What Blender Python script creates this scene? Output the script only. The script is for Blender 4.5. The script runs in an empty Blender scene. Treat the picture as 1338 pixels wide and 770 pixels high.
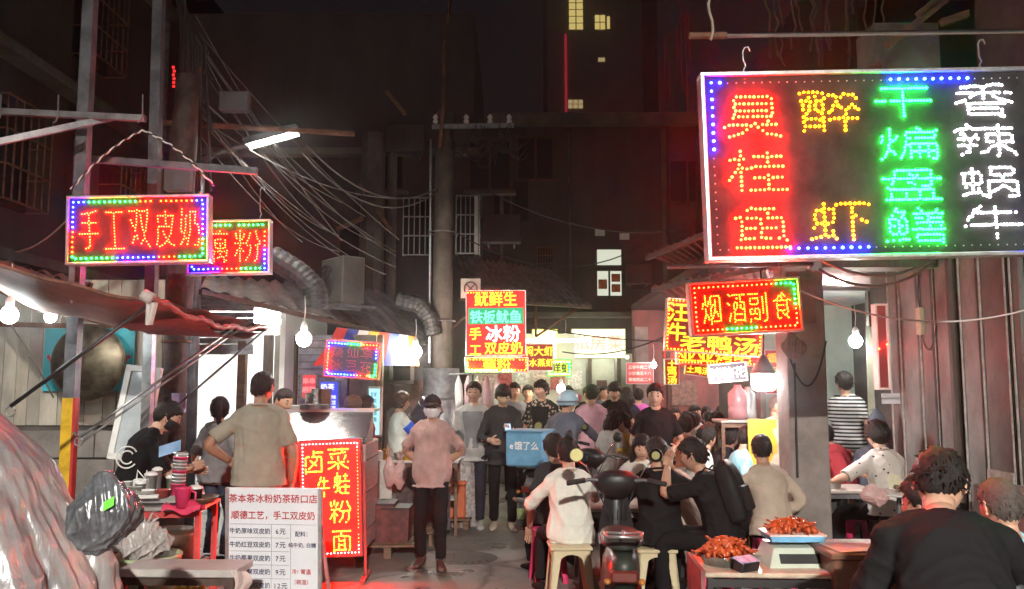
import bpy, bmesh, math, random
import numpy as np
from mathutils import Vector, Matrix, Euler
random.seed(7); RNG = np.random.default_rng(11)
scene = bpy.context.scene
COL = scene.collection
rad = math.radians
# ------------------------------------------------------------------ camera
F = 1100.0; CX, CY = 669.0, 385.0; PITCH = math.atan(112 / F); CAMZ = 1.75
cam = bpy.data.cameras.new('camera'); cam.sensor_width = 36; cam.lens = F / 1338 * 36
cam.clip_start = 0.05; cam.clip_end = 2000
camo = bpy.data.objects.new('camera', cam); COL.objects.link(camo)
camo.location = (0, 0, CAMZ); camo.rotation_euler = (math.pi / 2 + PITCH, 0, 0)
scene.camera = camo
# ------------------------------------------------------------------ night sky
w = bpy.data.worlds.new('World'); scene.world = w; w.use_nodes = True
nt = w.node_tree; bg = nt.nodes['Background']
sky = nt.nodes.new('ShaderNodeTexSky'); sky.sky_type = 'NISHITA'; sky.sun_disc = False
sky.sun_elevation = rad(2); sky.sun_rotation = rad(200)
bg.inputs['Strength'].default_value = 0.0006
nt.links.new(sky.outputs[0], bg.inputs['Color'])
glow = nt.nodes.new('ShaderNodeBackground'); glow.inputs['Color'].default_value = (0.0048, 0.0036, 0.0044, 1); glow.inputs['Strength'].default_value = 1.0
ad = nt.nodes.new('ShaderNodeAddShader'); nt.links.new(bg.outputs[0], ad.inputs[0]); nt.links.new(glow.outputs[0], ad.inputs[1])
nt.links.new(ad.outputs[0], nt.nodes['World Output'].inputs['Surface'])
sl = bpy.data.lights.new('moon_fill', 'SUN'); sl.energy = SUN_E = 0.06; sl.angle = rad(25); sl.color = (1, 0.93, 0.86)  # unseen moon, added as a dim fill from behind the camera
so = bpy.data.objects.new('moon_fill', sl); COL.objects.link(so); so.rotation_euler = (rad(38), 0, rad(-14))
# ------------------------------------------------------------------ view
vs = scene.view_settings; vs.view_transform = 'Standard'; vs.look = 'None'; vs.exposure = 0.8; vs.gamma = 1.0; vs.use_curve_mapping = False
scene.cycles.use_denoising = True
try: scene.cycles.denoiser = 'OPENIMAGEDENOISE'
except Exception: pass
scene.cycles.max_bounces = 6; scene.cycles.diffuse_bounces = 3; scene.cycles.glossy_bounces = 3; scene.cycles.transmission_bounces = 4
scene.cycles.transparent_max_bounces = 8; scene.cycles.volume_bounces = 0
scene.cycles.sample_clamp_indirect = 4.0; scene.cycles.sample_clamp_direct = 0.0
scene.cycles.caustics_reflective = False; scene.cycles.caustics_refractive = False
scene.cycles.use_light_tree = True

# ------------------------------------------------------------------ helpers
def P(px, py, D):
    """world point seen at photo pixel (px,py) whose distance along the street is D metres"""
    u = (px - CX) / F; v = (CY - py) / F
    c, s = math.cos(PITCH), math.sin(PITCH)
    y = c - v * s
    return Vector((u / y * D, D, CAMZ + (s + v * c) / y * D))
def gx(px, D): return (px - CX) / F * D
def V(*a): return np.array(a, float)
def rotz(a): c, s = math.cos(a), math.sin(a); return np.array([[c, -s, 0], [s, c, 0], [0, 0, 1]])
def rotx(a): c, s = math.cos(a), math.sin(a); return np.array([[1, 0, 0], [0, c, -s], [0, s, c]])
def roty(a): c, s = math.cos(a), math.sin(a); return np.array([[c, 0, s], [0, 1, 0], [-s, 0, c]])
def nrm(a):
    a = np.asarray(a, float); l = np.linalg.norm(a)
    return a / l if l > 1e-9 else a

MATS = {}
def mat(name, col, rough=0.6, metal=0.0, var=0.18, scale=5.0, bump=0.0, bscale=40.0, stretch=(1, 1, 1), emit=None, es=0.0,
        trans=0.0, spec=0.5, col2=None, detail=6.0, sss=0.0, aniso=0, coat=0, bstretch=None, ramp=(0.35, 0.65), alpha=1.0):
    if name in MATS: return MATS[name]
    m = bpy.data.materials.new(name); m.use_nodes = True; MATS[name] = m
    n = m.node_tree; b = n.nodes['Principled BSDF']; L = n.links.new
    c = (*col, 1)
    b.inputs['Base Color'].default_value = c; b.inputs['Roughness'].default_value = rough; b.inputs['Metallic'].default_value = metal
    b.inputs['Specular IOR Level'].default_value = spec; b.inputs['Transmission Weight'].default_value = trans; b.inputs['Coat Weight'].default_value = coat
    b.inputs['Alpha'].default_value = alpha
    if sss: b.inputs['Subsurface Weight'].default_value = sss; b.inputs['Subsurface Radius'].default_value = (0.02, 0.008, 0.004)
    if emit is not None:
        b.inputs['Emission Color'].default_value = (*emit, 1); b.inputs['Emission Strength'].default_value = es
        return m
    tc = n.nodes.new('ShaderNodeTexCoord'); mp = n.nodes.new('ShaderNodeMapping'); mp.inputs['Scale'].default_value = stretch
    L(tc.outputs['Object'], mp.inputs['Vector'])
    if var or col2:
        tx = n.nodes.new('ShaderNodeTexNoise'); tx.inputs['Scale'].default_value = scale; tx.inputs['Detail'].default_value = detail; tx.inputs['Roughness'].default_value = 0.65
        L(mp.outputs[0], tx.inputs['Vector'])
        rp = n.nodes.new('ShaderNodeValToRGB'); rp.color_ramp.elements[0].position = ramp[0]; rp.color_ramp.elements[1].position = ramp[1]
        k0 = tuple(max(0, x * (1 - var)) for x in col); k1 = tuple(min(1, x * (1 + var)) for x in col)
        rp.color_ramp.elements[0].color = (*(col if col2 else k0), 1); rp.color_ramp.elements[1].color = (*(col2 or k1), 1)
        L(tx.outputs['Fac'], rp.inputs['Fac']); L(rp.outputs['Color'], b.inputs['Base Color'])
        mr = n.nodes.new('ShaderNodeMapRange'); mr.inputs['To Min'].default_value = max(0.02, rough * 0.75); mr.inputs['To Max'].default_value = min(1, rough * 1.25)
        L(tx.outputs['Fac'], mr.inputs['Value']); L(mr.outputs[0], b.inputs['Roughness'])
    if bump:
        t2 = n.nodes.new('ShaderNodeTexNoise'); t2.inputs['Scale'].default_value = bscale; t2.inputs['Detail'].default_value = 5
        mp2 = n.nodes.new('ShaderNodeMapping'); mp2.inputs['Scale'].default_value = bstretch or stretch
        L(tc.outputs['Object'], mp2.inputs['Vector']); L(mp2.outputs[0], t2.inputs['Vector'])
        bp = n.nodes.new('ShaderNodeBump'); bp.inputs['Strength'].default_value = bump; bp.inputs['Distance'].default_value = 0.02
        L(t2.outputs['Fac'], bp.inputs['Height']); L(bp.outputs[0], b.inputs['Normal'])
    return m
def glowmat(name, rgb, s):
    """a thing that gives off light"""
    return mat(name, (0.02, 0.02, 0.02), emit=rgb, es=s, rough=0.5)

class MB:
    def __init__(s): s.v = []; s.f = []; s.m = []; s.n = 0
    def add(s, verts, faces, m=0):
        verts = np.asarray(verts, float).reshape(-1, 3); o = s.n
        s.v.append(verts); s.n += len(verts)
        s.f.extend([tuple(int(i) + o for i in q) for q in faces]); s.m.extend([m] * len(faces)); return s
    BF = [(0, 3, 2, 1), (4, 5, 6, 7), (0, 1, 5, 4), (1, 2, 6, 5), (2, 3, 7, 6), (3, 0, 4, 7)]
    def box(s, c, d, R=None, m=0, taper=None):
        x, y, z = d[0] / 2, d[1] / 2, d[2] / 2; t = taper or (1, 1)
        p = V([-x, -y, -z], [x, -y, -z], [x, y, -z], [-x, y, -z], [-x * t[0], -y * t[1], z], [x * t[0], -y * t[1], z], [x * t[0], y * t[1], z], [-x * t[0], y * t[1], z])
        if R is not None: p = p @ np.asarray(R).T
        return s.add(p + np.asarray(c, float), MB.BF, m)
    def cbox(s, c, d, b=0.01, R=None, m=0):
        """box with chamfered edges"""
        h = np.array(d) / 2; b = min(b, min(h) * 0.6); vs = []; idx = {}
        for i, sg in enumerate([(a, e, g) for a in (-1, 1) for e in (-1, 1) for g in (-1, 1)]):
            for ax in range(3):
                q = np.array(sg) * (h - b); q[ax] = sg[ax] * h[ax]; idx[(sg, ax)] = len(vs); vs.append(q)
        fs = []
        for ax in range(3):
            o = [k for k in range(3) if k != ax]
            for sv in (-1, 1):
                r = []
                for a, e in ((-1, -1), (1, -1), (1, 1), (-1, 1)):
                    sg = [0, 0, 0]; sg[ax] = sv; sg[o[0]] = a; sg[o[1]] = e; r.append(idx[(tuple(sg), ax)])
                fs.append(r)
        for ax in range(3):
            o = [k for k in range(3) if k != ax]
            for a in (-1, 1):
                for e in (-1, 1):
                    s0 = [0, 0, 0]; s1 = [0, 0, 0]; s0[ax] = -1; s1[ax] = 1
                    for q in (s0, s1): q[o[0]] = a; q[o[1]] = e
                    fs.append([idx[(tuple(s0), o[0])], idx[(tuple(s1), o[0])], idx[(tuple(s1), o[1])], idx[(tuple(s0), o[1])]])
        for a in (-1, 1):
            for e in (-1, 1):
                for g in (-1, 1): fs.append([idx[((a, e, g), k)] for k in range(3)])
        p = np.array(vs)
        out = []
        for f in fs:
            q = p[f]; nn = np.cross(q[1] - q[0], q[2] - q[0])
            out.append(f if nn @ q.mean(0) > 0 else f[::-1])
        if R is not None: p = p @ np.asarray(R).T
        return s.add(p + np.asarray(c, float), out, m)
    def bar(s, a, b, wd, ht=None, m=0, up=(0, 0, 1)):
        a = np.asarray(a, float); b = np.asarray(b, float); d = nrm(b - a); u = np.asarray(up, float)
        if abs(d @ u) > 0.98: u = V(0, 1, 0)
        x = nrm(np.cross(d, u)); z = np.cross(x, d); R = np.stack([x, d, z], 1)
        return s.box((a + b) / 2, (wd, np.linalg.norm(b - a), ht or wd), R, m)
    def loft(s, rings, m=0, cap=True, closed=True):
        k = len(rings[0]); fs = []
        for i in range(len(rings) - 1):
            for j in range(k if closed else k - 1):
                a, b = i * k + j, i * k + (j + 1) % k
                fs.append((a, b, b + k, a + k))
        if cap and closed: fs.append(tuple(range(k))[::-1]); fs.append(tuple((len(rings) - 1) * k + j for j in range(k)))
        return s.add(np.concatenate(rings), fs, m)
    def tube(s, pts, r, n=8, m=0, cap=True):
        pts = [np.asarray(p, float) for p in pts]; rs = r if hasattr(r, '__len__') else [r] * len(pts)
        rings = []; T = [nrm(pts[min(i + 1, len(pts) - 1)] - pts[max(i - 1, 0)]) for i in range(len(pts))]
        u = V(0, 0, 1) if abs(T[0][2]) < 0.9 else V(1, 0, 0)
        an = np.arange(n) / n * 2 * math.pi
        for p, t, q in zip(pts, T, rs):
            u = nrm(u - t * (u @ t)); x = np.cross(t, u)
            q2 = q if hasattr(q, '__len__') else (q, q)
            rings.append(p + np.outer(np.cos(an), u * q2[0]) + np.outer(np.sin(an), -x * q2[1]))
        return s.loft([g[::-1] for g in rings], m, cap)
    def cyl(s, a, b, r, n=12, m=0, r2=None): return s.tube([a, b], [r, r if r2 is None else r2], n, m)
    def ell(s, c, r, n=12, k=8, R=None, m=0):
        vs = []; fs = []
        for i in range(k + 1):
            th = math.pi * i / k
            for j in range(n):
                ph = 2 * math.pi * j / n; vs.append((r[0] * math.sin(th) * math.cos(ph), r[1] * math.sin(th) * math.sin(ph), r[2] * math.cos(th)))
        for i in range(k):
            for j in range(n):
                a, b = i * n + j, i * n + (j + 1) % n; fs.append((a, a + n, b + n, b))
        p = np.array(vs)
        if R is not None: p = p @ np.asarray(R).T
        return s.add(p + np.asarray(c, float), fs, m)
    def lathe(s, c, prof, n=20, m=0, R=None):
        an = np.arange(n) / n * 2 * math.pi; rings = []
        for r, z in prof: rings.append(np.stack([r * np.cos(an), r * np.sin(an), np.full(n, z)], 1))
        p = np.concatenate(rings)
        if R is not None: p = p @ np.asarray(R).T
        k = n; fs = []
        for i in range(len(rings) - 1):
            for j in range(k): a, b = i * k + j, i * k + (j + 1) % k; fs.append((a, b, b + k, a + k))
        return s.add(p + np.asarray(c, float), fs, m)
    def grid(s, fn, nu, nv, m=0, thick=0):
        """sheet from fn(u,v)"""
        vs = np.array([fn(i / nu, j / nv) for j in range(nv + 1) for i in range(nu + 1)], float)
        fs = [(j * (nu + 1) + i, j * (nu + 1) + i + 1, (j + 1) * (nu + 1) + i + 1, (j + 1) * (nu + 1) + i) for j in range(nv) for i in range(nu)]
        return s.add(vs, fs, m)
    def build(s, name, mats, parent=None, smooth=False, loc=None, **tags):
        me = bpy.data.meshes.new(name); vv = np.concatenate(s.v) if s.v else np.zeros((0, 3))
        me.from_pydata(vv.tolist(), [], s.f)
        if not isinstance(mats, (list, tuple)): mats = [mats]
        for q in mats: me.materials.append(q)
        if len(mats) > 1: me.polygons.foreach_set('material_index', s.m)
        if smooth: me.polygons.foreach_set('use_smooth', [True] * len(me.polygons))
        me.update()
        return link(name, me, parent, loc, **tags)
def link(name, me, parent=None, loc=None, **tags):
    o = bpy.data.objects.new(name, me); COL.objects.link(o)
    if parent is not None: o.parent = parent
    if loc is not None: o.location = loc
    for k, q in tags.items():
        if q is not None: o[k] = q
    return o
def thing(name, label, cat, loc=(0, 0, 0), rz=0.0, group=None, rot=None):
    o = bpy.data.objects.new(name, None); COL.objects.link(o); o.location = loc; o.empty_display_size = 0.1
    o.rotation_euler = rot if rot is not None else (0, 0, rz); o['label'] = label; o['category'] = cat
    if group: o['group'] = group
    return o
def copy_tree(o, parent=None):
    c = o.copy(); COL.objects.link(c)
    if parent is not None: c.parent = parent
    for ch in o.children: copy_tree(ch, c)
    return c
def sag(a, b, d, n=14):
    a = np.asarray(a, float); b = np.asarray(b, float)
    return [a + (b - a) * t - V(0, 0, 1) * d * 4 * t * (1 - t) for t in np.linspace(0, 1, n)]
_rm = {}
def remesh(mb, voxel, smooth=4, folds=0.0, seed=0, fold_scale=1.0, fold_dir=None):
    """fuse overlapping closed shapes into one skin, then add cloth folds"""
    me = bpy.data.meshes.new('tmp'); me.from_pydata(np.concatenate(mb.v).tolist(), [], mb.f); me.update()
    o = bpy.data.objects.new('tmp', me); COL.objects.link(o)
    md = o.modifiers.new('r', 'REMESH'); md.mode = 'VOXEL'; md.voxel_size = voxel; md.use_smooth_shade = True
    ms = o.modifiers.new('s', 'SMOOTH'); ms.iterations = smooth; ms.factor = 0.5
    dg = bpy.context.evaluated_depsgraph_get(); ev = o.evaluated_get(dg)
    out = bpy.data.meshes.new_from_object(ev)
    bpy.data.objects.remove(o); bpy.data.meshes.remove(me)
    if folds:
        n = len(out.vertices); co = np.empty(n * 3); no = np.empty(n * 3)
        out.vertices.foreach_get('co', co); out.vertices.foreach_get('normal', no)
        co = co.reshape(-1, 3); no = no.reshape(-1, 3)
        rg = np.random.default_rng(seed); h = np.zeros(n)
        wv = np.stack([np.sin(co @ rg.normal(0, 9, 3) + rg.uniform(0, 6)) for _ in range(3)], 1) * 0.05
        q = co + wv
        for k in range(7):
            d = rg.normal(0, 1, 3) * (V(1, 1, 0.55)); d = nrm(d); fr = rg.uniform(16, 55) * fold_scale
            sg = np.sin(q @ d * fr + rg.uniform(0, 6)); env = 0.5 + 0.5 * np.sin(co @ rg.normal(0, 6, 3) + rg.uniform(0, 6))
            h += (1 - np.abs(sg)) ** 2 * env * (22 / fr)
        co = co + no * ((h - h.mean()) * folds)[:, None]
        out.vertices.foreach_set('co', co.ravel()); out.update()
    return out

# ------------------------------------------------------------------ lettering
_gl = {}; _tc = None
def glyph(ch):
    """outline of one character as triangles in a unit square"""
    global _tc
    if ch in _gl: return _gl[ch]
    if _tc is None:
        c = bpy.data.curves.new('glyph', 'FONT'); c.resolution_u = 2; _tc = bpy.data.objects.new('glyph', c); COL.objects.link(_tc)
    _tc.data.body = ch
    dg = bpy.context.evaluated_depsgraph_get(); dg.update(); me = bpy.data.meshes.new_from_object(_tc.evaluated_get(dg))
    me.calc_loop_triangles()
    v = np.array([q.co[:2] for q in me.vertices]).reshape(-1, 2); t = np.array([q.vertices[:] for q in me.loop_triangles]).reshape(-1, 3)
    _gl[ch] = (v, t); bpy.data.meshes.remove(me); return _gl[ch]
_sk = {}
def skeleton(ch, N=46):
    if (ch, N) in _sk: return _sk[(ch, N)]
    v, t = glyph(ch); lo = v.min(0); hi = v.max(0)
    q = (v - lo) / np.maximum(hi - lo, 0.35) * (N - 5) + 2
    if (hi - lo)[0] < 0.35: q[:, 0] += (N - 5) * (1 - (hi - lo)[0] / 0.35) / 2
    g = np.zeros((N, N), bool); yy, xx = np.mgrid[0:N, 0:N]; pt = np.stack([xx, yy], -1).astype(float)
    for a, b, c in t:
        A, B, C = q[a], q[b], q[c]
        x0, y0 = np.floor(np.min([A, B, C], 0)).astype(int); x1, y1 = np.ceil(np.max([A, B, C], 0)).astype(int) + 1
        x0 = max(x0, 0); y0 = max(y0, 0); s = pt[y0:y1, x0:x1]
        cr = lambda U, W: (W[0] - U[0]) * (s[..., 1] - U[1]) - (W[1] - U[1]) * (s[..., 0] - U[0])
        d1, d2, d3 = cr(A, B), cr(B, C), cr(C, A)
        g[y0:y1, x0:x1] |= ((d1 >= -1) & (d2 >= -1) & (d3 >= -1)) | ((d1 <= 1) & (d2 <= 1) & (d3 <= 1))
    raw = g.copy()
    while True:                                            # Zhang-Suen thinning
        ch_ = 0
        for st in (0, 1):
            p = np.pad(g, 1); n = [p[0:-2, 1:-1], p[0:-2, 2:], p[1:-1, 2:], p[2:, 2:], p[2:, 1:-1], p[2:, 0:-2], p[1:-1, 0:-2], p[0:-2, 0:-2]]
            B = sum(x.astype(int) for x in n); A = sum((~n[i]) & n[(i + 1) % 8] for i in range(8))
            if st == 0: c = ~(n[0] & n[2] & n[4]) & ~(n[2] & n[4] & n[6])
            else: c = ~(n[0] & n[2] & n[6]) & ~(n[0] & n[4] & n[6])
            d = g & (B >= 2) & (B <= 6) & (A == 1) & c
            ch_ += d.sum(); g = g & ~d
        if not ch_: break
    _sk[(ch, N)] = (g, raw); return _sk[(ch, N)]
def dots(ch, w_, h_, sp, bold=False, N=46):
    """LED positions along the strokes of a character, in a w x h box centred on 0"""
    g, raw = skeleton(ch, N); H, W = g.shape
    if bold:
        d = g.copy()
        d[1:] |= g[:-1]; d[:, 1:] |= g[:, :-1]; g2 = d
    else: g2 = g
    ys, xs = np.nonzero(g2); S = set(zip(xs.tolist(), ys.tolist())); out = []
    sc = V((w_) / (N - 5), (h_) / (N - 5)); seen = set()
    nb = lambda p: [(p[0] + a, p[1] + b) for a in (-1, 0, 1) for b in (-1, 0, 1) if (a or b) and (p[0] + a, p[1] + b) in S]
    ends = [p for p in S if len(nb(p)) == 1]
    order = []
    for st in sorted(ends) + sorted(S):
        if st in seen: continue
        stack = [st]; seen.add(st)
        while stack:
            p = stack.pop(); order.append(p)
            for q in nb(p):
                if q not in seen: seen.add(q); stack.append(q)
    acc = np.zeros((0, 2))
    for p in order:
        c = (V(*p) - (N - 1) / 2) * sc
        if len(acc) == 0 or np.min(np.hypot(*(acc - c).T)) >= sp * 0.93: acc = np.vstack([acc, c])
    return acc
ICO = None
def leds(mb, pts, r, y=-0.012, m=0):
    """small glowing domes standing off a panel; pts in the panel's x,z"""
    global ICO
    if ICO is None:
        b = bmesh.new(); bmesh.ops.create_icosphere(b, subdivisions=1, radius=1); ICO = (np.array([q.co[:] for q in b.verts]), [tuple(q.index for q in f.verts) for f in b.faces]); b.free()
    for p in pts:
        if random.random() < .025: continue                # a few dead lamps
        q = r * random.uniform(.84, 1.1); mb.add(ICO[0] * V(q, q, q) + V(p[0] + random.uniform(-.001, .001), y, p[1] + random.uniform(-.001, .001)), ICO[1], m)
def text(mb, s, c, size, y=-0.004, m=0, wid=None, bold=0.0, align='c', R=None, o=(0, 0, 0), step=1.0, xs=1.0):
    """flat lettering in the panel plane (x right, z up, front at -y)"""
    adv = []; 
    for ch in s: adv.append(1.0 if ord(ch) > 0x2000 else 0.6)
    tot = sum(adv) * step; x = -tot / 2 if align == 'c' else 0
    for ch, a in zip(s, adv):
        if ch != ' ':
            v, t = glyph(ch); 
            for dx, dz in ([(0, 0)] if not bold else [(-bold, 0), (bold, 0), (0, bold), (0, -bold)]):
                q = np.stack([(v[:, 0] + x + dx) * size * xs + c[0], np.full(len(v), y - 0.0006 * (dx > 0) - 0.0012 * (dz > 0) - 0.0018 * (dz < 0)), (v[:, 1] - 0.38 + dz) * size + c[1]], 1)
                if R is not None: q = q @ np.asarray(R).T + np.asarray(o)
                mb.add(q, t, m)
        x += a * step
    return mb
# ================================================================== SETTING
asph = mat('asphalt', (0.14, 0.13, 0.12), 0.5, var=0.35, scale=1.1, bump=0.45, bscale=60, col2=(0.23, 0.212, 0.196), ramp=(0.3, 0.75))
conc = mat('concrete', (0.22, 0.20, 0.185), 0.85, var=0.35, scale=2.2, bump=0.3, bscale=25)
concd = mat('sooty concrete', (0.10, 0.088, 0.078), 0.85, var=0.4, scale=1.6, bump=0.3, bscale=18)
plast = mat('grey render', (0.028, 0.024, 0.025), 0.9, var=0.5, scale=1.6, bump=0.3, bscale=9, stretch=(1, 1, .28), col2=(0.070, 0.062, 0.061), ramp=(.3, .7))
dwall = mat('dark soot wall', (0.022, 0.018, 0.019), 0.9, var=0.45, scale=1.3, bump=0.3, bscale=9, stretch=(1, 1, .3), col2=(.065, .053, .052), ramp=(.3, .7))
steel = mat('galvanised steel', (0.36, 0.37, 0.38), 0.4, 0.85, var=0.25, scale=9, bump=0.05)
dsteel = mat('dull painted steel', (0.14, 0.15, 0.165), 0.5, 0.5, var=0.35, scale=7, bump=0.1)
black = mat('black plastic', (0.012, 0.012, 0.013), 0.45, var=0.3, scale=15)
rub = mat('rubber', (0.02, 0.02, 0.02), 0.8, var=0.3, scale=15)
rust = mat('rusty steel', (0.14, 0.07, 0.045), 0.8, 0.2, var=0.5, scale=9, bump=0.3)
wood = mat('worn wood', (0.16, 0.09, 0.055), 0.6, var=0.4, scale=4, stretch=(1, 1, 8), bump=0.15, bscale=20)
dwood = mat('dark wood', (0.055, 0.035, 0.026), 0.6, var=0.4, scale=4, stretch=(6, 6, 1), bump=0.2, bscale=20)
white = mat('white paint', (0.75, 0.74, 0.71), 0.45, var=0.08, scale=6)
wplas = mat('white plastic', (0.72, 0.72, 0.70), 0.35, var=0.06, scale=6)
chrome = mat('chrome', (0.75, 0.75, 0.76), 0.15, 1.0, var=0.1, scale=10)
wire = mat('black cable', (0.03, 0.03, 0.03), 0.7, var=0.2)
wirel = mat('pale cable', (0.13, 0.125, 0.115), 0.7, var=0.2)
glass = mat('dark glass', (0.02, 0.025, 0.03), 0.08, var=0.1, scale=2)

n_ = asph.node_tree; bs_ = n_.nodes['Principled BSDF']; tcn = n_.nodes.new('ShaderNodeTexCoord'); vo = n_.nodes.new('ShaderNodeTexVoronoi'); vo.feature = 'DISTANCE_TO_EDGE'; vo.inputs['Scale'].default_value = .55
nz_ = n_.nodes.new('ShaderNodeTexNoise'); nz_.inputs['Scale'].default_value = 1.7; nz_.inputs['Detail'].default_value = 8; mx = n_.nodes.new('ShaderNodeMix'); mx.data_type = 'VECTOR'; mx.inputs['Factor'].default_value = .35
n_.links.new(tcn.outputs['Object'], nz_.inputs['Vector']); n_.links.new(tcn.outputs['Object'], mx.inputs[4]); n_.links.new(nz_.outputs['Color'], mx.inputs[5]); n_.links.new(mx.outputs[1], vo.inputs['Vector'])
cr = n_.nodes.new('ShaderNodeMapRange'); cr.inputs['From Max'].default_value = .018; cr.inputs['To Min'].default_value = .35; n_.links.new(vo.outputs['Distance'], cr.inputs['Value'])
st_ = n_.nodes.new('ShaderNodeMapRange'); st_.inputs['From Min'].default_value = .52; st_.inputs['From Max'].default_value = .68; st_.inputs['To Min'].default_value = 1; st_.inputs['To Max'].default_value = .55; n_.links.new(nz_.outputs['Fac'], st_.inputs['Value'])
mm_ = n_.nodes.new('ShaderNodeMath'); mm_.operation = 'MULTIPLY'; n_.links.new(cr.outputs[0], mm_.inputs[0]); n_.links.new(st_.outputs[0], mm_.inputs[1])
mc = n_.nodes.new('ShaderNodeMix'); mc.data_type = 'RGBA'; mc.blend_type = 'MULTIPLY'; mc.inputs['Factor'].default_value = 1; src = bs_.inputs['Base Color'].links[0].from_socket
n_.links.new(src, mc.inputs[6]); n_.links.new(mm_.outputs[0], mc.inputs[7]); n_.links.new(mc.outputs[2], bs_.inputs['Base Color'])
wt_ = n_.nodes.new('ShaderNodeMapRange'); wt_.inputs['From Min'].default_value = .50; wt_.inputs['From Max'].default_value = .66; wt_.inputs['To Min'].default_value = .62; wt_.inputs['To Max'].default_value = .2; n_.links.new(nz_.outputs['Fac'], wt_.inputs['Value'])
for l in list(bs_.inputs['Roughness'].links): n_.links.remove(l)
n_.links.new(wt_.outputs[0], bs_.inputs['Roughness'])
g = MB(); g.add([(-90, -40, 0), (90, -40, 0), (90, 160, 0), (-90, 160, 0)], [(0, 1, 2, 3)])
g.build('ground', asph, kind='structure')
# wear on the road: patches, a tar seam and a drain cover
m_ = MB(); m_.lathe((-0.45, 8.55, 0.005), [(0, 0.0), (0.3, 0.0), (0.31, -0.004)][::-1], 28)
for k in range(-3, 4): m_.box((-0.45 + k * 0.07, 8.55, 0.008), (0.025, 0.4 * math.sqrt(max(.1, 1 - (k / 4) ** 2)) * 1.2, 0.006))
m_.build('drain_cover', mat('worn iron cover', (.06, .052, .047), .6, .3, var=.4, scale=12, bump=.3), label='round rusty drain cover set in the asphalt', category='drain cover')

def bld(name, label, x0, x1, y0, y1, h, m, wins=(), loc=None):
    t = thing(name, label, 'building', ((x0 + x1) / 2, y0, 0))
    b = MB(); b.box((0, (y1 - y0) / 2, h / 2), (x1 - x0, y1 - y0, h)); b.build('wall', m, t)
    return t
def win_cage(parent, c, w_, h_, R=None, d=0.35, m=None, bars=6, pane=True):
    """window with a barred burglar cage; c is the wall point, cage sticks out to -y"""
    R = np.eye(3) if R is None else R; c = np.asarray(c, float)
    f = MB(); T = lambda p: R @ np.asarray(p, float) + c
    f.box(T((0, -0.02, 0)), (w_, 0.04, h_), R); o = f.build('window', glass, parent)
    k = MB()
    for i in range(bars + 1):
        x = -w_ / 2 + w_ * i / bars; k.bar(T((x, -d, -h_ / 2)), T((x, -d, h_ / 2)), 0.018)
    for z in (-h_ / 2, -h_ / 6, h_ / 6, h_ / 2):
        k.bar(T((-w_ / 2, -d, z)), T((w_ / 2, -d, z)), 0.022); k.bar(T((-w_ / 2, -d, z)), T((-w_ / 2, 0, z)), 0.018); k.bar(T((w_ / 2, -d, z)), T((w_ / 2, 0, z)), 0.018)
    k.build('cage', m or steel, o)
    return o
def aircon(name, label, loc, rz, w_=0.8, h_=0.55, d=0.3, m=None, group=None):
    t = thing(name, label, 'air conditioner', loc, rz, group)
    c = MB(); c.cbox((0, 0, h_ / 2), (w_, d, h_), 0.015); c.build('casing', m or white, t)
    g_ = MB(); R = rotx(math.pi / 2)
    for r in (0.08, 0.14, 0.2): g_.tube([(-0.12 + r * math.cos(a), -d / 2 - 0.012, h_ / 2 + r * math.sin(a)) for a in np.linspace(0, 2 * math.pi, 24)], 0.006, 5)
    for a in np.linspace(0, math.pi, 5)[:-1]: g_.bar((-0.12 - 0.2 * math.cos(a), -d / 2 - 0.012, h_ / 2 - 0.2 * math.sin(a)), (-0.12 + 0.2 * math.cos(a), -d / 2 - 0.012, h_ / 2 + 0.2 * math.sin(a)), 0.008)
    g_.build('fan_grille', black, t)
    for x in (-w_ / 3, w_ / 3): b = MB(); b.bar((x, -d / 2, -0.03), (x, d / 2 + 0.2, -0.03), 0.03); b.build('bracket', dsteel, t)
    return t

# ---- building at the end of the alley
EB = thing('alley_end_building', 'dim grey rendered building closing the alley with one lit upper window', 'building', (1.5, 21, 0))
b = MB(); b.box((-0.3, 3, 4.1), (14.5, 6, 8.2)); b.build('wall', plast, EB)
b = MB(); b.box((-0.3, 2.9, 8.35), (14.9, 6.3, 0.3)); b.build('roof_edge', concd, EB)
b = MB(); b.box((0.2, -0.25, 3.35), (7.0, 0.5, 0.12)); b.build('ledge', concd, EB)
litw = glowmat('lit pane', (0.95, 1.0, 0.80), 0.42)
lc = P(796, 357, 20.97); lx, lz = lc.x - 1.5, lc.z
f = MB()
for z0, z1 in ((lz + 0.17, lz + 0.62), (lz - 0.6, lz + 0.08)):
    for s in (-1, 1): f.bar((lx + s * 0.33, -0.05, z0), (lx + s * 0.33, -0.05, z1), 0.05)
    for z in (z0, z1): f.bar((lx - 0.33, -0.05, z), (lx + 0.33, -0.05, z), 0.05)
f.bar((lx, -0.05, lz - 0.6), (lx, -0.05, lz + 0.08), 0.04)
wo = f.build('window', dwood, EB)
p_ = MB(); p_.box((lx, -0.015, lz + 0.39), (0.62, 0.02, 0.42)); p_.build('pane', litw, wo)
for s in (-1, 1):
    p_ = MB(); p_.box((lx + s * 0.165, -0.015, lz - 0.26), (0.28, 0.02, 0.62)); p_.build('pane', litw, wo)
pst = mat('orange food poster', (0.6, 0.16, 0.06), 0.6, var=0.4, scale=9)
for s, zz in ((-1, -0.28), (1, -0.12), (1, -0.38)):
    p_ = MB(); p_.box((lx + s * 0.165, -0.03, lz + zz), (0.22, 0.008, 0.2 if s > 0 else 0.24)); p_.build('poster', pst, wo)
for (px, py) in ((784, 304), (816, 309)):
    q = P(px, py, 20.95); p_ = MB(); p_.box((q.x - 1.5, -0.03, q.z), (0.24, 0.06, 0.16)); p_.build('vent', white, EB)
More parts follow.
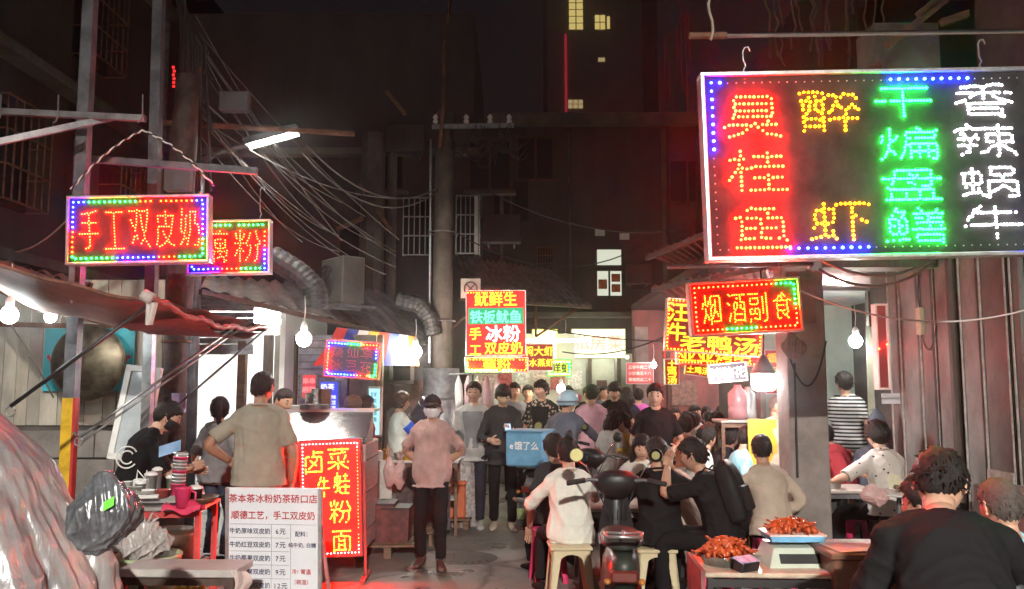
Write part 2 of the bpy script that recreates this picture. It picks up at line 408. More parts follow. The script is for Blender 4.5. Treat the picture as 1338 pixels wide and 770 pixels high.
for (px, py) in ((712, 340),):
    q = P(px, py, 21); win_cage(EB, (q.x - 1.5, 0, q.z), 0.4, 0.6, d=0.15, m=rust)
for i, (px, py) in enumerate(((834, 372), (838, 405))):
    q = P(px, py, 20.8); aircon('wall_air_conditioner', ('pale air conditioner on the end wall right of the lit window, upper of two', 'pale air conditioner on the end wall, lower of the two right of the lit window')[i], (q.x, 20.75, q.z), 0, 0.62, 0.5, 0.25, m=plast, group='air conditioners on the end wall')
# shop at the end of the alley: lit yellow sign over a doorway
# ---- distant tower block
TB = thing('tower_block', 'dark high-rise tower far behind with a few lit windows and a red neon edge', 'building', (13, 115, 0))
b = MB(); b.box((0, 8, 40), (16, 16, 80)); b.build('wall', mat('night tower', (0.30, 0.25, 0.27), 0.9, var=0.2, scale=.1), TB)
yel = glowmat('lit room', (1.0, 0.78, 0.25), 0.42); yel2 = glowmat('dim lit room', (1.0, 0.75, 0.35), 0.25)
def towin(px0, py0, px1, py1, m, nx=1, nz=1):
    a = P(px0, py1, 114.9); c = P(px1, py0, 114.9)
    for i in range(nx):
        for j in range(nz):
            x0 = a.x + (c.x - a.x) * (i + .08) / nx; x1 = a.x + (c.x - a.x) * (i + .92) / nx; z0 = a.z + (c.z - a.z) * (j + .08) / nz; z1 = a.z + (c.z - a.z) * (j + .92) / nz
            p_ = MB(); p_.box(((x0 + x1) / 2 - 13, -0.05, (z0 + z1) / 2), (x1 - x0, 0.1, z1 - z0)); p_.build('window', m, TB)
towin(743, -14, 762, 39, yel, 2, 6); towin(777, 19, 791, 39, yel, 2, 2); towin(793, 20, 797, 39, yel); towin(781, 75, 791, 81, yel2)
towin(742, 130, 762, 142, yel2, 3, 2); towin(766, 154, 770, 158, yel2)
nl = MB(); a = P(740, 158, 114.8); c = P(739, 45, 114.8); nl.bar((a.x - 13, -0.2, a.z), (c.x - 13, -0.2, c.z), 0.35); nl.build('neon_edge', glowmat('red neon edge', (1, 0.06, 0.10), 0.16), TB)
RT = thing('scaffolded_tower', 'far dark tower with faint red lit vertical strips beside the large sign', 'building', (P(895, 400, 70).x, 70, 0))
b = MB(); b.box((0.8, 4, 20), (5.4, 8, 46)); b.build('wall', mat('night tower', (0.02, 0.015, 0.018)), RT)
rd = glowmat('red strip', (1, 0.03, 0.08), 0.035)
for i in range(9):
    p_ = MB(); x = -1.6 + i * 0.36 + random.uniform(-.08, .08); z0 = 22 + random.uniform(-1, 8); p_.bar((x, -0.1, z0), (x, -0.1, z0 + random.uniform(3, 9)), 0.06); p_.build('light_strip', rd, RT)

# ---- left row of old houses (dark)
LB = thing('old_left_house', 'dark old house front on the left with pipes ledges and tangled cables', 'building', (-6.5, 6, 0))
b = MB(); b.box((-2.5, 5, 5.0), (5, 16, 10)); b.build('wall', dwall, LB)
for z in (3.3, 5.9, 8.5): b = MB(); b.box((0.15, 4, z), (0.3, 13.8, 0.14)); b.build('ledge', concd, LB)
for y, z in ((1.5, 4.6), (4.5, 4.6), (7.5, 4.6), (3, 7.2), (6.5, 7.2)): win_cage(LB, (0.0, y, z), 1.0, 1.3, rotz(math.pi / 2), m=rust)
for y in (3.2, 6.1, 9.0):
    b = MB(); b.tube([(0.12, y, 0), (0.12, y, 9.5)], 0.06, 8); b.build('downpipe', dsteel, LB)
MBd = thing('old_middle_house', 'dim grey house behind the concrete utility pole with barred window cages', 'building', (-2.6, 15.2, 0))
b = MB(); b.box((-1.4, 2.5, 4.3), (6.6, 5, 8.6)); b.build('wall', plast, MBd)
b = MB(); b.box((-1.4, -0.12, 5.9), (6.8, 0.24, 0.12)); b.build('ledge', concd, MBd)
for px, ww, dd in ((545, 0.5, .12), (612, 0.42, .3)):
    q = P(px, 296, 15.1); win_cage(MBd, (q.x + 2.6, 0, q.z), ww, 1.05, m=steel, d=dd, bars=5)
q = P(635, 295, 15.1)
b = MB(); b.box((q.x + 2.6 - .17, -0.2, q.z - .02), (0.06, 0.4, 1.0)); b.build('shutter', white, MBd)
for px, r in ((512, .09), (487, .22)):
    q = P(px, 300, 15); b = MB(); b.tube([(q.x + 2.6, -0.25, 0), (q.x + 2.6, -0.25, 6.2)], r, 10); b.build('downpipe', concd, MBd)
for a_, c_ in (((470, 240), (510, 300)), ((505, 120), (530, 150)), ((440, 300), (475, 285))):
    a = P(*a_, 14.8); c = P(*c_, 14.8); b = MB(); b.bar((a.x + 2.6, -.4, a.z), (c.x + 2.6, -.4, c.z), 0.07); b.build('broken_timber', wood, MBd)

# ---- right building with panelled wall
RW = thing('panelled_right_building', 'brown concrete building on the right with tall framed wall panels', 'building', (3.95, 5.2, 0))
b = MB(); b.box((2.1, 2.0, 3.0), (4.1, 4.3, 6.0)); b.build('wall', mat('brown wall', (0.075, 0.066, 0.06), 0.75, var=0.5, scale=2.0, bump=0.3, bscale=16), RW)
pm = [mat('wall panel %d' % i, c, 0.6, var=0.45, scale=3.5, stretch=(1, 1, 0.6), bump=0.2, bscale=14) for i, c in enumerate(((0.12, 0.122, 0.115), (0.098, 0.10, 0.095), (0.142, 0.142, 0.134)))]
edges = []
for i, (pa, pb) in enumerate(((1345, 1331), (1326, 1290), (1288, 1263), (1252, 1229), (1226, 1209), (1206, 1182), (1180, 1168))):
    ya = 3.95 * F / (pa - CX); yb = 3.95 * F / (pb - CX)
    z0 = 0.25 if i != 1 else 0.95
    p_ = MB(); p_.cbox((-0.02, (ya + yb) / 2 - 5.2, (z0 + 3.5) / 2), (0.05, yb - ya - 0.03, 3.5 - z0), 0.012); pa_ = p_.build('panel', pm[i % 3], RW)
    p_ = MB()
    for y in ((yb - 0.012,) if i != 1 else (ya + .012, yb - .012)): p_.box((-0.052, y - 5.2, (z0 + 3.5) / 2), (0.014, 0.013, 3.5 - z0))
    if i == 1: p_.box((-0.058, (ya + yb) / 2 - 5.2, z0 + 0.035), (0.03, yb - ya - .03, 0.09))
    p_.build('trim', mat('pale trim', (0.34, 0.32, 0.29), 0.6, var=0.3, scale=12), pa_)
p_ = MB(); p_.box((-0.07, 1.6, 0.15), (0.14, 3.4, 0.3)); p_.build('plinth', conc, RW)
p_ = MB()
ys = 3.95 * F / (1257 - CX) - 5.2
p_.tube([(-0.08, ys, 0.3), (-0.08, ys, 3.2)], 0.04, 8); p_.build('conduit', dwood, RW)
ys = 3.95 * F / (1212 - CX) - 5.2
p_ = MB(); p_.cbox((-0.06, ys, CAMZ + .56), (0.05, 0.10, 0.26), 0.01); p_.build('lamp_box', mat('yellowed plastic', (0.35, 0.32, 0.22), .4), RW)
p_ = MB(); p_.tube([V(-0.06, ys, CAMZ + .68) + V(0, .02 * math.sin(k), .09 * k) for k in range(9)], 0.008, 6)
p_.tube(sag((-0.06, ys, CAMZ + .43), (-0.06, ys - .3, CAMZ + .5), .18), 0.006, 5); p_.tube(sag((-0.06, .9, 3.2), (-0.06, .25, 3.3), .9), 0.008, 5); p_.build('wall_cable', wire, RW)
# storey above, behind the big sign
b = MB(); b.box((2.0, 3.0, 5.4), (3.9, 2.4, 3.6)); b.build('upper_storey', plast, RW)
q = P(1190, 40, 7.2)
up = MB()
for (px0, px1, py0, py1, D_) in ((1145, 1240, 30, 110, 7.6), (1265, 1300, 60, 120, 7.9), (1285, 1345, -10, 90, 7.4)):
    a = P(px0, py1, D_); c = P(px1, py0, D_); up.box(((a.x + c.x) / 2 - 3.95, D_ - 5.2 + .2, (a.z + c.z) / 2), (c.x - a.x, .4, c.z - a.z))
up.build('concrete_parapet', conc, RW)
up = MB()
for (a_, c_) in (((1160, 60), (1235, 0)), ((1200, 20), (1250, -20)), ((1150, 85), (1120, 100)), ((1230, 30), (1285, 12))):
    a = P(*a_, 7.1); c = P(*c_, 7.1); up.bar((a.x - 3.95, 7.1 - 5.2, a.z), (c.x - 3.95, 7.1 - 5.2, c.z), 0.06)
up.build('broken_timber', wood, RW)
# row of dark houses further along on the right
RM = thing('old_right_house', 'dark two storey house behind the signs on the right of the alley', 'building', (4.6, 9.6, 0))
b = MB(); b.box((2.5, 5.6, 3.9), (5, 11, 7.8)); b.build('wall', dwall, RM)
b = MB(); b.box((0.5, 4.6, 3.55), (3.0, 9.4, 0.2)); b.build('upper_floor', dwall, RM)
b = MB(); b.box((1.5, -.05, 5.2), (5, .3, 2.9)); b.build('upper_wall', dwall, RM)
vm = mat('dry vines', (0.12, 0.10, 0.085), 0.9, var=0.3)
vv = MB()
for k in range(16):
    a = P(1000 + k * 11 + random.uniform(-5, 5), random.uniform(-30, 10), 8.6); n = [a + Vector((random.uniform(-.04, .04), 0, -.12 * j)) for j in range(random.randint(4, 8))]; vv.tube([q - Vector((4.6, 9.6, 0)) for q in n], 0.012, 5)
vv.build('hanging_stems', vm, RM)

# clutter on the dim facades
for px, py, D_, par, ox in ((500, 215, 15.15, MBd, 2.6), (640, 215, 15.15, MBd, 2.6), (470, 330, 15.15, MBd, 2.6)):
    q = P(px, py, D_); f = MB(); f.box((q.x + ox, -.01, q.z), (.8, .06, 1.0)); wo = f.build('window', dwood, par)
    for s_ in (-1, 1): f = MB(); f.box((q.x + ox + s_ * .19, -.05, q.z), (.34, .03, .88)); f.build('pane', glass, wo)
    f = MB(); f.box((q.x + ox, -.08, q.z - .54), (.95, .16, .06)); f.build('sill', concd, wo)
for i, (px, py) in enumerate(((668, 262), (900, 235), (700, 205))):
    q = P(px, py, 20.8); f = MB(); f.box((q.x - 1.5, -.01, q.z), (.95, .06, 1.15)); wo = f.build('window', dwood, EB)
    for s_ in (-1, 1): f = MB(); f.box((q.x - 1.5 + s_ * .23, -.05, q.z), (.40, .03, 1.02)); f.build('pane', glass, wo)
for px, r in ((655, .05), (870, .07), (745, .04)):
    q = P(px, 300, 20.8); f = MB(); f.tube([(q.x - 1.5, -.1, 3.4), (q.x - 1.5, -.1, 8.1)], r, 8); f.build('downpipe', concd, EB, smooth=True)
for i, (px, py, D_) in enumerate(((655, 318, 15.0), (530, 200, 14.9))):
    q = P(px, py, D_); aircon('facade_air_conditioner', ('grimy air conditioner on the middle house beside the window cage', 'grimy air conditioner high on the middle house left of the utility pole')[i], (q.x, D_, q.z), 0, .7, .5, .26, m=plast, group='air conditioners on the middle house')
for i in range(5):
    f = MB(); f.tube(sag((-.2, random.uniform(0, 3), random.uniform(4, 7)), (-.1, random.uniform(5, 11), random.uniform(4, 7)), random.uniform(.1, .5)), .012, 5); f.build('wall_cable', wire, LB)
# ================================================================== LED SIGNS
LC = {'r': ((1.0, 0.0034, 0.0006), 400), 'y': ((1.0, 0.26, 0.002), 20), 'g': ((0.003, 1.0, 0.05), 90), 'w': ((1.0, 0.97, 1.0), 6.5), 'b': ((0.005, 0.016, 1.0), 200), 'o': ((1.0, 0.012, 0.0008), 130)}
LM = {k: glowmat('led ' + k, c, s) for k, (c, s) in LC.items()}
LM['x'] = mat('unlit led', (0.6, 0.58, 0.55), 0.2)
panel_m = mat('dusty black panel', (0.036, 0.034, 0.035), 0.9, spec=.1, var=0.4, scale=5, bump=0.05)
panel_r = mat('red acrylic panel', (0.30, 0.03, 0.025), 0.4, var=0.2, scale=6)
alum = mat('aluminium frame', (0.62, 0.62, 0.63), 0.35, 0.8, var=0.15, scale=20)
def sign(name, label, px, py, D, wpx, hpx, roll=0.0, yaw=0.0, depth=0.07, fr=0.018, fm=None, pm=None):
    """hung sign box centred on a photo point; local x right, z up, front face at y=0"""
    c = P(px, py, D); t = thing(name, label, 'sign', c, rot=(0, rad(roll), rad(yaw)))
    k = D / F; W, H = wpx * k, hpx * k
    b = MB(); b.box((0, depth / 2, 0), (W - 2 * fr + .002, depth, H - 2 * fr + .002)); b.build('panel', pm or panel_m, t)
    f = MB(); y0 = -0.016
    f.cbox((0, (depth + y0) / 2, H / 2 - fr / 2), (W, depth - y0 + .01, fr), 0.003); f.cbox((0, (depth + y0) / 2, -H / 2 + fr / 2), (W, depth - y0 + .01, fr), 0.003)
    for s in (-1, 1): f.cbox((s * (W / 2 - fr / 2), (depth + y0) / 2, 0), (fr, depth - y0 + .006, H - 2 * fr), 0.003)
    for s in (-1, 1):
        for q in np.linspace(-.4, .4, 5): f.ell((q * W, y0 - .002, s * (H / 2 - fr / 2)), (.003, .002, .003), 6, 4)
    f.build('frame', fm or alum, t)
    t['_k'] = k; del t['_k']
    return t, k, W, H
def ledchar(t, ch, x, z, w_, h_, sp, c, r, bold=False, slant=0, cut=None):
    r *= .86 if c == 'r' and r < .008 else 1.06 if c == 'r' else 1; m = MB(); d = dots(ch, w_, h_, sp, bold)
    if slant: d = d + np.stack([d[:, 1] * slant, 0 * d[:, 1]], 1)
    if cut is not None: d = d[cut(d)]
    leds(m, d + V(x, z), r, -r * 1.5); return m.build('character', LM[c], t, smooth=True, kind='stuff')
def border(t, W, H, ins, sp, segs, r):
    """segs: fraction ranges clockwise from top-left -> colour"""
    w2, h2 = W / 2 - ins, H / 2 - ins; per = 4 * (w2 + h2); n = int(per / sp)
    pts = {}
    for i in range(n):
        s = i / n * per
        if s < 2 * w2: p = (-w2 + s, h2)
        elif s < 2 * w2 + 2 * h2: p = (w2, h2 - (s - 2 * w2))
        elif s < 4 * w2 + 2 * h2: p = (w2 - (s - 2 * w2 - 2 * h2), -h2)
        else: p = (-w2, -h2 + (s - 4 * w2 - 2 * h2))
        c = segs(i / n, p); pts.setdefault(c, []).append(p)
    for c, q in pts.items():
        if c: m = MB(); leds(m, q, r if c != 'x' else r * .5, -r * 1.4 if c != 'x' else -.002); m.build('led_border', LM[c], t, smooth=True, kind='stuff')
def hook(t, x, z0, z1, y=0.03, m=None):
    h = MB(); h.tube([(x, y, z0), (x, y, z0 + .03), (x + .012, y, z0 + .05), (x, y, z0 + .08), (x, y, z1 - .02), (x + .01, y, z1), (x + .03, y, z1 + .005), (x + .04, y, z1 - .02)], 0.005, 6); return h.build('hook', m or steel, t)

# --- large food sign
D0 = 4.5
t, k, W, H = sign('large_led_food_sign', 'largest LED sign with columns of red, yellow, green and white characters', 1151, 213, D0, 474, 256, roll=-1.1, yaw=0, fr=0.022)
lx = lambda px: (px - 1151) * k; lz = lambda py: (213 - py) * k
for ch, px, py, w_, h_ in (('臭', 984, 145, 80, 66), ('桂', 986, 221, 82, 62), ('鱼', 987, 295, 80, 62)): ledchar(t, ch, lx(px), lz(py), w_ * k, h_ * k, 0.0225, 'r', 0.0085)
for ch, px, py, w_, h_ in (('醉', 1086, 141, 84, 60), ('虾', 1090, 292, 84, 60)): ledchar(t, ch, lx(px), lz(py), w_ * k, h_ * k, 0.0215, 'y', 0.0085, bold=True)
for ch, px, py, w_, h_ in (('干', 1186, 131, 82, 42), ('煸', 1188, 188, 80, 46), ('盘', 1190, 242, 82, 46), ('鳝', 1192, 299, 84, 48)): ledchar(t, ch, lx(px), lz(py), w_ * k, h_ * k, 0.0165, 'g', 0.0076)
for ch, px, py, w_, h_ in (('香', 1292, 131, 80, 46), ('辣', 1292, 186, 82, 46), ('蜗', 1292, 243, 78, 44), ('牛', 1294, 297, 80, 48)): ledchar(t, ch, lx(px), lz(py), w_ * k, h_ * k, 0.0165, 'w', 0.0084, bold=True)
def seg(u, p):
    px = 1151 + p[0] / k; py = 213 - p[1] / k
    if px < 940 and py < 199: return 'b'
    if py < 110 and 1168 < px < 1284: return 'b'
    if py > 320 and 1020 < px < 1131: return 'b'
    if px > 1370: return 'b' if py > 240 else 'x'
    return 'x'
border(t, W, H, 14.5 * k, 11.4 * k, seg, 0.0092)
for px in (976, 1297): hook(t, lx(px), H / 2, H / 2 + (79 if px < 1100 else 88) * k * .47)
# the tube it hangs from
a = P(905, 47, D0 + .03); c = P(1420, 40, D0 + .03)
tb = thing('hanging_tube', 'long steel tube carrying the large food sign', 'pole', a)
m_ = MB(); m_.tube([(0, 0, 0), tuple(c - a)], 0.016, 12); m_.build('tube', chrome, tb)
m_ = MB(); m_.tube([(-.02, 0, 0), tuple((c - a) * .085)], 0.019, 12); m_.build('sleeve', rust, tb)
m_ = MB(); rp = a + (c - a) * .045 - a
m_.tube([rp + Vector((.012 * math.sin(j * 1.3), -.02 + .012 * math.cos(j * 1.3), -.03 + j * .05)) for j in range(14)], 0.008, 6); m_.build('rope', mat('old rope', (.32, .27, .22), .9), tb)

# --- shop sign: tobacco and groceries
t, k, W, H = sign('grocery_led_sign', 'white framed red LED sign with four yellow-orange characters below the large sign', 974, 401, 6.5, 147, 72, roll=-3.2, fr=0.02, fm=mat('pinkish frame', (.7, .55, .5), .4), depth=.09)
for ch, px in zip('烟酒副食', (929, 962, 990, 1022)): ledchar(t, ch, (px - 974) * k, (-1) * k, 25 * k, 40 * k, 0.0165, 'o', 0.0068)
border(t, W, H, 8 * k, 6.3 * k, lambda u, p: 'g' if (p[1] > 0 and p[0] > 42 * k) or (p[0] > 62 * k and p[1] > 12 * k) or (p[1] < 0 and -30 * k < p[0] < 14 * k and abs(p[1]) > 20 * k) else 'r', 0.0075)
for x in (-.25, .3): hook(t, x, H / 2, H / 2 + .18)
# --- handmade double-skin milk
t, k, W, H = sign('milk_pudding_led_sign', 'red LED sign of five characters with multicoloured border hung by twisted wire', 181, 300, 6.0, 184, 92, roll=-1.8, yaw=4, depth=.08)
for ch, px, dz in zip('手工双皮奶', (119, 151, 183, 216, 247), (2, 0, 1, 2, 3)): ledchar(t, ch, (px - 181) * k, dz * k - 1 * k, 27 * k, 54 * k, 0.0185, 'r', 0.0064, slant=-.06)
def seg(u, p):
    x, z = p[0] / k, p[1] / k
    if z > 32: return 'b' if x < -68 else 'g' if x < 2 else 'o' if x < 70 else 'b'
    if x > 78: return 'b' if z > -8 else 'g'
    if z < -32: return 'g' if x < -30 or x > 52 else 'b' if x < 25 else 'o'
    return 'b' if z > 0 else 'o'
border(t, W, H, 8.5 * k, 6.6 * k, seg, 0.0068)
# --- lotus root starch
t, k, W, H = sign('lotus_starch_led_sign', 'smaller red LED sign of two characters half hidden behind the five character sign', 299, 323, 7.0, 109, 73, roll=-1.4, yaw=3, depth=.08)
for ch, px in zip('藕粉', (281, 324)): ledchar(t, ch, (px - 299) * k, 1 * k, 36 * k, 44 * k, 0.019, 'r', 0.0068)
border(t, W, H, 7.5 * k, 6.0 * k, lambda u, p: ('g' if p[0] > -25 * k else 'b') if p[1] > 25 * k else ('r' if p[1] > 0 else 'b') if p[0] > 42 * k else ('b' if p[0] < -10 * k else 'r' if p[0] < 15 * k else 'g') if p[1] < -25 * k else 'b', 0.0072)
hook(t, .25, H / 2, H / 2 + .28)
# --- dim sign with rainbow border
t, k, W, H = sign('dim_led_sign', 'LED sign with rainbow border and unlit dim red lettering above the red food cart', 460, 470, 9.0, 74, 50, roll=3.5, yaw=-6, depth=.08, fr=.022, fm=mat('red frame', (.4, .05, .05), .4), pm=mat('black acrylic', (.025, .02, .022), .7))
dm = glowmat('dim red led', (1, .03, .05), 0.75)
for j, row in enumerate(('烧仙草', '冰豆花')):
    for i, ch in enumerate(row):
        m_ = MB(); leds(m_, dots(ch, 16 * k, 14 * k, .019) + V((i - 1) * 20 * k, (9 - 17 * j) * k), .005, -.005); m_.build('character', dm, t, kind='stuff')
border(t, W, H, 5 * k, 4.2 * k, lambda u, p: ('b' if p[0] < -8 * k else 'g' if p[0] < 12 * k else 'r') if p[1] > 15 * k else ('b' if p[1] > -3 * k else 'g') if p[0] > 25 * k else ('b' if p[0] < 8 * k else 'r') if p[1] < -15 * k else 'r', .008)
# --- vertical sign on its stand
t, k, W, H = sign('standing_led_sign', 'tall red LED sign board standing on the road with yellow characters in two columns', 432, 651, 7.6, 80, 148, roll=-2.0, yaw=2, depth=.09, pm=panel_r, fm=mat('red frame', (.4, .05, .05), .4), fr=.016)
for ch, px, py, w_, h_ in (('卤', 412, 604, 23, 32), ('菜', 443, 601, 28, 30), ('牛', 424, 636, 16, 26), ('蛙', 447, 632, 21, 28), ('炒', 410, 671, 22, 28), ('粉', 445, 668, 29, 30), ('炒', 412, 708, 22, 28), ('面', 446, 705, 25, 27)):
    m_ = MB(); d = dots(ch, w_ * k, h_ * k, .0155); leds(m_, d + V((px - 432) * k, (651 - py) * k), .0088, -.012); m_.build('character', LM['o'], t, smooth=True, kind='stuff')
border(t, W, H, 5 * k, 4.4 * k, lambda u, p: 'w' if p[0] < -30 * k or (p[1] < -58 * k) or p[1] > 60 * k else 'r', .0055)
st = MB()
for s in (-1, 1):
    x = s * (W / 2 + .015); st.bar((x, .05, -.55), (x, .05, .3), 0.025); st.bar((x, -.16, -.69), (x, .24, -.69), 0.04, .02); st.bar((x, .05, -.7), (x, .05, -.55), .025)
st.build('stand', mat('red frame', (.4, .05, .05)), t)

# --- smaller signs along the alley: lettering built as solid lit shapes
def flatsign(name, label, px, py, D, wpx, hpx, rows, bgm, tm, roll=0, yaw=0, fm=None, bcol=None, bsp=3.6, depth=.08, fr=.014):
    t, k, W, H = sign(name, label, px, py, D, wpx, hpx, roll, yaw, depth, fr, fm, bgm)
    for (s, x, z, size, m, xs) in rows:
        q = MB(); text(q, s, (x * k, z * k), size * k, -.006, bold=.022, xs=xs); q.build('lettering', m or tm, t, kind='stuff')
    if bcol: border(t, W, H, 3.2 * k, bsp * k, bcol, .35 * bsp * k * .8)
    return t
yl = glowmat('yellow letter light', (1.0, 0.62, 0.02), 1.6); rl = glowmat('red led field', (1.0, 0.012, 0.008), 0.75); rl2 = glowmat('dim red led field', (0.75, 0.012, 0.01), 0.30)
gl = glowmat('green letter light', (0.15, 1.0, 0.45), 1.5); wl = glowmat('white letter light', (1.0, 0.96, 0.95), 1.8); gf = glowmat('green led field', (0.0, 0.42, 0.16), 0.8)
dk = mat('dark sign field', (.03, .015, .03), .4)
t = flatsign('squid_led_sign', 'tall red LED sign with rows of yellow, green and white lettering by the utility pole', 648, 422, 11.0, 79, 86, [
    ('鱿鲜生', 0, 31, 19, yl, 1.0), ('铁板鱿鱼', 0, 8, 18, gl, .95), ('手', -27, -14, 17, yl, 1), ('冰粉', 9, -14, 23, wl, 1), ('工', -27, -35, 16, yl, 1), ('双皮奶', 10, -33, 17, yl, 1)], rl, yl, roll=-.5, bcol=lambda u, p: 'o' if u < .2 or .5 < u < .6 else None, fr=.012)
k = 11 / F; q = MB(); q.box((0, -.004, 9 * k), (72 * k, .004, 21 * k)); q.build('green_field', gf, t)
flatsign('lotus_starch_sign_box', 'narrow red sign with two yellow characters below the squid sign', 649, 477, 11.05, 83, 20, [('藕粉', 0, 0, 16, yl, 1.15)], rl, yl, bcol=lambda u, p: 'o' if u < .6 else 'g', bsp=4)
flatsign('steamed_shrimp_sign', 'dark red sign with two rows of yellow characters behind the squid sign', 702, 467, 13.0, 42, 36, [('焖大虾', 2, 8, 13.5, yl, 1), ('清水蒸虾', 0, -7, 11, yl, 1)], rl2, yl)
flatsign('yellow_box_sign', 'green edged sign with dark characters on lit yellow near the alley end', 731, 481, 14.0, 32, 22, [('鲜虾', 2, 0, 15, mat('black print', (.02, .02, .02)), 1)], glowmat('lit yellow field', (.85, .9, .02), .8), yl, bcol=lambda u, p: 'g', fm=mat('green frame', (.05, .5, .2)))
flatsign('blank_yellow_light_box', 'blank overexposed yellow light box above the shrimp sign', 712, 450, 15.0, 34, 40, [], glowmat('lit pale yellow', (1, .95, .35), 1.6), yl, fm=mat('yellow frame', (.6, .55, .05)))
t = flatsign('alley_end_light_box', 'bright yellow-white light box with faint red characters over the shop at the alley end', 782, 449, 19.6, 71, 39, [('私房菜', 0, 1, 21, glowmat('faint red print', (1, .45, .32), 1.0), 1.05)], glowmat('lit cream field', (1, .98, .55), 1.35), yl, fm=mat('yellow frame', (.6, .55, .05)))
t = flatsign('duck_soup_led_sign', 'red LED sign for soup half hidden behind the grocery sign', 933, 428, 8.5, 127, 70, [('汪', -48, 17, 27, None, 1), ('牛', -48, -9, 25, None, 1), ('老鸭汤', 8, -22, 24, None, 1.45)], glowmat('very dim red field', (.8, .01, .01), .16), yl, roll=4, bcol=lambda u, p: 'o', bsp=4.6)
flatsign('barbecue_bar_sign', 'long red sign with yellow-orange characters below the soup sign', 940, 467, 9.6, 112, 22, [('亚亚烤吧', -6, 1, 17, None, 1.4)], glowmat('very dim red field', (.8, .01, .01), .16), yl, roll=1.5, bcol=lambda u, p: 'r', bsp=4)
flatsign('grilled_brain_sign', 'small tilted dark sign with three white lit characters', 951, 487, 9.0, 49, 25, [('烤脑花', 0, 0, 15.5, wl, 1)], dk, wl, roll=-5)
flatsign('chicken_soup_sign', 'small vertical red sign with three yellow characters on the right', 878, 486, 11.0, 19, 34, [('土', 0, 10, 11, None, 1.2), ('鸡', 0, 0, 11, None, 1.2), ('汤', 0, -10.5, 11, None, 1.2)], rl2, yl, fr=.01)
flatsign('small_chicken_sign', 'little tilted yellow lettered sign under the barbecue sign', 912, 484, 10.5, 33, 15, [('土鸡汤', 0, 0, 10, None, 1)], rl2, yl, roll=8, fr=.01)
flatsign('narrow_lane_sign', 'narrow red sign with orange characters right of the bright lamp', 1010, 486, 10.2, 22, 58, [('香', 0, 18, 13, None, 1.2), ('锅', 0, 0, 13, None, 1.2), ('汤', 0, -18, 13, None, 1.2)], rl2, glowmat('orange letter light', (1, .3, .02), 1.2), fr=.01)
t = flatsign('red_menu_board', 'red menu board with pale lines on the wall at the alley end', 836, 488, 15.5, 36, 28, [('五香牛肉二十', 0, 8, 5, None, 1), ('小炒黄瓜十八', 0, 0, 5, None, 1), ('青椒肉丝二十', 0, -8, 5, None, 1)], glowmat('red lit board', (.9, .06, .06), .45), mat('pale print', (.8, .6, .55)), fr=.01)
flatsign('red_doorway_light', 'narrow vertical red LED strip sign at the corner of the panelled wall', 1153, 453, 8.4, 17, 112, [], glowmat('very dim red field', (.8, .01, .01), .16), rl, bcol=lambda u, p: 'r' if abs(p[1]) < .26 and int(p[1] * 50) % 2 else None, bsp=5, fr=.02, fm=mat('pinkish frame', (.7, .55, .5)))
# ================================================================== PEOPLE
SKIN = [mat('skin %d' % i, c, 0.5, var=0.10, scale=14, bump=0.03, bscale=120, sss=0.08) for i, c in enumerate(((0.52, 0.31, 0.22), (0.44, 0.25, 0.17), (0.36, 0.19, 0.125), (0.60, 0.39, 0.29)))]
LIPS = mat('lips', (0.36, 0.12, 0.10), 0.45, var=.1); BROW = mat('brow hair', (0.03, 0.022, 0.018), 0.7, var=.2); EYEW = mat('eye white', (0.30, 0.27, 0.25), 0.25, var=.05); EYED = mat('eye iris', (0.015, 0.01, 0.008), 0.15, var=.05)
HAIR = mat('black hair', (0.016, 0.013, 0.012), 0.5, spec=.2, var=0.5, scale=40, stretch=(3, 3, .6), bump=0.5, bscale=110, bstretch=(2.2, 2.2, .35))
HAIRB = mat('brown hair', (0.06, 0.03, 0.018), 0.45, var=0.5, scale=40, stretch=(3, 3, .6), bump=0.5, bscale=110, bstretch=(2.2, 2.2, .35))
HAIRG = mat('cropped hair', (0.07, 0.055, 0.048), 0.7, var=0.4, scale=70, bump=0.4, bscale=200)
def cloth(name, c, var=0.12, scale=7, rough=0.9, **k): return mat('cloth ' + name, c, rough, var=var, scale=scale, bump=k.pop('bump', 0.12), bscale=k.pop('bscale', 260), spec=0.12, **k)
C = dict(black=cloth('black', (.011, .011, .012)), char=cloth('charcoal', (.035, .034, .038)), grey=cloth('grey', (.20, .20, .21)), lgrey=cloth('light grey', (.42, .41, .40)), olive=cloth('olive', (.29, .27, .215)),
    white=cloth('white', (.66, .65, .58)), offw=cloth('off white', (.60, .57, .54)), polo=cloth('red-lit heathered polo', (.40, .27, .25), var=.2), jean=cloth('denim', (.05, .065, .10), var=.3), djean=cloth('dark denim', (.028, .03, .042), var=.3),  # polo cloth carries the red sign glow in its colour
    navy=cloth('navy', (.02, .025, .05)), blue=cloth('pale blue', (.30, .50, .62)), pink=cloth('pink', (.62, .36, .42)), purple=cloth('magenta', (.55, .12, .45)), yellow=cloth('yellow', (.62, .45, .10)), red=cloth('red', (.36, .04, .05)),
    beige=cloth('beige', (.44, .36, .29)), royal=cloth('royal blue', (.04, .10, .55)), sky=cloth('sky blue', (.30, .58, .68)), cream=cloth('cream', (.55, .52, .46)), rust=cloth('rust', (.35, .12, .07)), slate=cloth('slate', (.10, .11, .14)))
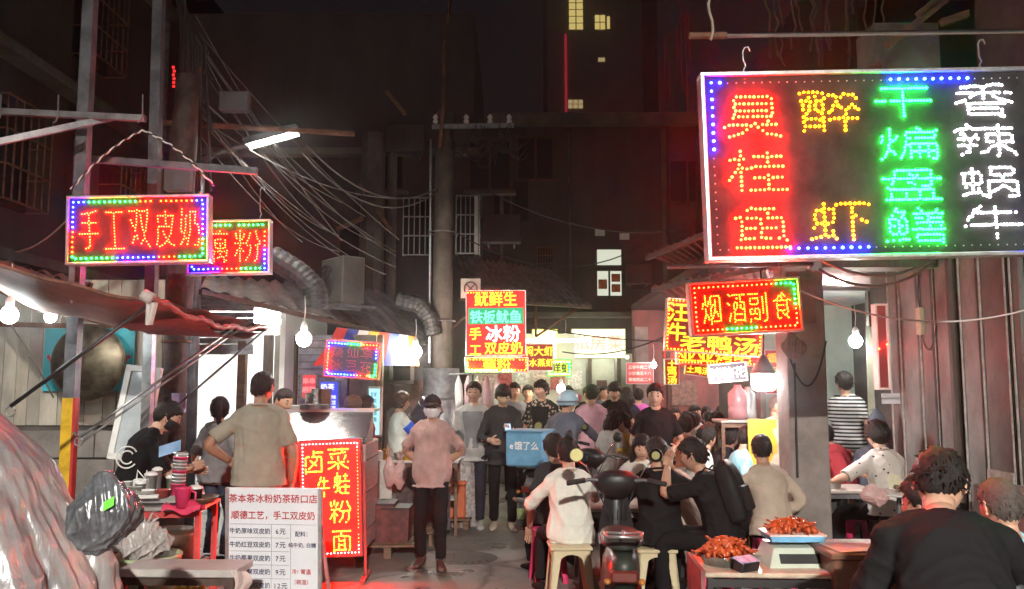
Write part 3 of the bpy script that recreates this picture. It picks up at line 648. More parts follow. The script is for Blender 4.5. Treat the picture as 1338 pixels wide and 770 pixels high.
def pattern(name, base, mark, scale, lo, hi, stripes=False):
    """printed or woven cloth pattern"""
    if name in MATS: return MATS[name]
    m = cloth(name + '_', base); m.name = name; MATS[name] = m; n = m.node_tree; b = n.nodes['Principled BSDF']
    tc = n.nodes.new('ShaderNodeTexCoord'); rp = n.nodes.new('ShaderNodeValToRGB'); rp.color_ramp.interpolation = 'CONSTANT' if stripes else 'LINEAR'
    if stripes:
        tx = n.nodes.new('ShaderNodeTexWave'); tx.bands_direction = 'Z'; tx.inputs['Scale'].default_value = scale; tx.inputs['Distortion'].default_value = 0.3; o = tx.outputs['Fac']
    else:
        tx = n.nodes.new('ShaderNodeTexVoronoi'); tx.inputs['Scale'].default_value = scale; o = tx.outputs['Distance']
    n.links.new(tc.outputs['Object'], tx.inputs['Vector']); n.links.new(o, rp.inputs['Fac'])
    rp.color_ramp.elements[0].position = lo; rp.color_ramp.elements[1].position = hi
    rp.color_ramp.elements[0].color = (*mark, 1); rp.color_ramp.elements[1].color = (*base, 1)
    for l in list(b.inputs['Base Color'].links): n.links.remove(l)
    n.links.new(rp.outputs[0], b.inputs['Base Color']); return m
C['stripe'] = pattern('striped knit', (.55, .54, .52), (.02, .02, .025), 7.5, 0.0, 0.45, True)
C['print'] = pattern('printed tee', (.58, .53, .49), (.05, .045, .05), 13, 0.13, 0.16)
C['floral'] = pattern('floral shirt', (.03, .028, .028), (.40, .35, .28), 22, 0.30, 0.42)

def head_grid(nu=40, nv=30, child=False):
    th = np.linspace(0, math.pi, nv + 1)[:, None]; ph = (np.arange(nu) / nu * 2 * math.pi)[None, :]
    x = np.sin(th) * np.cos(ph); y = np.sin(th) * np.sin(ph); z = np.cos(th) * np.ones_like(ph)
    X = x * .076; Y = y * .096; Z = z * .116
    Y = np.where(y < 0, Y * 1.04, Y); low = np.clip(-z - .1, 0, 1)
    X = X * (1 - .34 * low ** 1.2 * np.where(y > -.3, 1, .9)) * (1 + .05 * np.clip(z, 0, 1)); Y = np.where(y > 0, Y * (1 + .02 * low), Y * (1 - .30 * low))
    Z = np.where((y < 0) & (z < 0), Z * .92, Z)
    f = np.clip(y, 0, 1)
    E = lambda a, b, c, d: np.exp(-((X - a) / c) ** 2 - ((Z - b) / d) ** 2)
    Y = Y + f * (.020 * E(0, -.020, .012, .016) + .009 * E(0, .005, .009, .02) + .004 * (E(.03, .032, .022, .009) + E(-.03, .032, .022, .009)) - .010 * (E(.032, .010, .017, .012) + E(-.032, .010, .017, .012))
                 + .006 * E(0, -.052, .022, .008) - .003 * E(0, -.061, .02, .004) + .006 * E(0, -.092, .022, .016) + .004 * (E(.042, -.02, .02, .02) + E(-.042, -.02, .02, .02)))
    P_ = np.stack([X, Y, Z], -1); return P_, (x, y, z)
HG, HD = head_grid()
def grid_faces(nu, nv): return [(i * nu + j, (i + 1) * nu + j, (i + 1) * nu + (j + 1) % nu, i * nu + (j + 1) % nu) for i in range(nv) for j in range(nu)]
HF = grid_faces(40, 30)
def frame(d, hint):
    d = nrm(d); x = nrm(np.cross(d, hint)); return x, d, np.cross(x, d)
def ik(a, b, l1, l2, hint):
    """elbow/knee position"""
    d = b - a; L = np.linalg.norm(d); 
    if L > (l1 + l2) * .998: b = a + d / L * (l1 + l2) * .998; d = b - a; L = np.linalg.norm(d)
    L = max(L, abs(l1 - l2) + .02); c = (l1 * l1 - l2 * l2 + L * L) / (2 * L); h = math.sqrt(max(0, l1 * l1 - c * c)); dn = nrm(d)
    q = np.asarray(hint, float); q = nrm(q - dn * (q @ dn)); return a + dn * c + q * h, b
def limb(mb, pts, rs, n=10, m=0, sub=4):
    """smooth tapering limb through points"""
    pts = [np.asarray(p, float) for p in pts]; out = []; rr = []
    for i in range(len(pts) - 1):
        for t in np.linspace(0, 1, sub, endpoint=False): out.append(pts[i] * (1 - t) + pts[i + 1] * t); rr.append(rs[i] * (1 - t) + rs[i + 1] * t)
    out.append(pts[-1]); rr.append(rs[-1])
    for _ in range(1):
        o2 = list(out)
        for i in range(1, len(out) - 1): o2[i] = out[i] * .5 + (out[i - 1] + out[i + 1]) * .25
        out = o2
    mb.tube(out, rr, n, m)
    mb.ell(out[0], (rs[0],) * 3, n, 6, m=m)
def hand(mb, wrist, d, pn, s=1.0, curl=.5, thumb=1, m=0):
    """palm and five separate bent fingers; d = direction of the hand, pn = way the palm faces"""
    x, d, pn = frame(d, pn); pn = -pn if False else pn; side = np.cross(d, pn)
    pl = wrist + d * .045 * s
    R = np.stack([side, d, pn], 1)
    mb.tube([wrist - d * .01, wrist + d * .03 * s, wrist + d * .07 * s, wrist + d * .088 * s], [(.014 * s, .026 * s), (.015 * s, .036 * s), (.014 * s, .042 * s), (.010 * s, .038 * s)], 8, m) if False else mb.cbox(pl, (.078 * s, .092 * s, .028 * s), .010, R, m)
    for i, (o, L) in enumerate(((-.029, .070), (-.010, .080), (.010, .075), (.028, .058))):
        p = wrist + d * .086 * s + side * o * s; a = .15 + curl * .25; pts = [p - d * .01]; dirc = d
        for j, fr in enumerate((.45, .32, .23)):
            ang = curl * (.7 + .45 * j); dd = nrm(d * math.cos(ang) + pn * math.sin(ang)); pts.append(pts[-1] + dd * L * fr * s * 1.08)
        mb.tube(pts, [.0092 * s, .009 * s, .0082 * s, .0065 * s], 6, m)
    tb = wrist + d * .028 * s - side * .034 * s * thumb
    td = nrm(d * .75 - side * thumb * .65 + pn * .35 * curl); pts = [tb, tb + td * .036 * s, tb + td * .036 * s + nrm(td + pn * curl * .6 + d * .3) * .03 * s]
    mb.tube(pts, [.0125 * s, .0105 * s, .0078 * s], 6, m)

def person(label, loc, yaw, H=1.70, pose='stand', hip=None, lean=0, side=0, head=(0, 0, 0), lh=None, rh=None, lf=None, rf=None, top='black', bottom='char', sleeve=.62, skin=1, hair='short', hairm=None, shoes='black', legs='long',
           group=None, lod=1, girth=1.0, extra=None, hem=.10, mask=None, cap=None, el=None, er=None, hc=.5, child=False, twist=0, lpn=None, rpn=None, collar=False, shirt2=None, shoulder=1.0, hairlen=0, seed=None):
    """yaw = heading in degrees (0 looks up the alley, 180 at the camera). Hands and feet: local targets, x right, y forward, z up from the ground."""
    t = thing('person', label, 'person', loc, rad(yaw), group)
    s = H / 1.72; rg = np.random.default_rng(seed if seed is not None else abs(hash(label)) % 99991 if False else sum(map(ord, label)))
    sit = pose == 'sit'; hz = hip if hip is not None else (.54 if sit else .93 * s)
    seat_z = hz
    pel = V(0, 0, hz); L = rad(lean); S = rad(side)
    def dirv(a): return nrm(V(math.sin(S) , math.sin(a), math.cos(a) * math.cos(S)))
    rt0 = V(1, 0, 0); rt1 = rotz(rad(twist)) @ rt0
    sp = [pel]; dv = []
    for i, (ln, fa) in enumerate(((.10, .35), (.10, .7), (.10, .95), (.10, 1.1), (.10, 1.25))):
        d = dirv(L * fa); dv.append(d); sp.append(sp[-1] + d * ln * s * 1.0)
    nb = sp[-1]; ud = dv[-1]
    def fr_(i):
        d = dv[min(int(i), len(dv) - 1)]; r = nrm((rt0 * (1 - i / 5) + rt1 * (i / 5))); r = nrm(r - d * (r @ d)); return r, np.cross(d, r), d
    rS, fS, uS = fr_(5)
    fS = np.cross(uS, rS)
    gth = girth
    tor = [(-.12, .135, .10), (-.05, .165, .122), (.0, .170, .125), (.10, .150 * gth, .108 * gth), (.20, .148 * gth, .106 * gth), (.30, .165, .112), (.38, .176, .112), (.43, .160, .098), (.47, .112, .078), (.50, .066, .062), (.53, .052, .055)]
    def ring(h, rx, ry, add=0, n=16):
        i = np.clip(h / .10, 0, 4.999); k = int(i); fr = i - k
        if h < 0: c = sp[0] + dv[0] * h * s * (1 if not sit else .6); r, f, u = fr_(0); f = np.cross(u, r)
        elif h > .5: c = nb + ud * (h - .5) * s; r, f = rS, fS
        else: c = sp[k] * (1 - fr) + sp[k + 1] * fr; r, _, u = fr_(k + fr); f = np.cross(u, r)
        an = np.arange(n) / n * 2 * math.pi; sq = 1.0
        return c + np.outer(np.cos(an), r * (rx * s + add)) + np.outer(np.sin(an), f * (ry * s + add))
    sw = .182 * s * shoulder
    shl = {-1: nb - ud * .092 * s - rS * sw, 1: nb - ud * .092 * s + rS * sw}
    ua, fa, th_, sh_ = .285 * s, .25 * s, .43 * s, .425 * s
    tgt = {-1: lh, 1: rh}; hint = {-1: el, 1: er}; arms = {}
    for q in (-1, 1):
        tg = tgt[q]
        if tg is None: tg = shl[q] + V(q * .07, .05, -.50) * s
        tg = np.asarray(tg, float); hn = hint[q] if hint[q] is not None else V(q * .55, -.8, -.35)
        e, wv = ik(shl[q], tg, ua, fa, hn); arms[q] = (shl[q], e, wv)
    hipj = {q: pel + rt0 * q * .09 * s - V(0, 0, .02) for q in (-1, 1)}; legsd = {}
    for q in (-1, 1):
        tg = lf if q < 0 else rf
        if tg is None: tg = V(q * .11, .38 * s, .075 * s) if sit else V(q * .10 * s, 0.02, .075 * s)
        kn, an_ = ik(hipj[q], np.asarray(tg, float), th_, sh_, V(q * .12, 1, .6 if sit else .05)); legsd[q] = (hipj[q], kn, an_)
    det = lod
    # ---- body: head, neck, forearms, hands (and bare legs) as one figure
    b = MB(); hd = R_head = None
    hy, hp, hr = (rad(a) for a in head)
    base = np.stack([rS, fS, uS], 1); upz = V(0, 0, 1)
    lean2 = np.stack([nrm(rS - upz * rS[2]), np.cross(upz, nrm(rS - upz * rS[2])), upz], 1)
    Rh = (lean2) @ rotz(-hy) @ rotx(-hp) @ roty(hr)
    hs = s * 1.06 * (1.12 if child else 1.0) * (1.0 if H > 1.5 else 1.06)
    nk = nb + ud * .040 * s
    hc_ = nk + Rh @ V(0, .018, .098) * hs
    vh = (HG.reshape(-1, 3) * hs) @ Rh.T + hc_
    mi = np.zeros(len(HF), int); cen = HG.reshape(-1, 3)[np.array(HF)].mean(1)
    front = cen[:, 1] > .04
    mi[front & (np.abs(cen[:, 0]) < .024) & (np.abs(cen[:, 2] + .053) < .0085)] = 1
    mi[front & (np.abs(np.abs(cen[:, 0]) - .032) < .014) & (np.abs(cen[:, 2] - .036) < .006)] = 2
    o = b.n; b.v.append(vh); b.n += len(vh); b.f.extend([tuple(i + o for i in f) for f in HF]); b.m.extend(mi.tolist())
    for q in (-1, 1):
        ey = hc_ + Rh @ (V(q * .032, .0815, .010) * hs); b.ell(ey, (.0135 * hs, .008 * hs, .0058 * hs), 8, 5, Rh, 3); b.ell(ey + Rh @ V(0, .0055 * hs, 0), (.0085 * hs, .004 * hs, .0062 * hs), 7, 5, Rh, 4)
        ea = hc_ + Rh @ (V(q * .078, -.008, -.002) * hs); Re = Rh @ rotz(q * .45) @ rotx(-.15)
        b.tube([ea + Re @ (V(0, .012 * math.cos(a) - .004, .030 * math.sin(a)) * hs) for a in np.linspace(-2.2, 2.6, 9)], .0062 * hs, 6); b.ell(ea, (.006 * hs, .014 * hs, .026 * hs), 8, 6, Re)
    b.tube([nb - ud * .06 * s, nb + ud * .0 * s, nk, hc_ + Rh @ V(0, -.012, -.06) * hs], [(.066 * s, .062 * s), (.056 * s, .056 * s), (.053 * s, .054 * s), (.052 * s, .056 * s)], 14)
    for q in (-1, 1):
        a, e, wv = arms[q]; up = a * .4 + e * .6
        r0 = .047 * s * (1 if not child else .9)
        limb(b, [a * .85 + e * .15 - rS * q * .012, e, e + (wv - e) * .35, wv], [.038 * s, .040 * s, .042 * s, .026 * s], 10)
        hdv = nrm(wv - e); pn = lpn if q < 0 else rpn
        if pn is None: pn = -rS * q if not sit else V(0, 0, -1) + V(0, .3, 0)
        hand(b, wv, hdv, np.asarray(pn, float), s * 1.0, hc, thumb=-q if False else q * -1)
    if legs != 'long':
        for q in (-1, 1): hj, kn, an_ = legsd[q]; limb(b, [hj, kn, kn + (an_ - kn) * .35, an_], [.07 * s, .055 * s, .056 * s, .035 * s], 10)
    rings = [ring(h, rx, ry) for h, rx, ry in tor]; b.loft(rings)
    body = b.build('body', [SKIN[skin], LIPS, BROW, EYEW, EYED], t, smooth=True)
    # ---- top
    vx = (.011, .014, .019)[lod]
    m = MB(); ad = .014 * s
    hh = [(-hem * (1 if not sit else .9), .178, .135)] + [(h, rx, ry) for h, rx, ry in tor if h > -hem + .02 and h < .49]
    tr = [ring(h, rx * (1 + .03), ry * (1.05), ad + (.020 if h < .05 else .010 if h < .2 else 0)) for h, rx, ry in hh] + [ring(.50, .074, .070, .006)]
    m.loft(tr)
    for q in (-1, 1):
        a, e, wv = arms[q]
        if sleeve <= 1: pts = [a - rS * q * .03, a + (e - a) * sleeve]; rs = [.060 * s, .062 * s + .004]
        else: f_ = sleeve - 1; pts = [a - rS * q * .03, a + (e - a) * .5, e, e + (wv - e) * f_]; rs = [.060 * s, .057 * s, .053 * s, .042 * s]
        limb(m, pts, rs, 10); m.ell(a - rS * q * .012, (.060 * s,) * 3, 10, 8); m.tube([nb - ud * .012 * s + rS * q * .035 * s, nb - ud * .03 * s + rS * q * .10 * s, a + ud * .012 * s - rS * q * .01 * s], [.048 * s, .052 * s, .046 * s], 10)
    if collar: m.tube([nb + ud * .005 + (rS * math.cos(a) * .066 + fS * math.sin(a) * .068 + ud * (.018 - .022 * max(0, math.sin(a)))) * s for a in np.linspace(math.pi / 2 + .35, math.pi * 2.5 - .35, 14)], .013 * s, 6)
    me = remesh(m, vx, 5, .0095 if lod < 2 else .006, seed=sum(map(ord, label)) % 991); me.materials.append(C[top] if isinstance(top, str) else top)
    tp = link({'top': 'shirt'}['top'], me, t)
    if shirt2:                                             # open jacket over a tee
        m = MB(); sec = []
        for h, rx, ry in [q for q in tor if -.03 < q[0] < .46]:
            c = ring(h, rx * 1.03, ry * 1.05, ad + .012 + (.010 if h < .05 else .004), 48); w = 3 + 2.2 * max(0, h) / .45; sec.append(np.array([c[12 + int(round(j * w / 6))] * (1 - abs((j * w / 6) % 1)) + c[12 + int(math.floor(j * w / 6)) + 1] * ((j * w / 6) % 1) if False else c[12] * 0 + c[int(12 + math.floor(j * w / 6.0))] * (1 - (j * w / 6.0) % 1) + c[int(12 + math.floor(j * w / 6.0)) + 1] * ((j * w / 6.0) % 1) for j in range(-6, 7)]))
        m.loft([q for q in sec], cap=False, closed=False); m.build('undershirt', C[shirt2], t, smooth=True)
    if lod == 0:                                           # neckband and sleeve hems
        tm_ = C[top] if isinstance(top, str) else top
        if lean < 12: m = MB(); m.tube([nb + ud * (.004 - .016 * math.sin(a)) * s + (rS * math.cos(a) * .068 + fS * math.sin(a) * .066) * s for a in np.linspace(0, 2 * math.pi, 25)], .0085 * s, 6); m.build('neckband', tm_, t, smooth=True)
        if sleeve <= 1:
            for q in (-1, 1):
                a, e, wv = arms[q]; d = nrm(e - a); x1 = nrm(np.cross(d, V(.3, .8, .2))); y1 = np.cross(d, x1); c0 = a + (e - a) * sleeve
                m = MB(); m.tube([c0 + (x1 * math.cos(k) + y1 * math.sin(k)) * (.055 * s + .003) for k in np.linspace(0, 2 * math.pi, 19)], .0055 * s, 5); m.build('sleeve_hem', tm_, t, smooth=True)
    # ---- trousers
    m = MB(); rr = [ring(h, rx, ry, .010) for h, rx, ry in tor[:4]]
    m.loft([ring(-.12, .12, .09, .008)] + rr[1:])
    for q in (-1, 1):
        hj, kn, an_ = legsd[q]
        if legs == 'long': limb(m, [hj, kn, kn + (an_ - kn) * .4, an_ + (kn - an_) * .05], [.088 * s, .068 * s, .063 * s, .054 * s], 12)
        else: limb(m, [hj, kn + (hj - kn) * (.0 if legs == 'short' else .0)], [.092 * s, .080 * s], 12)
    me = remesh(m, vx * 1.1, 4, .0062 if lod < 2 else .005, seed=len(label)); me.materials.append(C[bottom]); link('trousers', me, t)
    # ---- shoes
    for q in (-1, 1):
        hj, kn, an_ = legsd[q]; fd = nrm(V(q * .18, 1, 0)); sx = np.cross(fd, V(0, 0, 1)); z0 = an_[2] - .075 * s; c0 = V(an_[0], an_[1], z0)
        m = MB(); rg_ = []
        for u, hw, ht in ((-.085, .022, .05), (-.075, .034, .085), (-.03, .037, .088), (.03, .040, .075), (.09, .047, .055), (.14, .046, .045), (.175, .034, .035), (.19, .016, .022)):
            an2 = np.arange(10) / 10 * 2 * math.pi; cc = c0 + fd * u * s
            rg_.append(cc + np.outer(np.cos(an2) * hw * s, sx) + np.outer((np.sin(an2) * .5 + .5) * ht * s * np.where(np.sin(an2) < 0, .6, 1), V(0, 0, 1)))
        m.loft(rg_)
        m.build('shoe', C[shoes] if shoes in C else shoes, t, smooth=True)
    # ---- hair
    HM = hairm or HAIR; G = HG; X, Y, Z = G[..., 0], G[..., 1], G[..., 2]
    if hair and hair != 'none':
        YS = [-.12, -.06, -.03, -.012, .012, .026, .05, .07, .12]
        prof = {'short': [-.086, -.076, -.048, .0, -.020, .018, .048, .059, .063], 'crop': [-.07, -.06, -.03, .012, .004, .03, .055, .066, .070], 'fringe': [-.09, -.08, -.055, -.012, -.03, .0, .026, .034, .036],
                'long': [-.13, -.125, -.10, -.08, -.06, -.01, .036, .052, .056], 'bald': [-.055, -.05, -.02, .02, .03, .2, .2, .2, .2]}[hair if hair in ('short', 'crop', 'fringe', 'bald', 'long') else 'long' if hair == 'ponytail' else 'short']
        zl = np.interp(Y, YS, prof) + rg.uniform(-.006, .006, 40)[None, :] + .004 * np.sin(HD[0] * 31); ex = Z - zl; mk = np.clip((ex + .004) / .022, 0, 1); mk = mk * mk * (3 - 2 * mk)
        top_t = {'crop': .010, 'bald': .004, 'bun': .014, 'ponytail': .015, 'fringe': .021}.get(hair, .018)
        a1 = np.sin(X * 160 + Y * 90 + rg.uniform(0, 6)) * np.sin(Y * 140 - Z * 60 + rg.uniform(0, 6)); a2 = rg.uniform(-1, 1, X.shape)
        lo_ = .30 if hair in ('short', 'crop') else .6; thick = (top_t * 1.15 * (lo_ + (1 - lo_) * np.clip(Z / .07 + .1, 0, 1)) * (1 + .25 * a1 + .20 * a2)) * mk + .0015 - .006 * (mk < .02)
        N_ = np.stack([X / .076 ** 2, Y / .096 ** 2, Z / .116 ** 2], -1); N_ /= np.linalg.norm(N_, axis=-1, keepdims=True) + 1e-9
        Hh = (G + N_ * thick[..., None]).reshape(-1, 3); mkf = mk.reshape(-1)
        fs = [f for f in HF if max(mkf[i] for i in f) > .02]
        m = MB(); o = m.n; m.v.append((Hh * hs) @ Rh.T + hc_); m.n += len(Hh); m.f.extend(fs); m.m.extend([0] * len(fs))
        tf = lambda p: hc_ + Rh @ (V(*p) * hs)
        if hair in ('short', 'fringe', 'crop', 'long', 'ponytail'):               # loose tufts break up the outline
            for _ in range((260, 110, 45)[lod]):
                i = rg.integers(1, 20); j = rg.integers(0, 40)
                if mk[i, j] < .2: continue
                p0 = G[i, j] + N_[i, j] * thick[i, j] * .6; dn = nrm(N_[i, j] * .45 + V(rg.uniform(-.6, .6), .55 if Y[i, j] > -.02 else -.3, -.25 - .4 * (Z[i, j] < .06)))
                ln = rg.uniform(.014, .030) * (.45 if hair == 'crop' else 1); m.tube([tf(p0), tf(p0 + dn * ln * .6), tf(p0 + dn * ln + V(0, 0, -.006))], [.0055 * hs, .0042 * hs, .0008], 4)
        if hair == 'bun':
            m.ell(tf((0, -.075, .125)), (.034 * hs, .032 * hs, .030 * hs), 12, 8, Rh); m.tube([tf((.032 * math.cos(a), -.068 + .01 * math.cos(a), .118 + .026 * math.sin(a))) for a in np.linspace(0, 6.28, 14)], .010 * hs, 6)
        if hair == 'ponytail':
            m.tube([tf((0, -.085, .06)), tf((0, -.125, .065)), tf((0, -.145, .02)), tf((.004, -.14, -.06)), tf((.008, -.125, -.14)), tf((.01, -.115, -.19))], [.018 * hs, .026 * hs, .034 * hs, .032 * hs, .022 * hs, .004], 10)
        if hair == 'long' and hairlen:
            for q in range(9):
                a = math.pi + (q - 4) * .32 + math.pi / 2 - math.pi; a = -math.pi / 2 + (q - 4) * .36
                x0, y0 = .078 * math.cos(a), .092 * math.sin(a); m.tube([tf((x0, y0, .0)), tf((x0 * 1.08, y0 * 1.08, -.07)), tf((x0 * 1.0, y0 * 1.05, -.07 - hairlen * .6)), tf((x0 * .9, y0 * .98, -.07 - hairlen))], [.028 * hs, .032 * hs, .028 * hs, .006], 7)
        m.build('hair', HM, t, smooth=True)
    if mask is not None:
        mm = np.clip(1 - np.abs(Z + .045) / .048, 0, 1) * (Y > -.0); G2 = G + np.stack([X * .06, np.full_like(X, .010) * np.clip(Y / .05, 0, 1), 0 * Z], -1)
        fl = ((np.abs(Z + .046) < .047) & (Y > .012)).reshape(-1); fs = [f for f in HF if sum(fl[i] for i in f) >= 3]
        m = MB(); m.v.append((G2.reshape(-1, 3) * hs) @ Rh.T + hc_); m.n += X.size; m.f.extend(fs); m.m.extend([0] * len(fs))
        for q in (-1, 1): m.tube([hc_ + Rh @ (V(q * .07, .035, -.02) * hs), hc_ + Rh @ (V(q * .084, .005, .015) * hs)], .0025, 5); m.tube([hc_ + Rh @ (V(q * .058, .045, -.075) * hs), hc_ + Rh @ (V(q * .084, -.004, -.02) * hs)], .0025, 5)
        m.build('mask', mask, t, smooth=True)
    if cap is not None:
        fl = Z > .028 + .10 * np.clip(Y, 0, 1); ok = fl.reshape(-1); fs = [f for f in HF if all(ok[i] for i in f)]
        N_ = np.stack([X / .076 ** 2, Y / .096 ** 2, Z / .116 ** 2], -1); N_ /= np.linalg.norm(N_, axis=-1, keepdims=True) + 1e-9
        m = MB(); m.v.append(((G + N_ * .018).reshape(-1, 3) * hs) @ Rh.T + hc_); m.n += X.size; m.f.extend(fs); m.m.extend([0] * len(fs))
        def brim(u, v):
            a = (u - .5) * 2.2; r = .098 + .068 * v * math.cos(a * .62); return hc_ + Rh @ (V(math.sin(a) * (r * .82), math.cos(a) * r * 1.02, .042 - .016 * v - .006 * (2 * u - 1) ** 2 * 2) * hs)
        m.grid(brim, 12, 3); m.grid(lambda u, v: brim(1 - u, v) - Rh @ V(0, 0, .004), 12, 3)
        m.ell(hc_ + Rh @ (V(0, -.002, .134) * hs), (.008,) * 3, 6, 4); m.build('cap', cap, t, smooth=True)
    t['_'] = 0; del t['_']
    return dict(t=t, Rh=Rh, hc=hc_, hs=hs, nb=nb, rS=rS, fS=fS, uS=uS, shl=shl, arms=arms, legs=legsd, pel=pel, sp=sp, s=s, ring=ring)
# ================================================================== LAMPS, POLES, LEFT SIDE
def bulb(label, px, py, D, r, L, col=(1, .94, .84), cord=.25, group='bare bulbs hung along the stalls', shade=False, loc=None):
    r *= .85; c = P(px, py, D) if loc is None else Vector(loc); t = thing('light_bulb', label, 'lamp', c, 0, group)
    m = MB(); m.lathe((0, 0, 0), [(0.001, -r * 1.05), (r * .55, -r * .88), (r * .9, -r * .45), (r, 0), (r * .92, r * .4), (r * .68, r * .78), (r * .44, r * .95)], 16); m.build('globe', glowmat('bulb light %g %s' % (L, col), col, L), t, smooth=True)
    m = MB(); m.lathe((0, 0, 0), [(r * .46, r * .93), (r * .50, r * 1.8), (r * .2, r * 2.3), (.001, r * 2.35)], 12); m.tube([(0, 0, r * 2.2), (.01, 0, r * 2.2 + cord * .5), (0, 0, r * 2.2 + cord)], .005, 6); m.build('socket', wplas, t, smooth=True)
    if shade: m = MB(); m.lathe((0, 0, 0), [(r * .5, r * 1.9), (r * 1.2, r * 1.4), (r * 2.2, r * .8), (r * 2.18, r * .75), (r * 1.15, r * 1.32)], 20); m.build('shade', steel, t, smooth=True)
    return t
bulb('bare bulb at the left edge beneath the sagging brown awning', 12, 412, 6.2, .072, 130, (.93, 1, .98))
bulb('bare bulb on the post beside the bright doorway', 397, 443, 8.1, .085, 110, (1, .95, .82))
bulb('bare bulb under the coloured striped awning by the utility pole', 543, 460, 11, .095, 190, (1, .95, .85))
bulb('bare bulb in the right hand doorway over the man in stripes', 1118, 446, 9.6, .085, 130, (.95, 1, .92))
bulb('small bulb low in front of the far food counter', 733, 508, 13.0, .075, 140, (1, .85, .62))
bulb('small white bulb beside the light box at the alley end', 739, 447, 16.5, .10, 80, (1, .98, .8))
bulb('small bulb over the red menu board', 854, 477, 15.0, .06, 120, (1, .85, .8))
bulb('shaded pan lamp under the awning by the round wok', 66, 414, 7.6, .06, 160, (1, .97, .9), shade=True)
# bright covered lamp above the right hand tables
c = P(998, 497, 8.2); t = thing('lantern_lamp', 'very bright white lamp with dark cap above the tables on the right', 'lamp', c)
m = MB(); m.lathe((0, 0, 0), [(.001, -.10), (.09, -.095), (.115, -.06), (.115, .06), (.10, .085), (.05, .10)], 18); m.build('globe', glowmat('lantern light', (1, .97, .95), 105), t, smooth=True)
m = MB(); m.lathe((0, 0, 0), [(.13, .06), (.10, .11), (.05, .2), (.02, .24), (.001, .25)], 18); m.tube([(0, 0, .24), (0.02, 0, .6), (0, 0, 1.1)], .008, 6); m.build('cap', black, t, smooth=True)
def street_lamp(label, foot, h, arm, L):
    """pole, arm and lit head; arm = vector from pole top to the head"""
    t = thing('street_lamp', label, 'street lamp', foot, 0, 'street lamps along the alley'); arm = np.array(arm, float); u = nrm(arm)
    m = MB(); m.tube([(0, 0, 0), (0, 0, h)], [.075, .05], 12); m.build('pole', dsteel, t, smooth=True)
    m = MB(); m.tube([V(0, 0, h - .05), V(0, 0, h) + arm * .3, V(0, 0, h) + arm], [.035, .03, .026], 10); m.build('arm', dsteel, t, smooth=True)
    hd = V(0, 0, h) + arm; x = nrm(np.cross(u, V(0, 0, 1))); z = np.cross(x, u); R = np.stack([x, u, z], 1)
    m = MB(); m.cbox(hd + u * .22 + z * .035, (.21, .60, .05), .02, R)
    for sx in (-1, 1): m.box(hd + u * .22 + x * sx * .10, (.012, .58, .05), R)
    for sy in (-1, 1): m.box(hd + u * (.22 + sy * .285), (.19, .012, .05), R)
    m.build('housing', dsteel, t)
    m = MB(); m.cbox(hd + u * .22 + z * .002, (.18, .54, .012), .004, R); m.build('lens', glowmat('street lamp lens %g' % L, (1, .94, .85) if L > 200 else (1, .97, .86), L), t)
    return t
hp = P(357, 185, 9.0); pb = P(262, 206, 9.0)
street_lamp('lit street lamp on an arm among the tangled cables at upper left', (pb.x, 9.0, 0), pb.z, (hp.x - pb.x - .22, 0, hp.z - pb.z - .02), 90)
street_lamp('assumed street lamp out of view behind the viewer, added to light the people facing us', (3.0, -10.0, 0), 6.8, (-1.7, .5, .12), 25000)  # added off-frame fill light, far stronger than the lamp in view

def post(name, label, a, b, wd, m, cat='post', group=None, D0=None):
    A = P(*a); B = P(*b); t = thing(name, label, cat, (B.x, B.y, 0), 0, group); o = Vector((B.x, B.y, 0))
    return t, A - o, B - o
t, A, B = post('steel_post', 'tall square steel post at left with yellow and red painted foot', (120, -30, 6.3), (93, 520, 6.3), .1, steel)
m = MB(); m.bar(A, B, .085); m.build('shaft', dsteel, t)
B2 = P(90, 600, 6.3) - Vector(t.location); m = MB(); m.bar(B, (B.x * .5 + B2.x * .5, 0, 0), .088); m.build('painted_foot', mat('yellow paint', (.62, .38, .02), .5, var=.25, scale=12), t)
m = MB(); m.bar((B.x + .05, -.02, B.z), (B.x * .5 + B2.x * .5 + .05, -.02, 0), .02, .06); m.build('red_stripe', mat('red paint', (.5, .03, .03), .5), t)
m = MB(); m.ell((B.x + .07, -.05, .98 + .38), (.02, .02, .02)); m.build('bolt', chrome, t)
t, A, B = post('steel_post', 'tall plain steel post behind the five character sign', (209, -30, 7.2), (196, 560, 7.2), .1, steel)
m = MB(); m.bar(A, (B.x, 0, 0), .085); m.build('shaft', dsteel, t)
t, A, B = post('steel_post', 'short grey post left of the sooty column under the awning', (196, 425, 7.0), (194, 560, 7.0), .1, steel)
m = MB(); m.bar(A, (B.x, 0, 0), .075); m.build('shaft', steel, t)
# sign rack bars
def bars(name, label, segs, r, m_, cat='rack', sq=False):
    o = P(*segs[0][0]); t = thing(name, label, cat, o)
    for a, b_ in segs:
        q = MB(); a = P(*a) - o; b_ = P(*b_) - o
        q.bar(a, b_, r * 2) if sq else q.tube([a, b_], r, 8)
        q.build('bar', m_, t, smooth=not sq)
    return t
bars('sign_rack', 'pair of crossing steel bars with hooks at the left edge', [((-40, 144, 6), (190, 155, 6)), ((-40, 194, 5.6), (150, 153, 6.1))], .022, steel, sq=True)
t = bars('sign_rack', 'steel bar carrying the two red signs', [((113, 208, 6.6), (336, 224, 6.6))], .026, dsteel, sq=True)
bars('rusty_pipe', 'rusty horizontal pipe below the cable tangle', [((205, 160, 8.6), (463, 175, 8.6))], .03, rust, 'pipe')
m_ = MB()
hk = thing('metal_hook', 'row of wire hooks hanging from the left rack', 'hook', P(3, 150, 6))
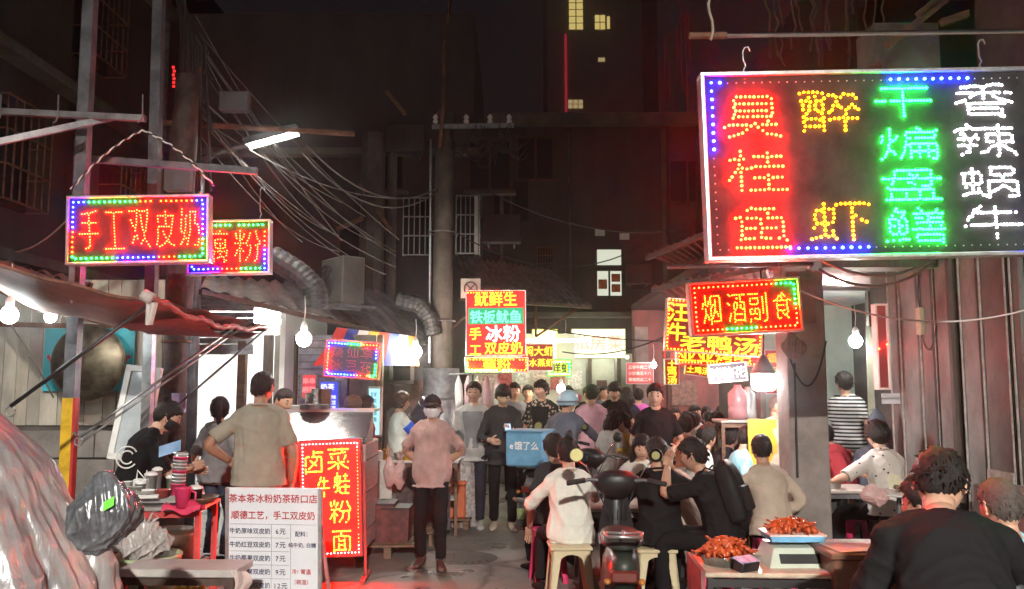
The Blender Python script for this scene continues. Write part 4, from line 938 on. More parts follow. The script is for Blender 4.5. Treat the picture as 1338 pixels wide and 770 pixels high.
for px in (3, 78, 188):
    o = P(px, 150, 6) - P(3, 150, 6); m = MB(); m.tube([o + Vector((0, -.03, .14)), o + Vector((.005, -.03, -.02)), o + Vector((-.01, -.03, -.06)), o + Vector((-.03, -.03, -.07))], .006, 6); m.build('hook', steel, hk)
tw = thing('twisted_wire', 'twisted black and white wire loop holding the five character sign', 'wire', P(187, 170, 6))
for ph, mm in ((0, black), (math.pi, wplas)):
    m = MB()
    for (a, b_) in (((187, 170), (93, 247)), ((187, 170), (280, 243))):
        a = P(*a, 6) - P(187, 170, 6); b_ = P(*b_, 6) - P(187, 170, 6); pts = []
        for i in range(60):
            q = i / 59; pts.append(a + (b_ - a) * q + Vector((math.cos(q * 44 + ph) * .007, math.sin(q * 44 + ph) * .007, .05 * math.sin(q * math.pi) + math.sin(q * 44 + ph) * .006)))
        m.tube(pts, .0055, 5)
    m.build('strand', mm, tw)

# ---- left stall: boarded back wall, awning, wok
BW = thing('boarded_wall', 'pale stained board wall behind the left stall', 'wall', (-4.6, 9.0, 0))
bdm = [mat('stained board %d' % i, c, .7, var=.3, scale=3, stretch=(1, 1, .35), bump=.15, bscale=15) for i, c in enumerate(((.42, .38, .31), (.36, .33, .28), (.47, .43, .36)))]
x = -1.6; i = 0
while x < 1.05:
    wd = random.uniform(.13, .2); m = MB(); m.cbox((x + wd / 2, random.uniform(0, .012), 2.05), (wd - .006, .03, 1.55), .004); m.build('board', bdm[i % 3], BW); x += wd; i += 1
m = MB(); m.box((-.3, .06, 1.4), (3.0, .06, 2.8)); m.build('backing', concd, BW)
for j, (z, n) in enumerate(((.3, 3), (.72, 4), (1.08, 3))):
    for q in range(n):
        w_ = 2.7 / n; m = MB(); m.cbox((-1.6 + w_ * (q + .5) + .0, 0.0, z), (w_ - .012, .05, .40 if z < 1 else .28), .006); m.build('block', conc, BW)
m = MB(); m.bar((-1.6, -.05, 2.36), (1.0, -.05, 2.30), .05); m.build('rail', rust, BW)
pc = P(115, 470, 8.9); t = thing('turquoise_poster', 'turquoise poster with small red flowers on the board wall behind the wok', 'poster', pc)
m = MB(); m.box((0, .02, 0), (.95, .02, .66)); m.build('sheet', mat('turquoise print', (.05, .42, .50), .5, var=.15), t)
m = MB()
for (fx, fz) in ((-.40, 0), (-.37, .04), (-.42, .03), (.40, .0), (.43, .03), (.38, .05)): m.ell((fx, .004, fz), (.02, .006, .02), 8, 5)
m.build('flower_print', mat('red print', (.5, .04, .06)), t)
wk = P(115, 474, 8.75); t = thing('round_wok', 'big round blackened wok hung against the turquoise poster', 'wok', wk)
m = MB(); m.lathe((0, 0, 0), [(.385, -.0), (.38, -.008), (.34, -.022), (.26, -.045), (.15, -.065), (.001, -.075)], 40, R=rotx(-math.pi / 2) @ np.diag([1, 1, 1])); m.lathe((0, .012, 0), [(.001, -.06), (.26, -.03), (.375, -.0), (.385, 0)], 40, R=rotx(-math.pi / 2)); m.build('pan', mat('seasoned iron', (.13, .11, .075), .42, .75, var=.6, scale=5, bump=.2, bscale=9), t, smooth=True)
m = MB(); m.tube([(.385 * math.cos(a), 0, .385 * math.sin(a)) for a in np.linspace(0, 2 * math.pi, 41)], .008, 6); m.build('rim', mat('seasoned iron', (.05, .044, .035)), t, smooth=True)
wf = P(176, 545, 7.4); t = thing('leaning_window_frame', 'white leaning window frame with pale glass beside the wok', 'window frame', wf, rot=(rad(-8), rad(6), 0))
m = MB()
for s_ in (-1, 1): m.bar((s_ * .13, 0, -.35), (s_ * .13, 0, .42), .05)
for z in (-.35, .42): m.bar((-.155, 0, z), (.155, 0, z), .05)
m.build('frame', white, t); m = MB(); m.box((0, 0, .03), (.22, .01, .72)); m.build('pane', mat('pale glass', (.42, .46, .48), .12, var=.15), t)
aw = mat('brown awning cloth', (.30, .175, .15), .8, var=.3, scale=3, bump=.15, bscale=60); awr = mat('red rolled cloth', (.24, .085, .078), .6, var=.35, scale=14, bump=.3, bscale=30)
A, B, C_, D_ = (np.array(q) for q in (P(-70, 318, 5.0), P(199, 391, 5.25), P(348, 427, 7.6), P(-70, 352, 7.6)))
t = thing('sagging_awning', 'sagging brown cloth awning with a rolled red edge over the left stall', 'awning', A); o = A.copy()
def sheet(u, v):
    f = A + (B - A) * u; bk = D_ + (C_ - D_) * u; p = f + (bk - f) * v - V(0, 0, .20 * math.sin(math.pi * u) * v); s_ = math.sin(math.pi * u) * math.sin(math.pi * min(1, v + .12))
    return p - V(0, 0, .16 * s_ + .02 * math.sin(u * 17 + v * 5) * s_ + .012 * math.sin(v * 23 + u * 9)) - o
m = MB(); m.grid(sheet, 40, 24); m.grid(lambda u, v: sheet(1 - u, v) + V(0, 0, .006), 40, 24); m.build('cloth', aw, t, smooth=True)
m = MB(); ln = 46; m.tube([sheet(1, q) + V(.004 * math.sin(q * 60), 0, -.13 * math.sin(math.pi * q) * .6 + .006 * math.sin(q * 80)) for q in np.linspace(0, 1, ln)], [.020 + .004 * math.sin(q * 2.1) for q in range(ln)], 10); m.build('rolled_edge', awr, t, smooth=True)
m = MB(); m.grid(lambda u, v: sheet(.72 + .28 * u, .25 + .75 * v) - V(0, 0, .05 + .10 * math.sin(math.pi * v) * u), 10, 14); m.build('red_lining', awr, t, smooth=True)
for v_, r_ in ((1, .016), (0, .012)): m = MB(); m.tube([sheet(q, v_) - V(0, 0, .02 * v_) for q in np.linspace(0, 1, 20)], r_, 8); m.build('edge_pole', rust, t, smooth=True)
m = MB(); e_ = sheet(1, 0); m.tube([e_ + V(-.05, -.02, .03), e_ + V(.01, -.02, .0)], .04, 10); m.grid(lambda u, v: e_ + V(-.02 + .07 * u * (1 - .4 * v), -.04 + .02 * math.sin(u * 7), -.02 - .14 * v), 6, 6); m.build('tied_rag', mat('pale rag', (.5, .45, .42), .8, var=.2), t, smooth=True)
def strut(label, a, b_, m_, r=.014, double=0):
    a = P(*a); b_ = P(*b_); t = thing('awning_strut', label, 'pole', a, 0, 'struts propping the awning'); m = MB()
    m.tube([(0, 0, 0), tuple(b_ - a)], r, 8)
    m.build('rod', m_, t, smooth=True)
    if double: m = MB(); m.tube([(0.02, 0, -.035), tuple(b_ - a + Vector((.02, 0, -.03)))], r * .8, 8); m.build('rod', m_, t, smooth=True)
    m = MB(); m.tube([(.03 * math.cos(q), 0, -.03 + .03 * math.sin(q)) for q in np.linspace(0, 6.3, 12)], .005, 5); m.build('end_ring', steel, t, smooth=True)
strut('black rod crossing in front of the wok up to the awning corner', (14, 531, 5.2), (201, 394, 5.25), black, .013)
strut('pair of pale steel rods rising from the yellow post foot', (103, 572, 6.2), (312, 424, 7.3), steel, .011, 1)
strut('dark thin rod in front of the bright doorway', (214, 545, 7.4), (350, 428, 7.7), dsteel, .011)
# sooty column
cc = P(229, 480, 7.7); t = thing('sooty_column', 'dark sooty round column behind the masked woman', 'column', (cc.x, 7.7, 0))
m = MB(); zz = np.linspace(0, 4.6, 16); m.tube([(.012 * math.sin(z * 3), 0, z) for z in zz], [.115 + .010 * math.sin(z * 5.3) for z in zz], 16); m.build('shaft', mat('sooty bark', (.05, .036, .03), .7, var=.6, scale=7, bump=.5, bscale=20), t, smooth=True)
for z in (1.1, 2.1): m = MB(); m.tube([(.122 * math.cos(a), .122 * math.sin(a), z) for a in np.linspace(0, 6.3, 20)], .012, 6); m.build('band', rust, t, smooth=True)
m = MB(); m.box((.10, -.14, 1.55), (.13, .01, .17)); m.build('paper_notice', mat('purple paper', (.45, .40, .62), .7, var=.2, scale=20), t)
# ---- lit shop room behind the bright doorway
rm = thing('lit_shop', 'small shop with brilliantly lit white doorway and raised roller shutter', 'shop', (-3.42, 9.8, 0))
wt = mat('white tile wall', (.80, .80, .78), .35, var=.04, scale=2)
m = MB(); m.box((0, 2.2, 1.3), (1.5, .06, 2.6)); m.box((-.75, 1.1, 1.3), (.06, 2.2, 2.6)); m.box((.75, 1.1, 1.3), (.06, 2.2, 2.6)); m.box((0, 1.1, 2.62), (1.5, 2.2, .06)); m.build('wall', wt, rm)
m = MB(); m.box((0, 1.0, 2.5), (.9, .10, .05)); m.box((0, .5, 2.5), (.9, .10, .05)); m.build('tube_lamp', glowmat('shop tube', (.98, 1, .96), 60), rm)  # assumed tubes hidden behind the shutter, they make the doorway bright
for x_ in (-.42, .30): m = MB(); m.box((x_ * 1.0, -.02, 1.1), (.10 if x_ < 0 else .09, .1, 2.2)); m.build('door_jamb', wood if x_ > 0 else steel, rm)
for k_ in range(9): m = MB(); m.cbox((-.05, -.05 + .004 * (k_ % 2), 2.13 + k_ * .075), (.95, .03, .07), .012); m.build('shutter_slat', steel, rm)
m = MB(); m.box((-.05, -.06, 2.07), (.95, .05, .05)); m.build('shutter_foot', steel, rm)
sw_ = thing('shop_front_wall', 'dim wooden and brick shop fronts along the left behind the carts', 'wall', (-2.6, 10.2, 0))
fm_ = [dwood, mat('faded panel', (.28, .25, .22), .7, var=.3), wood, mat('bluish brick', (.16, .15, .20), .8, var=.3, scale=9), conc]
for i, (a, b_, mm) in enumerate(((-.42, -.30, 0), (-.29, -.12, 1), (-.11, .0, 0), (.01, .45, 3), (.46, .62, 1), (.63, .95, 4), (.96, 1.04, 2))):
    m = MB(); m.cbox(((a + b_) / 2, .05 + .02 * (i % 2), 1.15), (b_ - a - .008, .08, 2.3), .008); m.build('panel', fm_[mm], sw_)
m = MB()
for z in np.arange(.1, 2.25, .085): m.box((.23, .02, z), (.42, .02, .012))
m.build('mortar_lines', dwood, sw_, kind='stuff')
sb_ = thing('stall_back_wall', 'dim grey wall with a white window frame behind the second stall', 'wall', (gx(530, 12.9), 12.9, 0))
m = MB(); m.box((0, .05, 1.25), (1.3, .08, 2.5)); m.build('wall', conc, sb_)
m = MB()
for s_ in (-1, 1): m.bar((s_ * .16 - .05, -.02, 1.72), (s_ * .16 - .05, -.02, 2.22), .05); m.bar((-.235, -.02, 1.97 + s_ * .25), (.135, -.02, 1.97 + s_ * .25), .05)
wo = m.build('window', white, sb_); m = MB(); m.box((-.05, -.005, 1.97), (.3, .02, .46)); m.build('pane', glass, wo)
m = MB(); m.box((.25, -.03, 1.3), (.3, .02, .9)); m.build('poster', mat('brownish poster', (.25, .14, .11), .6, var=.6, scale=6), sb_)
# eaves, gutter and tin roofs over the left shops
rf = mat('tin roof', (.20, .17, .165), .55, .5, var=.45, scale=4, bump=.2, bscale=10)
def tin(name, label, c0, c1, c2, c3, n, m_, amp=.018):
    """corrugated sheet spanned by four photo points (pixel, pixel, depth)"""
    q = [np.array(P(*c)) for c in (c0, c1, c2, c3)]; t = thing(name, label, 'roof', q[0])
    def fn(u, v): f = q[0] + (q[1] - q[0]) * u; g_ = q[3] + (q[2] - q[3]) * u; return f + (g_ - f) * v - q[0] + V(0, 0, amp * math.sin(u * n * 2 * math.pi))
    for j in range(4):
        a = j / 4; m = MB(); m.grid(lambda u, v: fn(a + u * .249, v) + V(0, 0, .004 * (j % 2)), max(8, n * 2), 3); m.grid(lambda u, v: fn(a + (1 - u) * .249, v) + V(0, 0, .004 * (j % 2) - .006), max(8, n * 2), 3); m.build('sheet', m_, t, smooth=True)
    for i_, j_ in ((0, 1), (3, 2)): m = MB(); m.bar(q[i_] - q[0] - V(0, 0, .04), q[j_] - q[0] - V(0, 0, .04), .05); m.build('batten', dwood, t)
    return t
tin('tin_eave', 'rusty tin eave running back over the left shops', (262, 376, 8.4), (570, 448, 12.5), (500, 380, 13), (270, 360, 9.9), 16, rf)
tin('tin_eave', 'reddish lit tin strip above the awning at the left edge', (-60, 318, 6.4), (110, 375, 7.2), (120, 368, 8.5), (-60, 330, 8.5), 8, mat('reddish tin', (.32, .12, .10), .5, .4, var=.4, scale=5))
# air conditioner seen from the side and two bent ducts
q = P(447, 398, 10.2); t = aircon('air_conditioner', 'outdoor air conditioner on the tin eave reflecting green and red light', (q.x, 10.2, q.z), rad(-52), .58, .56, .30, m=mat('grimy casing', (.07, .065, .06), .5, var=.3, scale=5))
def duct(label, pts, r, D):
    q = [P(*a, D) for a in pts]; t = thing('duct', label, 'duct', q[-1], 0, 'bent exhaust ducts'); n = []
    for i in range(len(q) - 1):
        for u in np.linspace(0, 1, 8, endpoint=False): n.append(np.array(q[i] + (q[i + 1] - q[i]) * u - q[-1]))
    n.append(V(0, 0, 0)); 
    for _ in range(3): n = [n[0]] + [(n[i - 1] + n[i] * 2 + n[i + 1]) / 4 for i in range(1, len(n) - 1)] + [n[-1]]
    m = MB(); m.tube(n, [r * (1 + .06 * (i % 2)) for i in range(len(n))], 14); m.build('pipe', mat('dull duct steel', (.06, .06, .062), .6, .5, var=.4, scale=8), t); return t
duct('ribbed metal duct bending down left of the air conditioner', [(355, 335), (392, 358), (412, 378), (414, 402)], .13, 9.4)
duct('angular metal duct bending down beside the utility pole', [(520, 392), (548, 398), (562, 415), (566, 438)], .12, 12.0)
# coloured awning
q0 = P(418, 482, 9.6); t = thing('coloured_awning', 'small awning of red, blue, white and yellow panels lit from below', 'awning', q0)
cs = [(.6, .04, .03), (.06, .08, .35), (.75, .72, .70), (.75, .45, .05), (.7, .06, .03), (.10, .14, .6), (.78, .76, .75), (.72, .3, .05)]
e0 = np.array(P(408, 478, 9.3)); e1 = np.array(P(548, 478, 11.0)); r0 = np.array(P(440, 428, 10.0)); r1 = np.array(P(545, 440, 11.6))
for i, c in enumerate(cs):
    a, b_ = i / 8, (i + 1) / 8 - .004; m = MB()
    fn = lambda u, v: (e0 + (e1 - e0) * (a + (b_ - a) * u)) * (1 - v) + (r0 + (r1 - r0) * (a + (b_ - a) * u)) * v - np.array(q0) - V(0, 0, .03 * math.sin(math.pi * v))
    m.grid(fn, 3, 6); m.build('fabric_panel', mat('awning colour %d' % i, c, .7, var=.12), t, smooth=True)
# ---- utility pole and its fittings
up_ = P(577, 420, 12.2); t = thing('utility_pole', 'thick concrete utility pole with crossarm and strapped foot in the middle left', 'utility pole', (up_.x, 12.2, 0))
m = MB(); m.tube([(0, 0, 1.3), (.03, 0, 5.7)], [.155, .135], 18); m.build('shaft', mat('pole concrete', (.14, .12, .10), .85, var=.35, scale=3, bump=.2, bscale=20), t, smooth=True)
m = MB(); m.tube([(.0, 0, 0), (0, 0, 1.92)], [.27, .26], 20); m.build('steel_sleeve', mat('sleeve steel', (.3, .31, .33), .4, .6, var=.4, scale=6), t, smooth=True)
m = MB(); m.bar((-.15, -.16, 5.45), (1.05, -.16, 5.47), .06); m.build('crossarm', steel, t)
for x_ in (-.1, .35, .7, .98): m = MB(); m.lathe((x_, -.16, 5.5), [(.03, 0), (.045, .03), (.025, .06), (.045, .09), (.02, .13), (.001, .14)], 10); m.build('insulator', white, t, smooth=True)
m = MB()
for k_ in range(44):
    a = V(random.uniform(.35, 1.05), random.uniform(-.25, -.05), random.uniform(5.2, 5.5)); m.tube(sag(a, a + V(random.uniform(-.4, .4), random.uniform(-.1, .1), random.uniform(-.25, .1)), random.uniform(.03, .3), 9), .007, 5)
m.build('cable_tangle', wire, t, kind='stuff')
m = MB()
for z in (1.0, 1.5, 2.6, 3.9): m.tube([(.2 * math.cos(a), .2 * math.sin(a), z) for a in np.linspace(0, 6.3, 18)] if z > 2 else [(.275 * math.cos(a), .275 * math.sin(a), z) for a in np.linspace(0, 6.3, 18)], .012, 6)
m.tube([(-.17, -.02, 2), (-.18, -.02, 5.3)], .02, 6); m.build('strap', steel, t)
# crooked thin pole above
a = P(575, 175, 12.0); c = P(590, -20, 12.0); t = thing('thin_mast', 'thin crooked mast rising above the utility pole', 'pole', a)
m = MB(); m.tube([(0, 0, -.2), (.05, 0, .5), (.04, 0, 1.2), tuple(c - a)], .028, 8); m.build('shaft', rust, t, smooth=True)
# no-parking plate
q = P(615, 377, 11.4); t = thing('no_parking_sign', 'pale square plate with a round no parking symbol', 'sign', q)
m = MB(); m.cbox((0, 0, 0), (.27, .015, .27), .005); m.build('plate', mat('pale sign plate', (.55, .5, .42), .5, var=.1), t)
m = MB(); m.tube([(.085 * math.cos(a), -.012, .085 * math.sin(a)) for a in np.linspace(0, 6.3, 24)], .011, 6); m.bar((-.06, -.012, .06), (.06, -.012, -.06), .016); m.bar((-.06, -.012, -.06), (.06, -.012, .06), .016); m.build('symbol', mat('dark print', (.12, .05, .06), .6), t)
m = MB(); m.bar((0, .02, -2.6), (0, .02, .13), .04); m.build('post', dsteel, t)
tin('tin_canopy', 'corrugated tin canopy over the squid stall right of the utility pole', (618, 388, 12.0), (772, 398, 13.0), (720, 352, 15.0), (588, 334, 13.6), 18, rf, .022)
t = bars('canopy_bracket', 'rusty triangular brackets under the tin canopy', [((700, 440, 13.6), (760, 400, 13.2)), ((700, 440, 13.6), (700, 395, 13.6)), ((590, 430, 12.4), (640, 385, 12.2)), ((600, 392, 12.2), (770, 402, 13.1))], .02, rust, 'bracket')
# ---- cables
def cable(label, spans, r, m_, group='overhead cables'):
    o = P(*spans[0][0]); t = thing('overhead_cable', label, 'cable', o, 0, group)
    for a, b_, d in spans: m = MB(); m.tube([q - np.array(o) for q in sag(P(*a), P(*b_), d)], r, 5); m.build('strand', m_, t, smooth=True)
rg = random.Random(3); sp_ = []
for i in range(16): sp_.append(((238 + rg.uniform(-10, 30), 60 + rg.uniform(-50, 90), 8.4), (400 + i * 9 + rg.uniform(-20, 20), 300 + rg.uniform(-50, 60), 11.0), rg.uniform(.02, .35)))
cable('bundle of slack cables fanning down from the upper left to the tin eave', sp_, .006, wirel)
sp_ = [((222 + i * 3, -30, 8.3), (238 + rg.uniform(-8, 40), 70 + i * 34, 8.4), .04 * (i % 3)) for i in range(8)] + [((248 + i * 4, 60, 8.35), (246 + i * 5 + rg.uniform(-6, 6), 250, 8.4), -.02) for i in range(6)]
cable('twisted bundle of cables hanging down the post at upper left', sp_, .014, wire)
cable('pale cables drooping across to the utility pole', [((400, 190, 9.5), (572, 246, 12.1), .35), ((395, 200, 9.5), (572, 250, 12.1), .42)], .011, wirel)
cable('thin cables crossing over to the light box at the alley end', [((690, 425, 12.5), (865, 446, 12), .05), ((735, 460, 13), (868, 440, 12), .12), ((590, 300, 12.2), (850, 315, 14), .5), ((620, 240, 13), (900, 300, 12), .3)], .010, wire)
cable('white cable sagging from the grocery sign across the panelled wall', [((1046, 380, 6.5), (1345, 404, 6.2), .16)], .007, wplas)
cable('thin wire running from the far left to the five character sign', [((20, 330, 6.8), (90, 285, 6.1), .05), ((8, 415, 6.0), (70, 520, 6.2), -.02)], .007, wirel)
cable('pale hose looping behind the large sign', [((1070, 338, 6.4), (1228, 335, 6.3), .14), ((1070, 352, 6.5), (1222, 342, 6.4), .16)], .012, conc)
q = P(307, 134, 8.8); t = thing('junction_box', 'small pale metal box hung among the cables at upper left', 'box', q); m = MB(); m.cbox((0, 0, 0), (.31, .12, .21), .01); m.build('case', mat('dull box', (.12, .12, .125), .6, var=.2), t)
q = P(233, 236, 7.4); t = thing('junction_box', 'pale square box behind the five character sign', 'box', q); m = MB(); m.cbox((0, 0, 0), (.23, .1, .2), .01); m.build('case', mat('dull box', (.12, .12, .125)), t)
t = thing('far_red_neon', 'two columns of tiny far red neon dots at upper left', 'neon sign', P(227, 95, 14.5))
for px in (227, 261):
    m = MB()
    for k_ in range(6): o = P(px + random.uniform(-1, 1), 88 + k_ * 5, 14.5 if px < 250 else 14.4) - P(227, 95, 14.5); m.box(o, (.04, .02, .04))
    m.build('neon_column', glowmat('far red neon', (1, .02, .02), 1.2), t, kind='stuff')
# ================================================================== STALL THINGS
def table(label, loc, rz, w_, d, h, topm, legm, group=None, shelf=None, name='table', th=.03, lw=.035):
    t = thing(name, label, 'table', loc, rz, group)
    m = MB(); m.cbox((0, 0, h - th / 2), (w_, d, th), .006); m.build('table_top', topm, t)
    for sx in (-1, 1):
        for sy in (-1, 1): m = MB(); m.box((sx * (w_ / 2 - lw), sy * (d / 2 - lw), (h - th) / 2), (lw, lw, h - th)); m.build('leg', legm, t)
    for sy in (-1, 1): m = MB(); m.box((0, sy * (d / 2 - lw), h - th - .03), (w_ - 2.2 * lw, .02, .04)); m.build('apron', legm, t)
    if shelf: m = MB(); m.box((0, 0, shelf), (w_ - lw * 3.2, d - lw * 3.2, .02)); m.build('shelf', topm, t)
    return t
def cup(label, loc, r, h, m_, name='cup', lid=None, group=None, taper=.8, cat=None):
    t = thing(name, label, cat or name.split('_')[-1], loc, 0, group)
    m = MB(); m.lathe((0, 0, 0), [(.001, 0), (r * taper, 0), (r, h), (r * 1.05, h), (r * .95, h * .98), (r * taper * .9, .006), (.001, .006)], 14); m.build('wall', m_, t, smooth=True)
    if lid: m = MB(); m.lathe((0, 0, h), [(r * 1.06, 0), (r * 1.06, .012), (r * .5, .025), (.001, .026)], 14); m.build('lid', lid, t, smooth=True)
    return t
clear = mat('clear plastic', (.75, .75, .74), .18, var=.1, trans=.55); redp = mat('red plastic', (.62, .03, .06), .3, var=.1); pinkp = mat('neon pink plastic', (.55, .04, .12), .35, var=.1); stain = mat('stainless steel', (.55, .55, .55), .28, .9, var=.2, scale=6)
ssteel = mat('brushed stainless', (.50, .49, .48), .38, .75, var=.2, scale=5, stretch=(1, 1, 6), bump=.04)
def pbag(name, label, loc, dims, m_, seed=0, rz=0, group=None, cat='bag', handles=True):
    """knotted plastic carrier bag: a crumpled skin with two handle loops"""
    t = thing(name, label, cat, loc, rz, group); rg = np.random.default_rng(seed); m = MB(); n, k = 24, 14; rings = []
    ph = rg.uniform(0, 6, 8)
    for i in range(k):
        z = i / (k - 1); base = math.sin(min(1, z * 1.9 + .15) * math.pi / 2) * (1 - .80 * max(0, (z - .55) / .45) ** 1.1); an = np.arange(n) / n * 2 * math.pi
        cr = 1 + .10 * np.sin(an * 2 + ph[0] + z * 3) + .07 * np.sin(an * 3 + ph[1] - z * 2)
        rings.append(np.stack([dims[0] / 2 * base * cr * np.cos(an) + .08 * dims[0] * math.sin(z * 3 + ph[2]), dims[1] / 2 * base * cr * np.sin(an), np.full(n, z * dims[2])], 1))
    m.loft(rings); me = remesh(m, min(dims) / 42, 2, .030 * min(dims) / .2, seed=seed + 3, fold_scale=2.1); me.materials.append(m_); link('sack', me, t)
    if handles:
        for s_ in (-1, 1): m = MB(); m.tube([(s_ * dims[0] * .06, 0, dims[2] * .95), (s_ * dims[0] * .22, 0, dims[2] * 1.12), (s_ * dims[0] * .10, 0, dims[2] * 1.25), (s_ * dims[0] * .02, 0, dims[2] * .97)], [.012, .008, .008, .012], 6); m.build('handle', m_, t, smooth=True)
    return t
# ---- silver covered cart, bottom left
cv = mat('grey plastic sheet', (.16, .168, .178), .30, .1, var=.5, scale=3.0, bump=.8, bscale=9, bstretch=(1.6, 1.6, .35), spec=.7, col2=(.30, .295, .29))
o = V(gx(-130, 4.0), 4.15, 0); t = thing('covered_cart', 'big mound under a crumpled silver-grey plastic sheet at bottom left', 'covered cart', o)
prof = [(0, .98), (.35, .93), (.75, .78), (1.0, .62), (1.2, .50), (1.35, .38), (1.5, .22), (1.62, .10), (1.66, .0)]
def cover(u, v):
    a = u * 2 * math.pi; z = 1.78 * (1 - v); r = np.interp(z, [0, .3, .6, .85, 1.1, 1.35, 1.57, 1.70, 1.78], [1.28, 1.20, 1.10, 1.00, .80, .64, .40, .22, .01])
    f = 1 + (.030 * math.sin(a * 7 + 1.3 * math.sin(z * 3)) - .05 * abs(math.sin(a * 9 + z * 2.2)) - .034 * abs(math.sin(a * 17 + 3 * z + math.sin(z * 5))) - .022 * abs(math.sin(a * 33 - 5 * z + 1.5 * math.sin(z * 7))) - .012 * abs(math.sin(a * 61 + 9 * z))) * min(1, v * 1.8) + .012 * math.sin(z * 14 + a * 3) - .012 * abs(math.sin(z * 19 - a * 5))
    return V(r * f * math.cos(a), r * .7 * f * math.sin(a), z + .014 * math.sin(a * 9 + z * 7) * min(1, v * 3))
m = MB(); m.grid(cover, 300, 90); m.build('sheet', cv, t, smooth=True)
m = MB()
for k_ in range(2): m.tube([cover(.80 + .012 * k_ + .02 * math.sin(v * 3), v) + V(.008, -.012, 0) for v in np.linspace(.42, 1, 26)], .008, 5)
m.build('sheet_fold', mat('pale fold', (.5, .5, .5), .35, var=.2), t, smooth=True)
q = P(128, 715, 3.35)
pb = pbag('grey_plastic_bag', 'shiny dark grey plastic bag with a green mark hung on the covered cart', (q.x - .0, q.y, q.z - .02), (.25, .20, .31), mat('grey bag film', (.075, .08, .09), .17, .0, var=.5, scale=9, bump=.25, bscale=30, spec=.9), 4, handles=False)
m = MB(); m.grid(lambda u, v: (.06 + .03 * u, -.098 + .02 * u, .17 + .035 * v + .02 * u), 3, 3); m.build('green_mark', mat('green print', (.12, .55, .05), .5), pb)
# ---- dessert stall counter
ct = table('stainless stall counter with red edged legs in front of the masked woman', (gx(215, 6.3), 6.3, 0), rad(4), .78, .5, .86, ssteel, mat('red painted leg', (.45, .05, .05), .5, var=.3), shelf=.42, name='stall_counter')
m = MB(); m.box((-.02, .03, .90), (.56, .38, .05)); m.build('raised_tray', ssteel, ct)
m = MB(); m.lathe((.08, 0, .44), [(.001, 0), (.2, 0), (.22, .2), (.21, .22), (.001, .22)], 18); m.build('pot', mat('seasoned iron', (.05, .044, .035)), ct, smooth=True)
T0 = .89
def onct(px, D=6.25): return gx(px, D)
clut = [('cup', 176, 6.3, .035, .09, wplas, 'stacked white paper cup at the left end of the counter'), ('jar', 192, 6.25, .04, .08, clear, 'clear jar beside the paper cup on the counter'), ('jar', 205, 6.35, .045, .13, clear, 'taller clear jar behind the foam boxes'), ('bowl', 221, 6.15, .06, .05, mat('red bowl', (.4, .08, .07), .4), 'red bowl in the middle of the counter'), ('jar', 232, 6.35, .04, .11, mat('greenish jar', (.3, .38, .26), .3), 'green topped jar at the back of the counter'), ('jar', 213, 6.4, .035, .16, clear, 'thin tall jar at the back of the counter'), ('bowl', 200, 6.12, .07, .05, wplas, 'white bowl at the front of the counter'), ('tub', 185, 6.15, .05, .07, mat('dull tub', (.35, .33, .30), .4), 'grey tub near the left front of the counter'), ('jar', 262, 6.2, .055, .11, mat('dark jar', (.06, .03, .03), .25), 'dark round jar at the right end of the counter'), ('cup', 243, 6.4, .038, .14, clear, 'clear cup behind the pink pitcher')]
for n_, px, D, r, h, mm, lab in clut: cup(lab, (gx(px, D), D, T0 + (.03 if D < 6.45 and px < 250 else -.03)), r, h, mm, n_, lid=wplas if n_ == 'jar' else None)
t = thing('cup_tower', 'tall stack of translucent plastic cups with a pink rim on the counter', 'cup stack', (gx(239, 6.2), 6.2, T0 + .03), rot=(0, rad(4), 0))
for k_ in range(10): m = MB(); m.lathe((0, 0, k_ * .024), [(.038, 0), (.05, .09), (.053, .09), (.053, .082)], 14); m.build('cup', clear if k_ % 4 else pinkp, t, smooth=True)
t = thing('pink_pitcher', 'neon pink plastic pitcher with a spout on the counter edge', 'pitcher', (gx(247, 6.05), 6.05, .86)); m = MB(); m.lathe((0, 0, 0), [(.001, 0), (.045, 0), (.055, .13), (.06, .14), (.05, .13), (.04, .01)], 14); m.build('jug', pinkp, t, smooth=True); m = MB(); m.tube([(.05, 0, .12), (.09, 0, .1), (.09, 0, .05), (.05, 0, .03)], .008, 6); m.build('handle', pinkp, t, smooth=True)
t = thing('pink_cloth', 'bright pink cloth drooping over the counter edge', 'cloth', (gx(245, 6.02), 6.02, .86)); m = MB()
m.grid(lambda u, v: (-.11 + .27 * u, -.06 + .12 * v - .05 * (u - .5) ** 2, .014 + .02 * math.sin(u * 8 + v * 4) - .10 * max(0, .35 - v) + .02 * math.sin(v * 11)), 16, 10); m.build('cloth', mat('pink cloth', (.55, .03, .09), .6, var=.15), t, smooth=True)
t = thing('frying_pan', 'black wok pan at the right end of the counter', 'pan', (gx(272, 6.2), 6.2, .86)); m = MB(); m.lathe((0, 0, 0), [(.001, .0), (.08, .01), (.13, .05), (.128, .055), (.001, .015)], 20); m.build('bowl', mat('seasoned iron', (.05, .044, .035)), t, smooth=True); m = MB(); m.tube([(.12, 0, .05), (.24, -.05, .08)], .011, 6); m.build('handle', black, t, smooth=True)
t = thing('foam_box', 'white foam box with a carry handle near the masked woman', 'box', (gx(186, 6.2), 6.3, T0 + .03)); m = MB(); m.cbox((0, 0, .055), (.10, .09, .11), .008); m.build('box', wplas, t); m = MB(); m.tube([(-.04, 0, .11), (-.035, 0, .17), (.02, 0, .11), (.035, 0, .17)], .006, 6); m.build('handle', wplas, t)
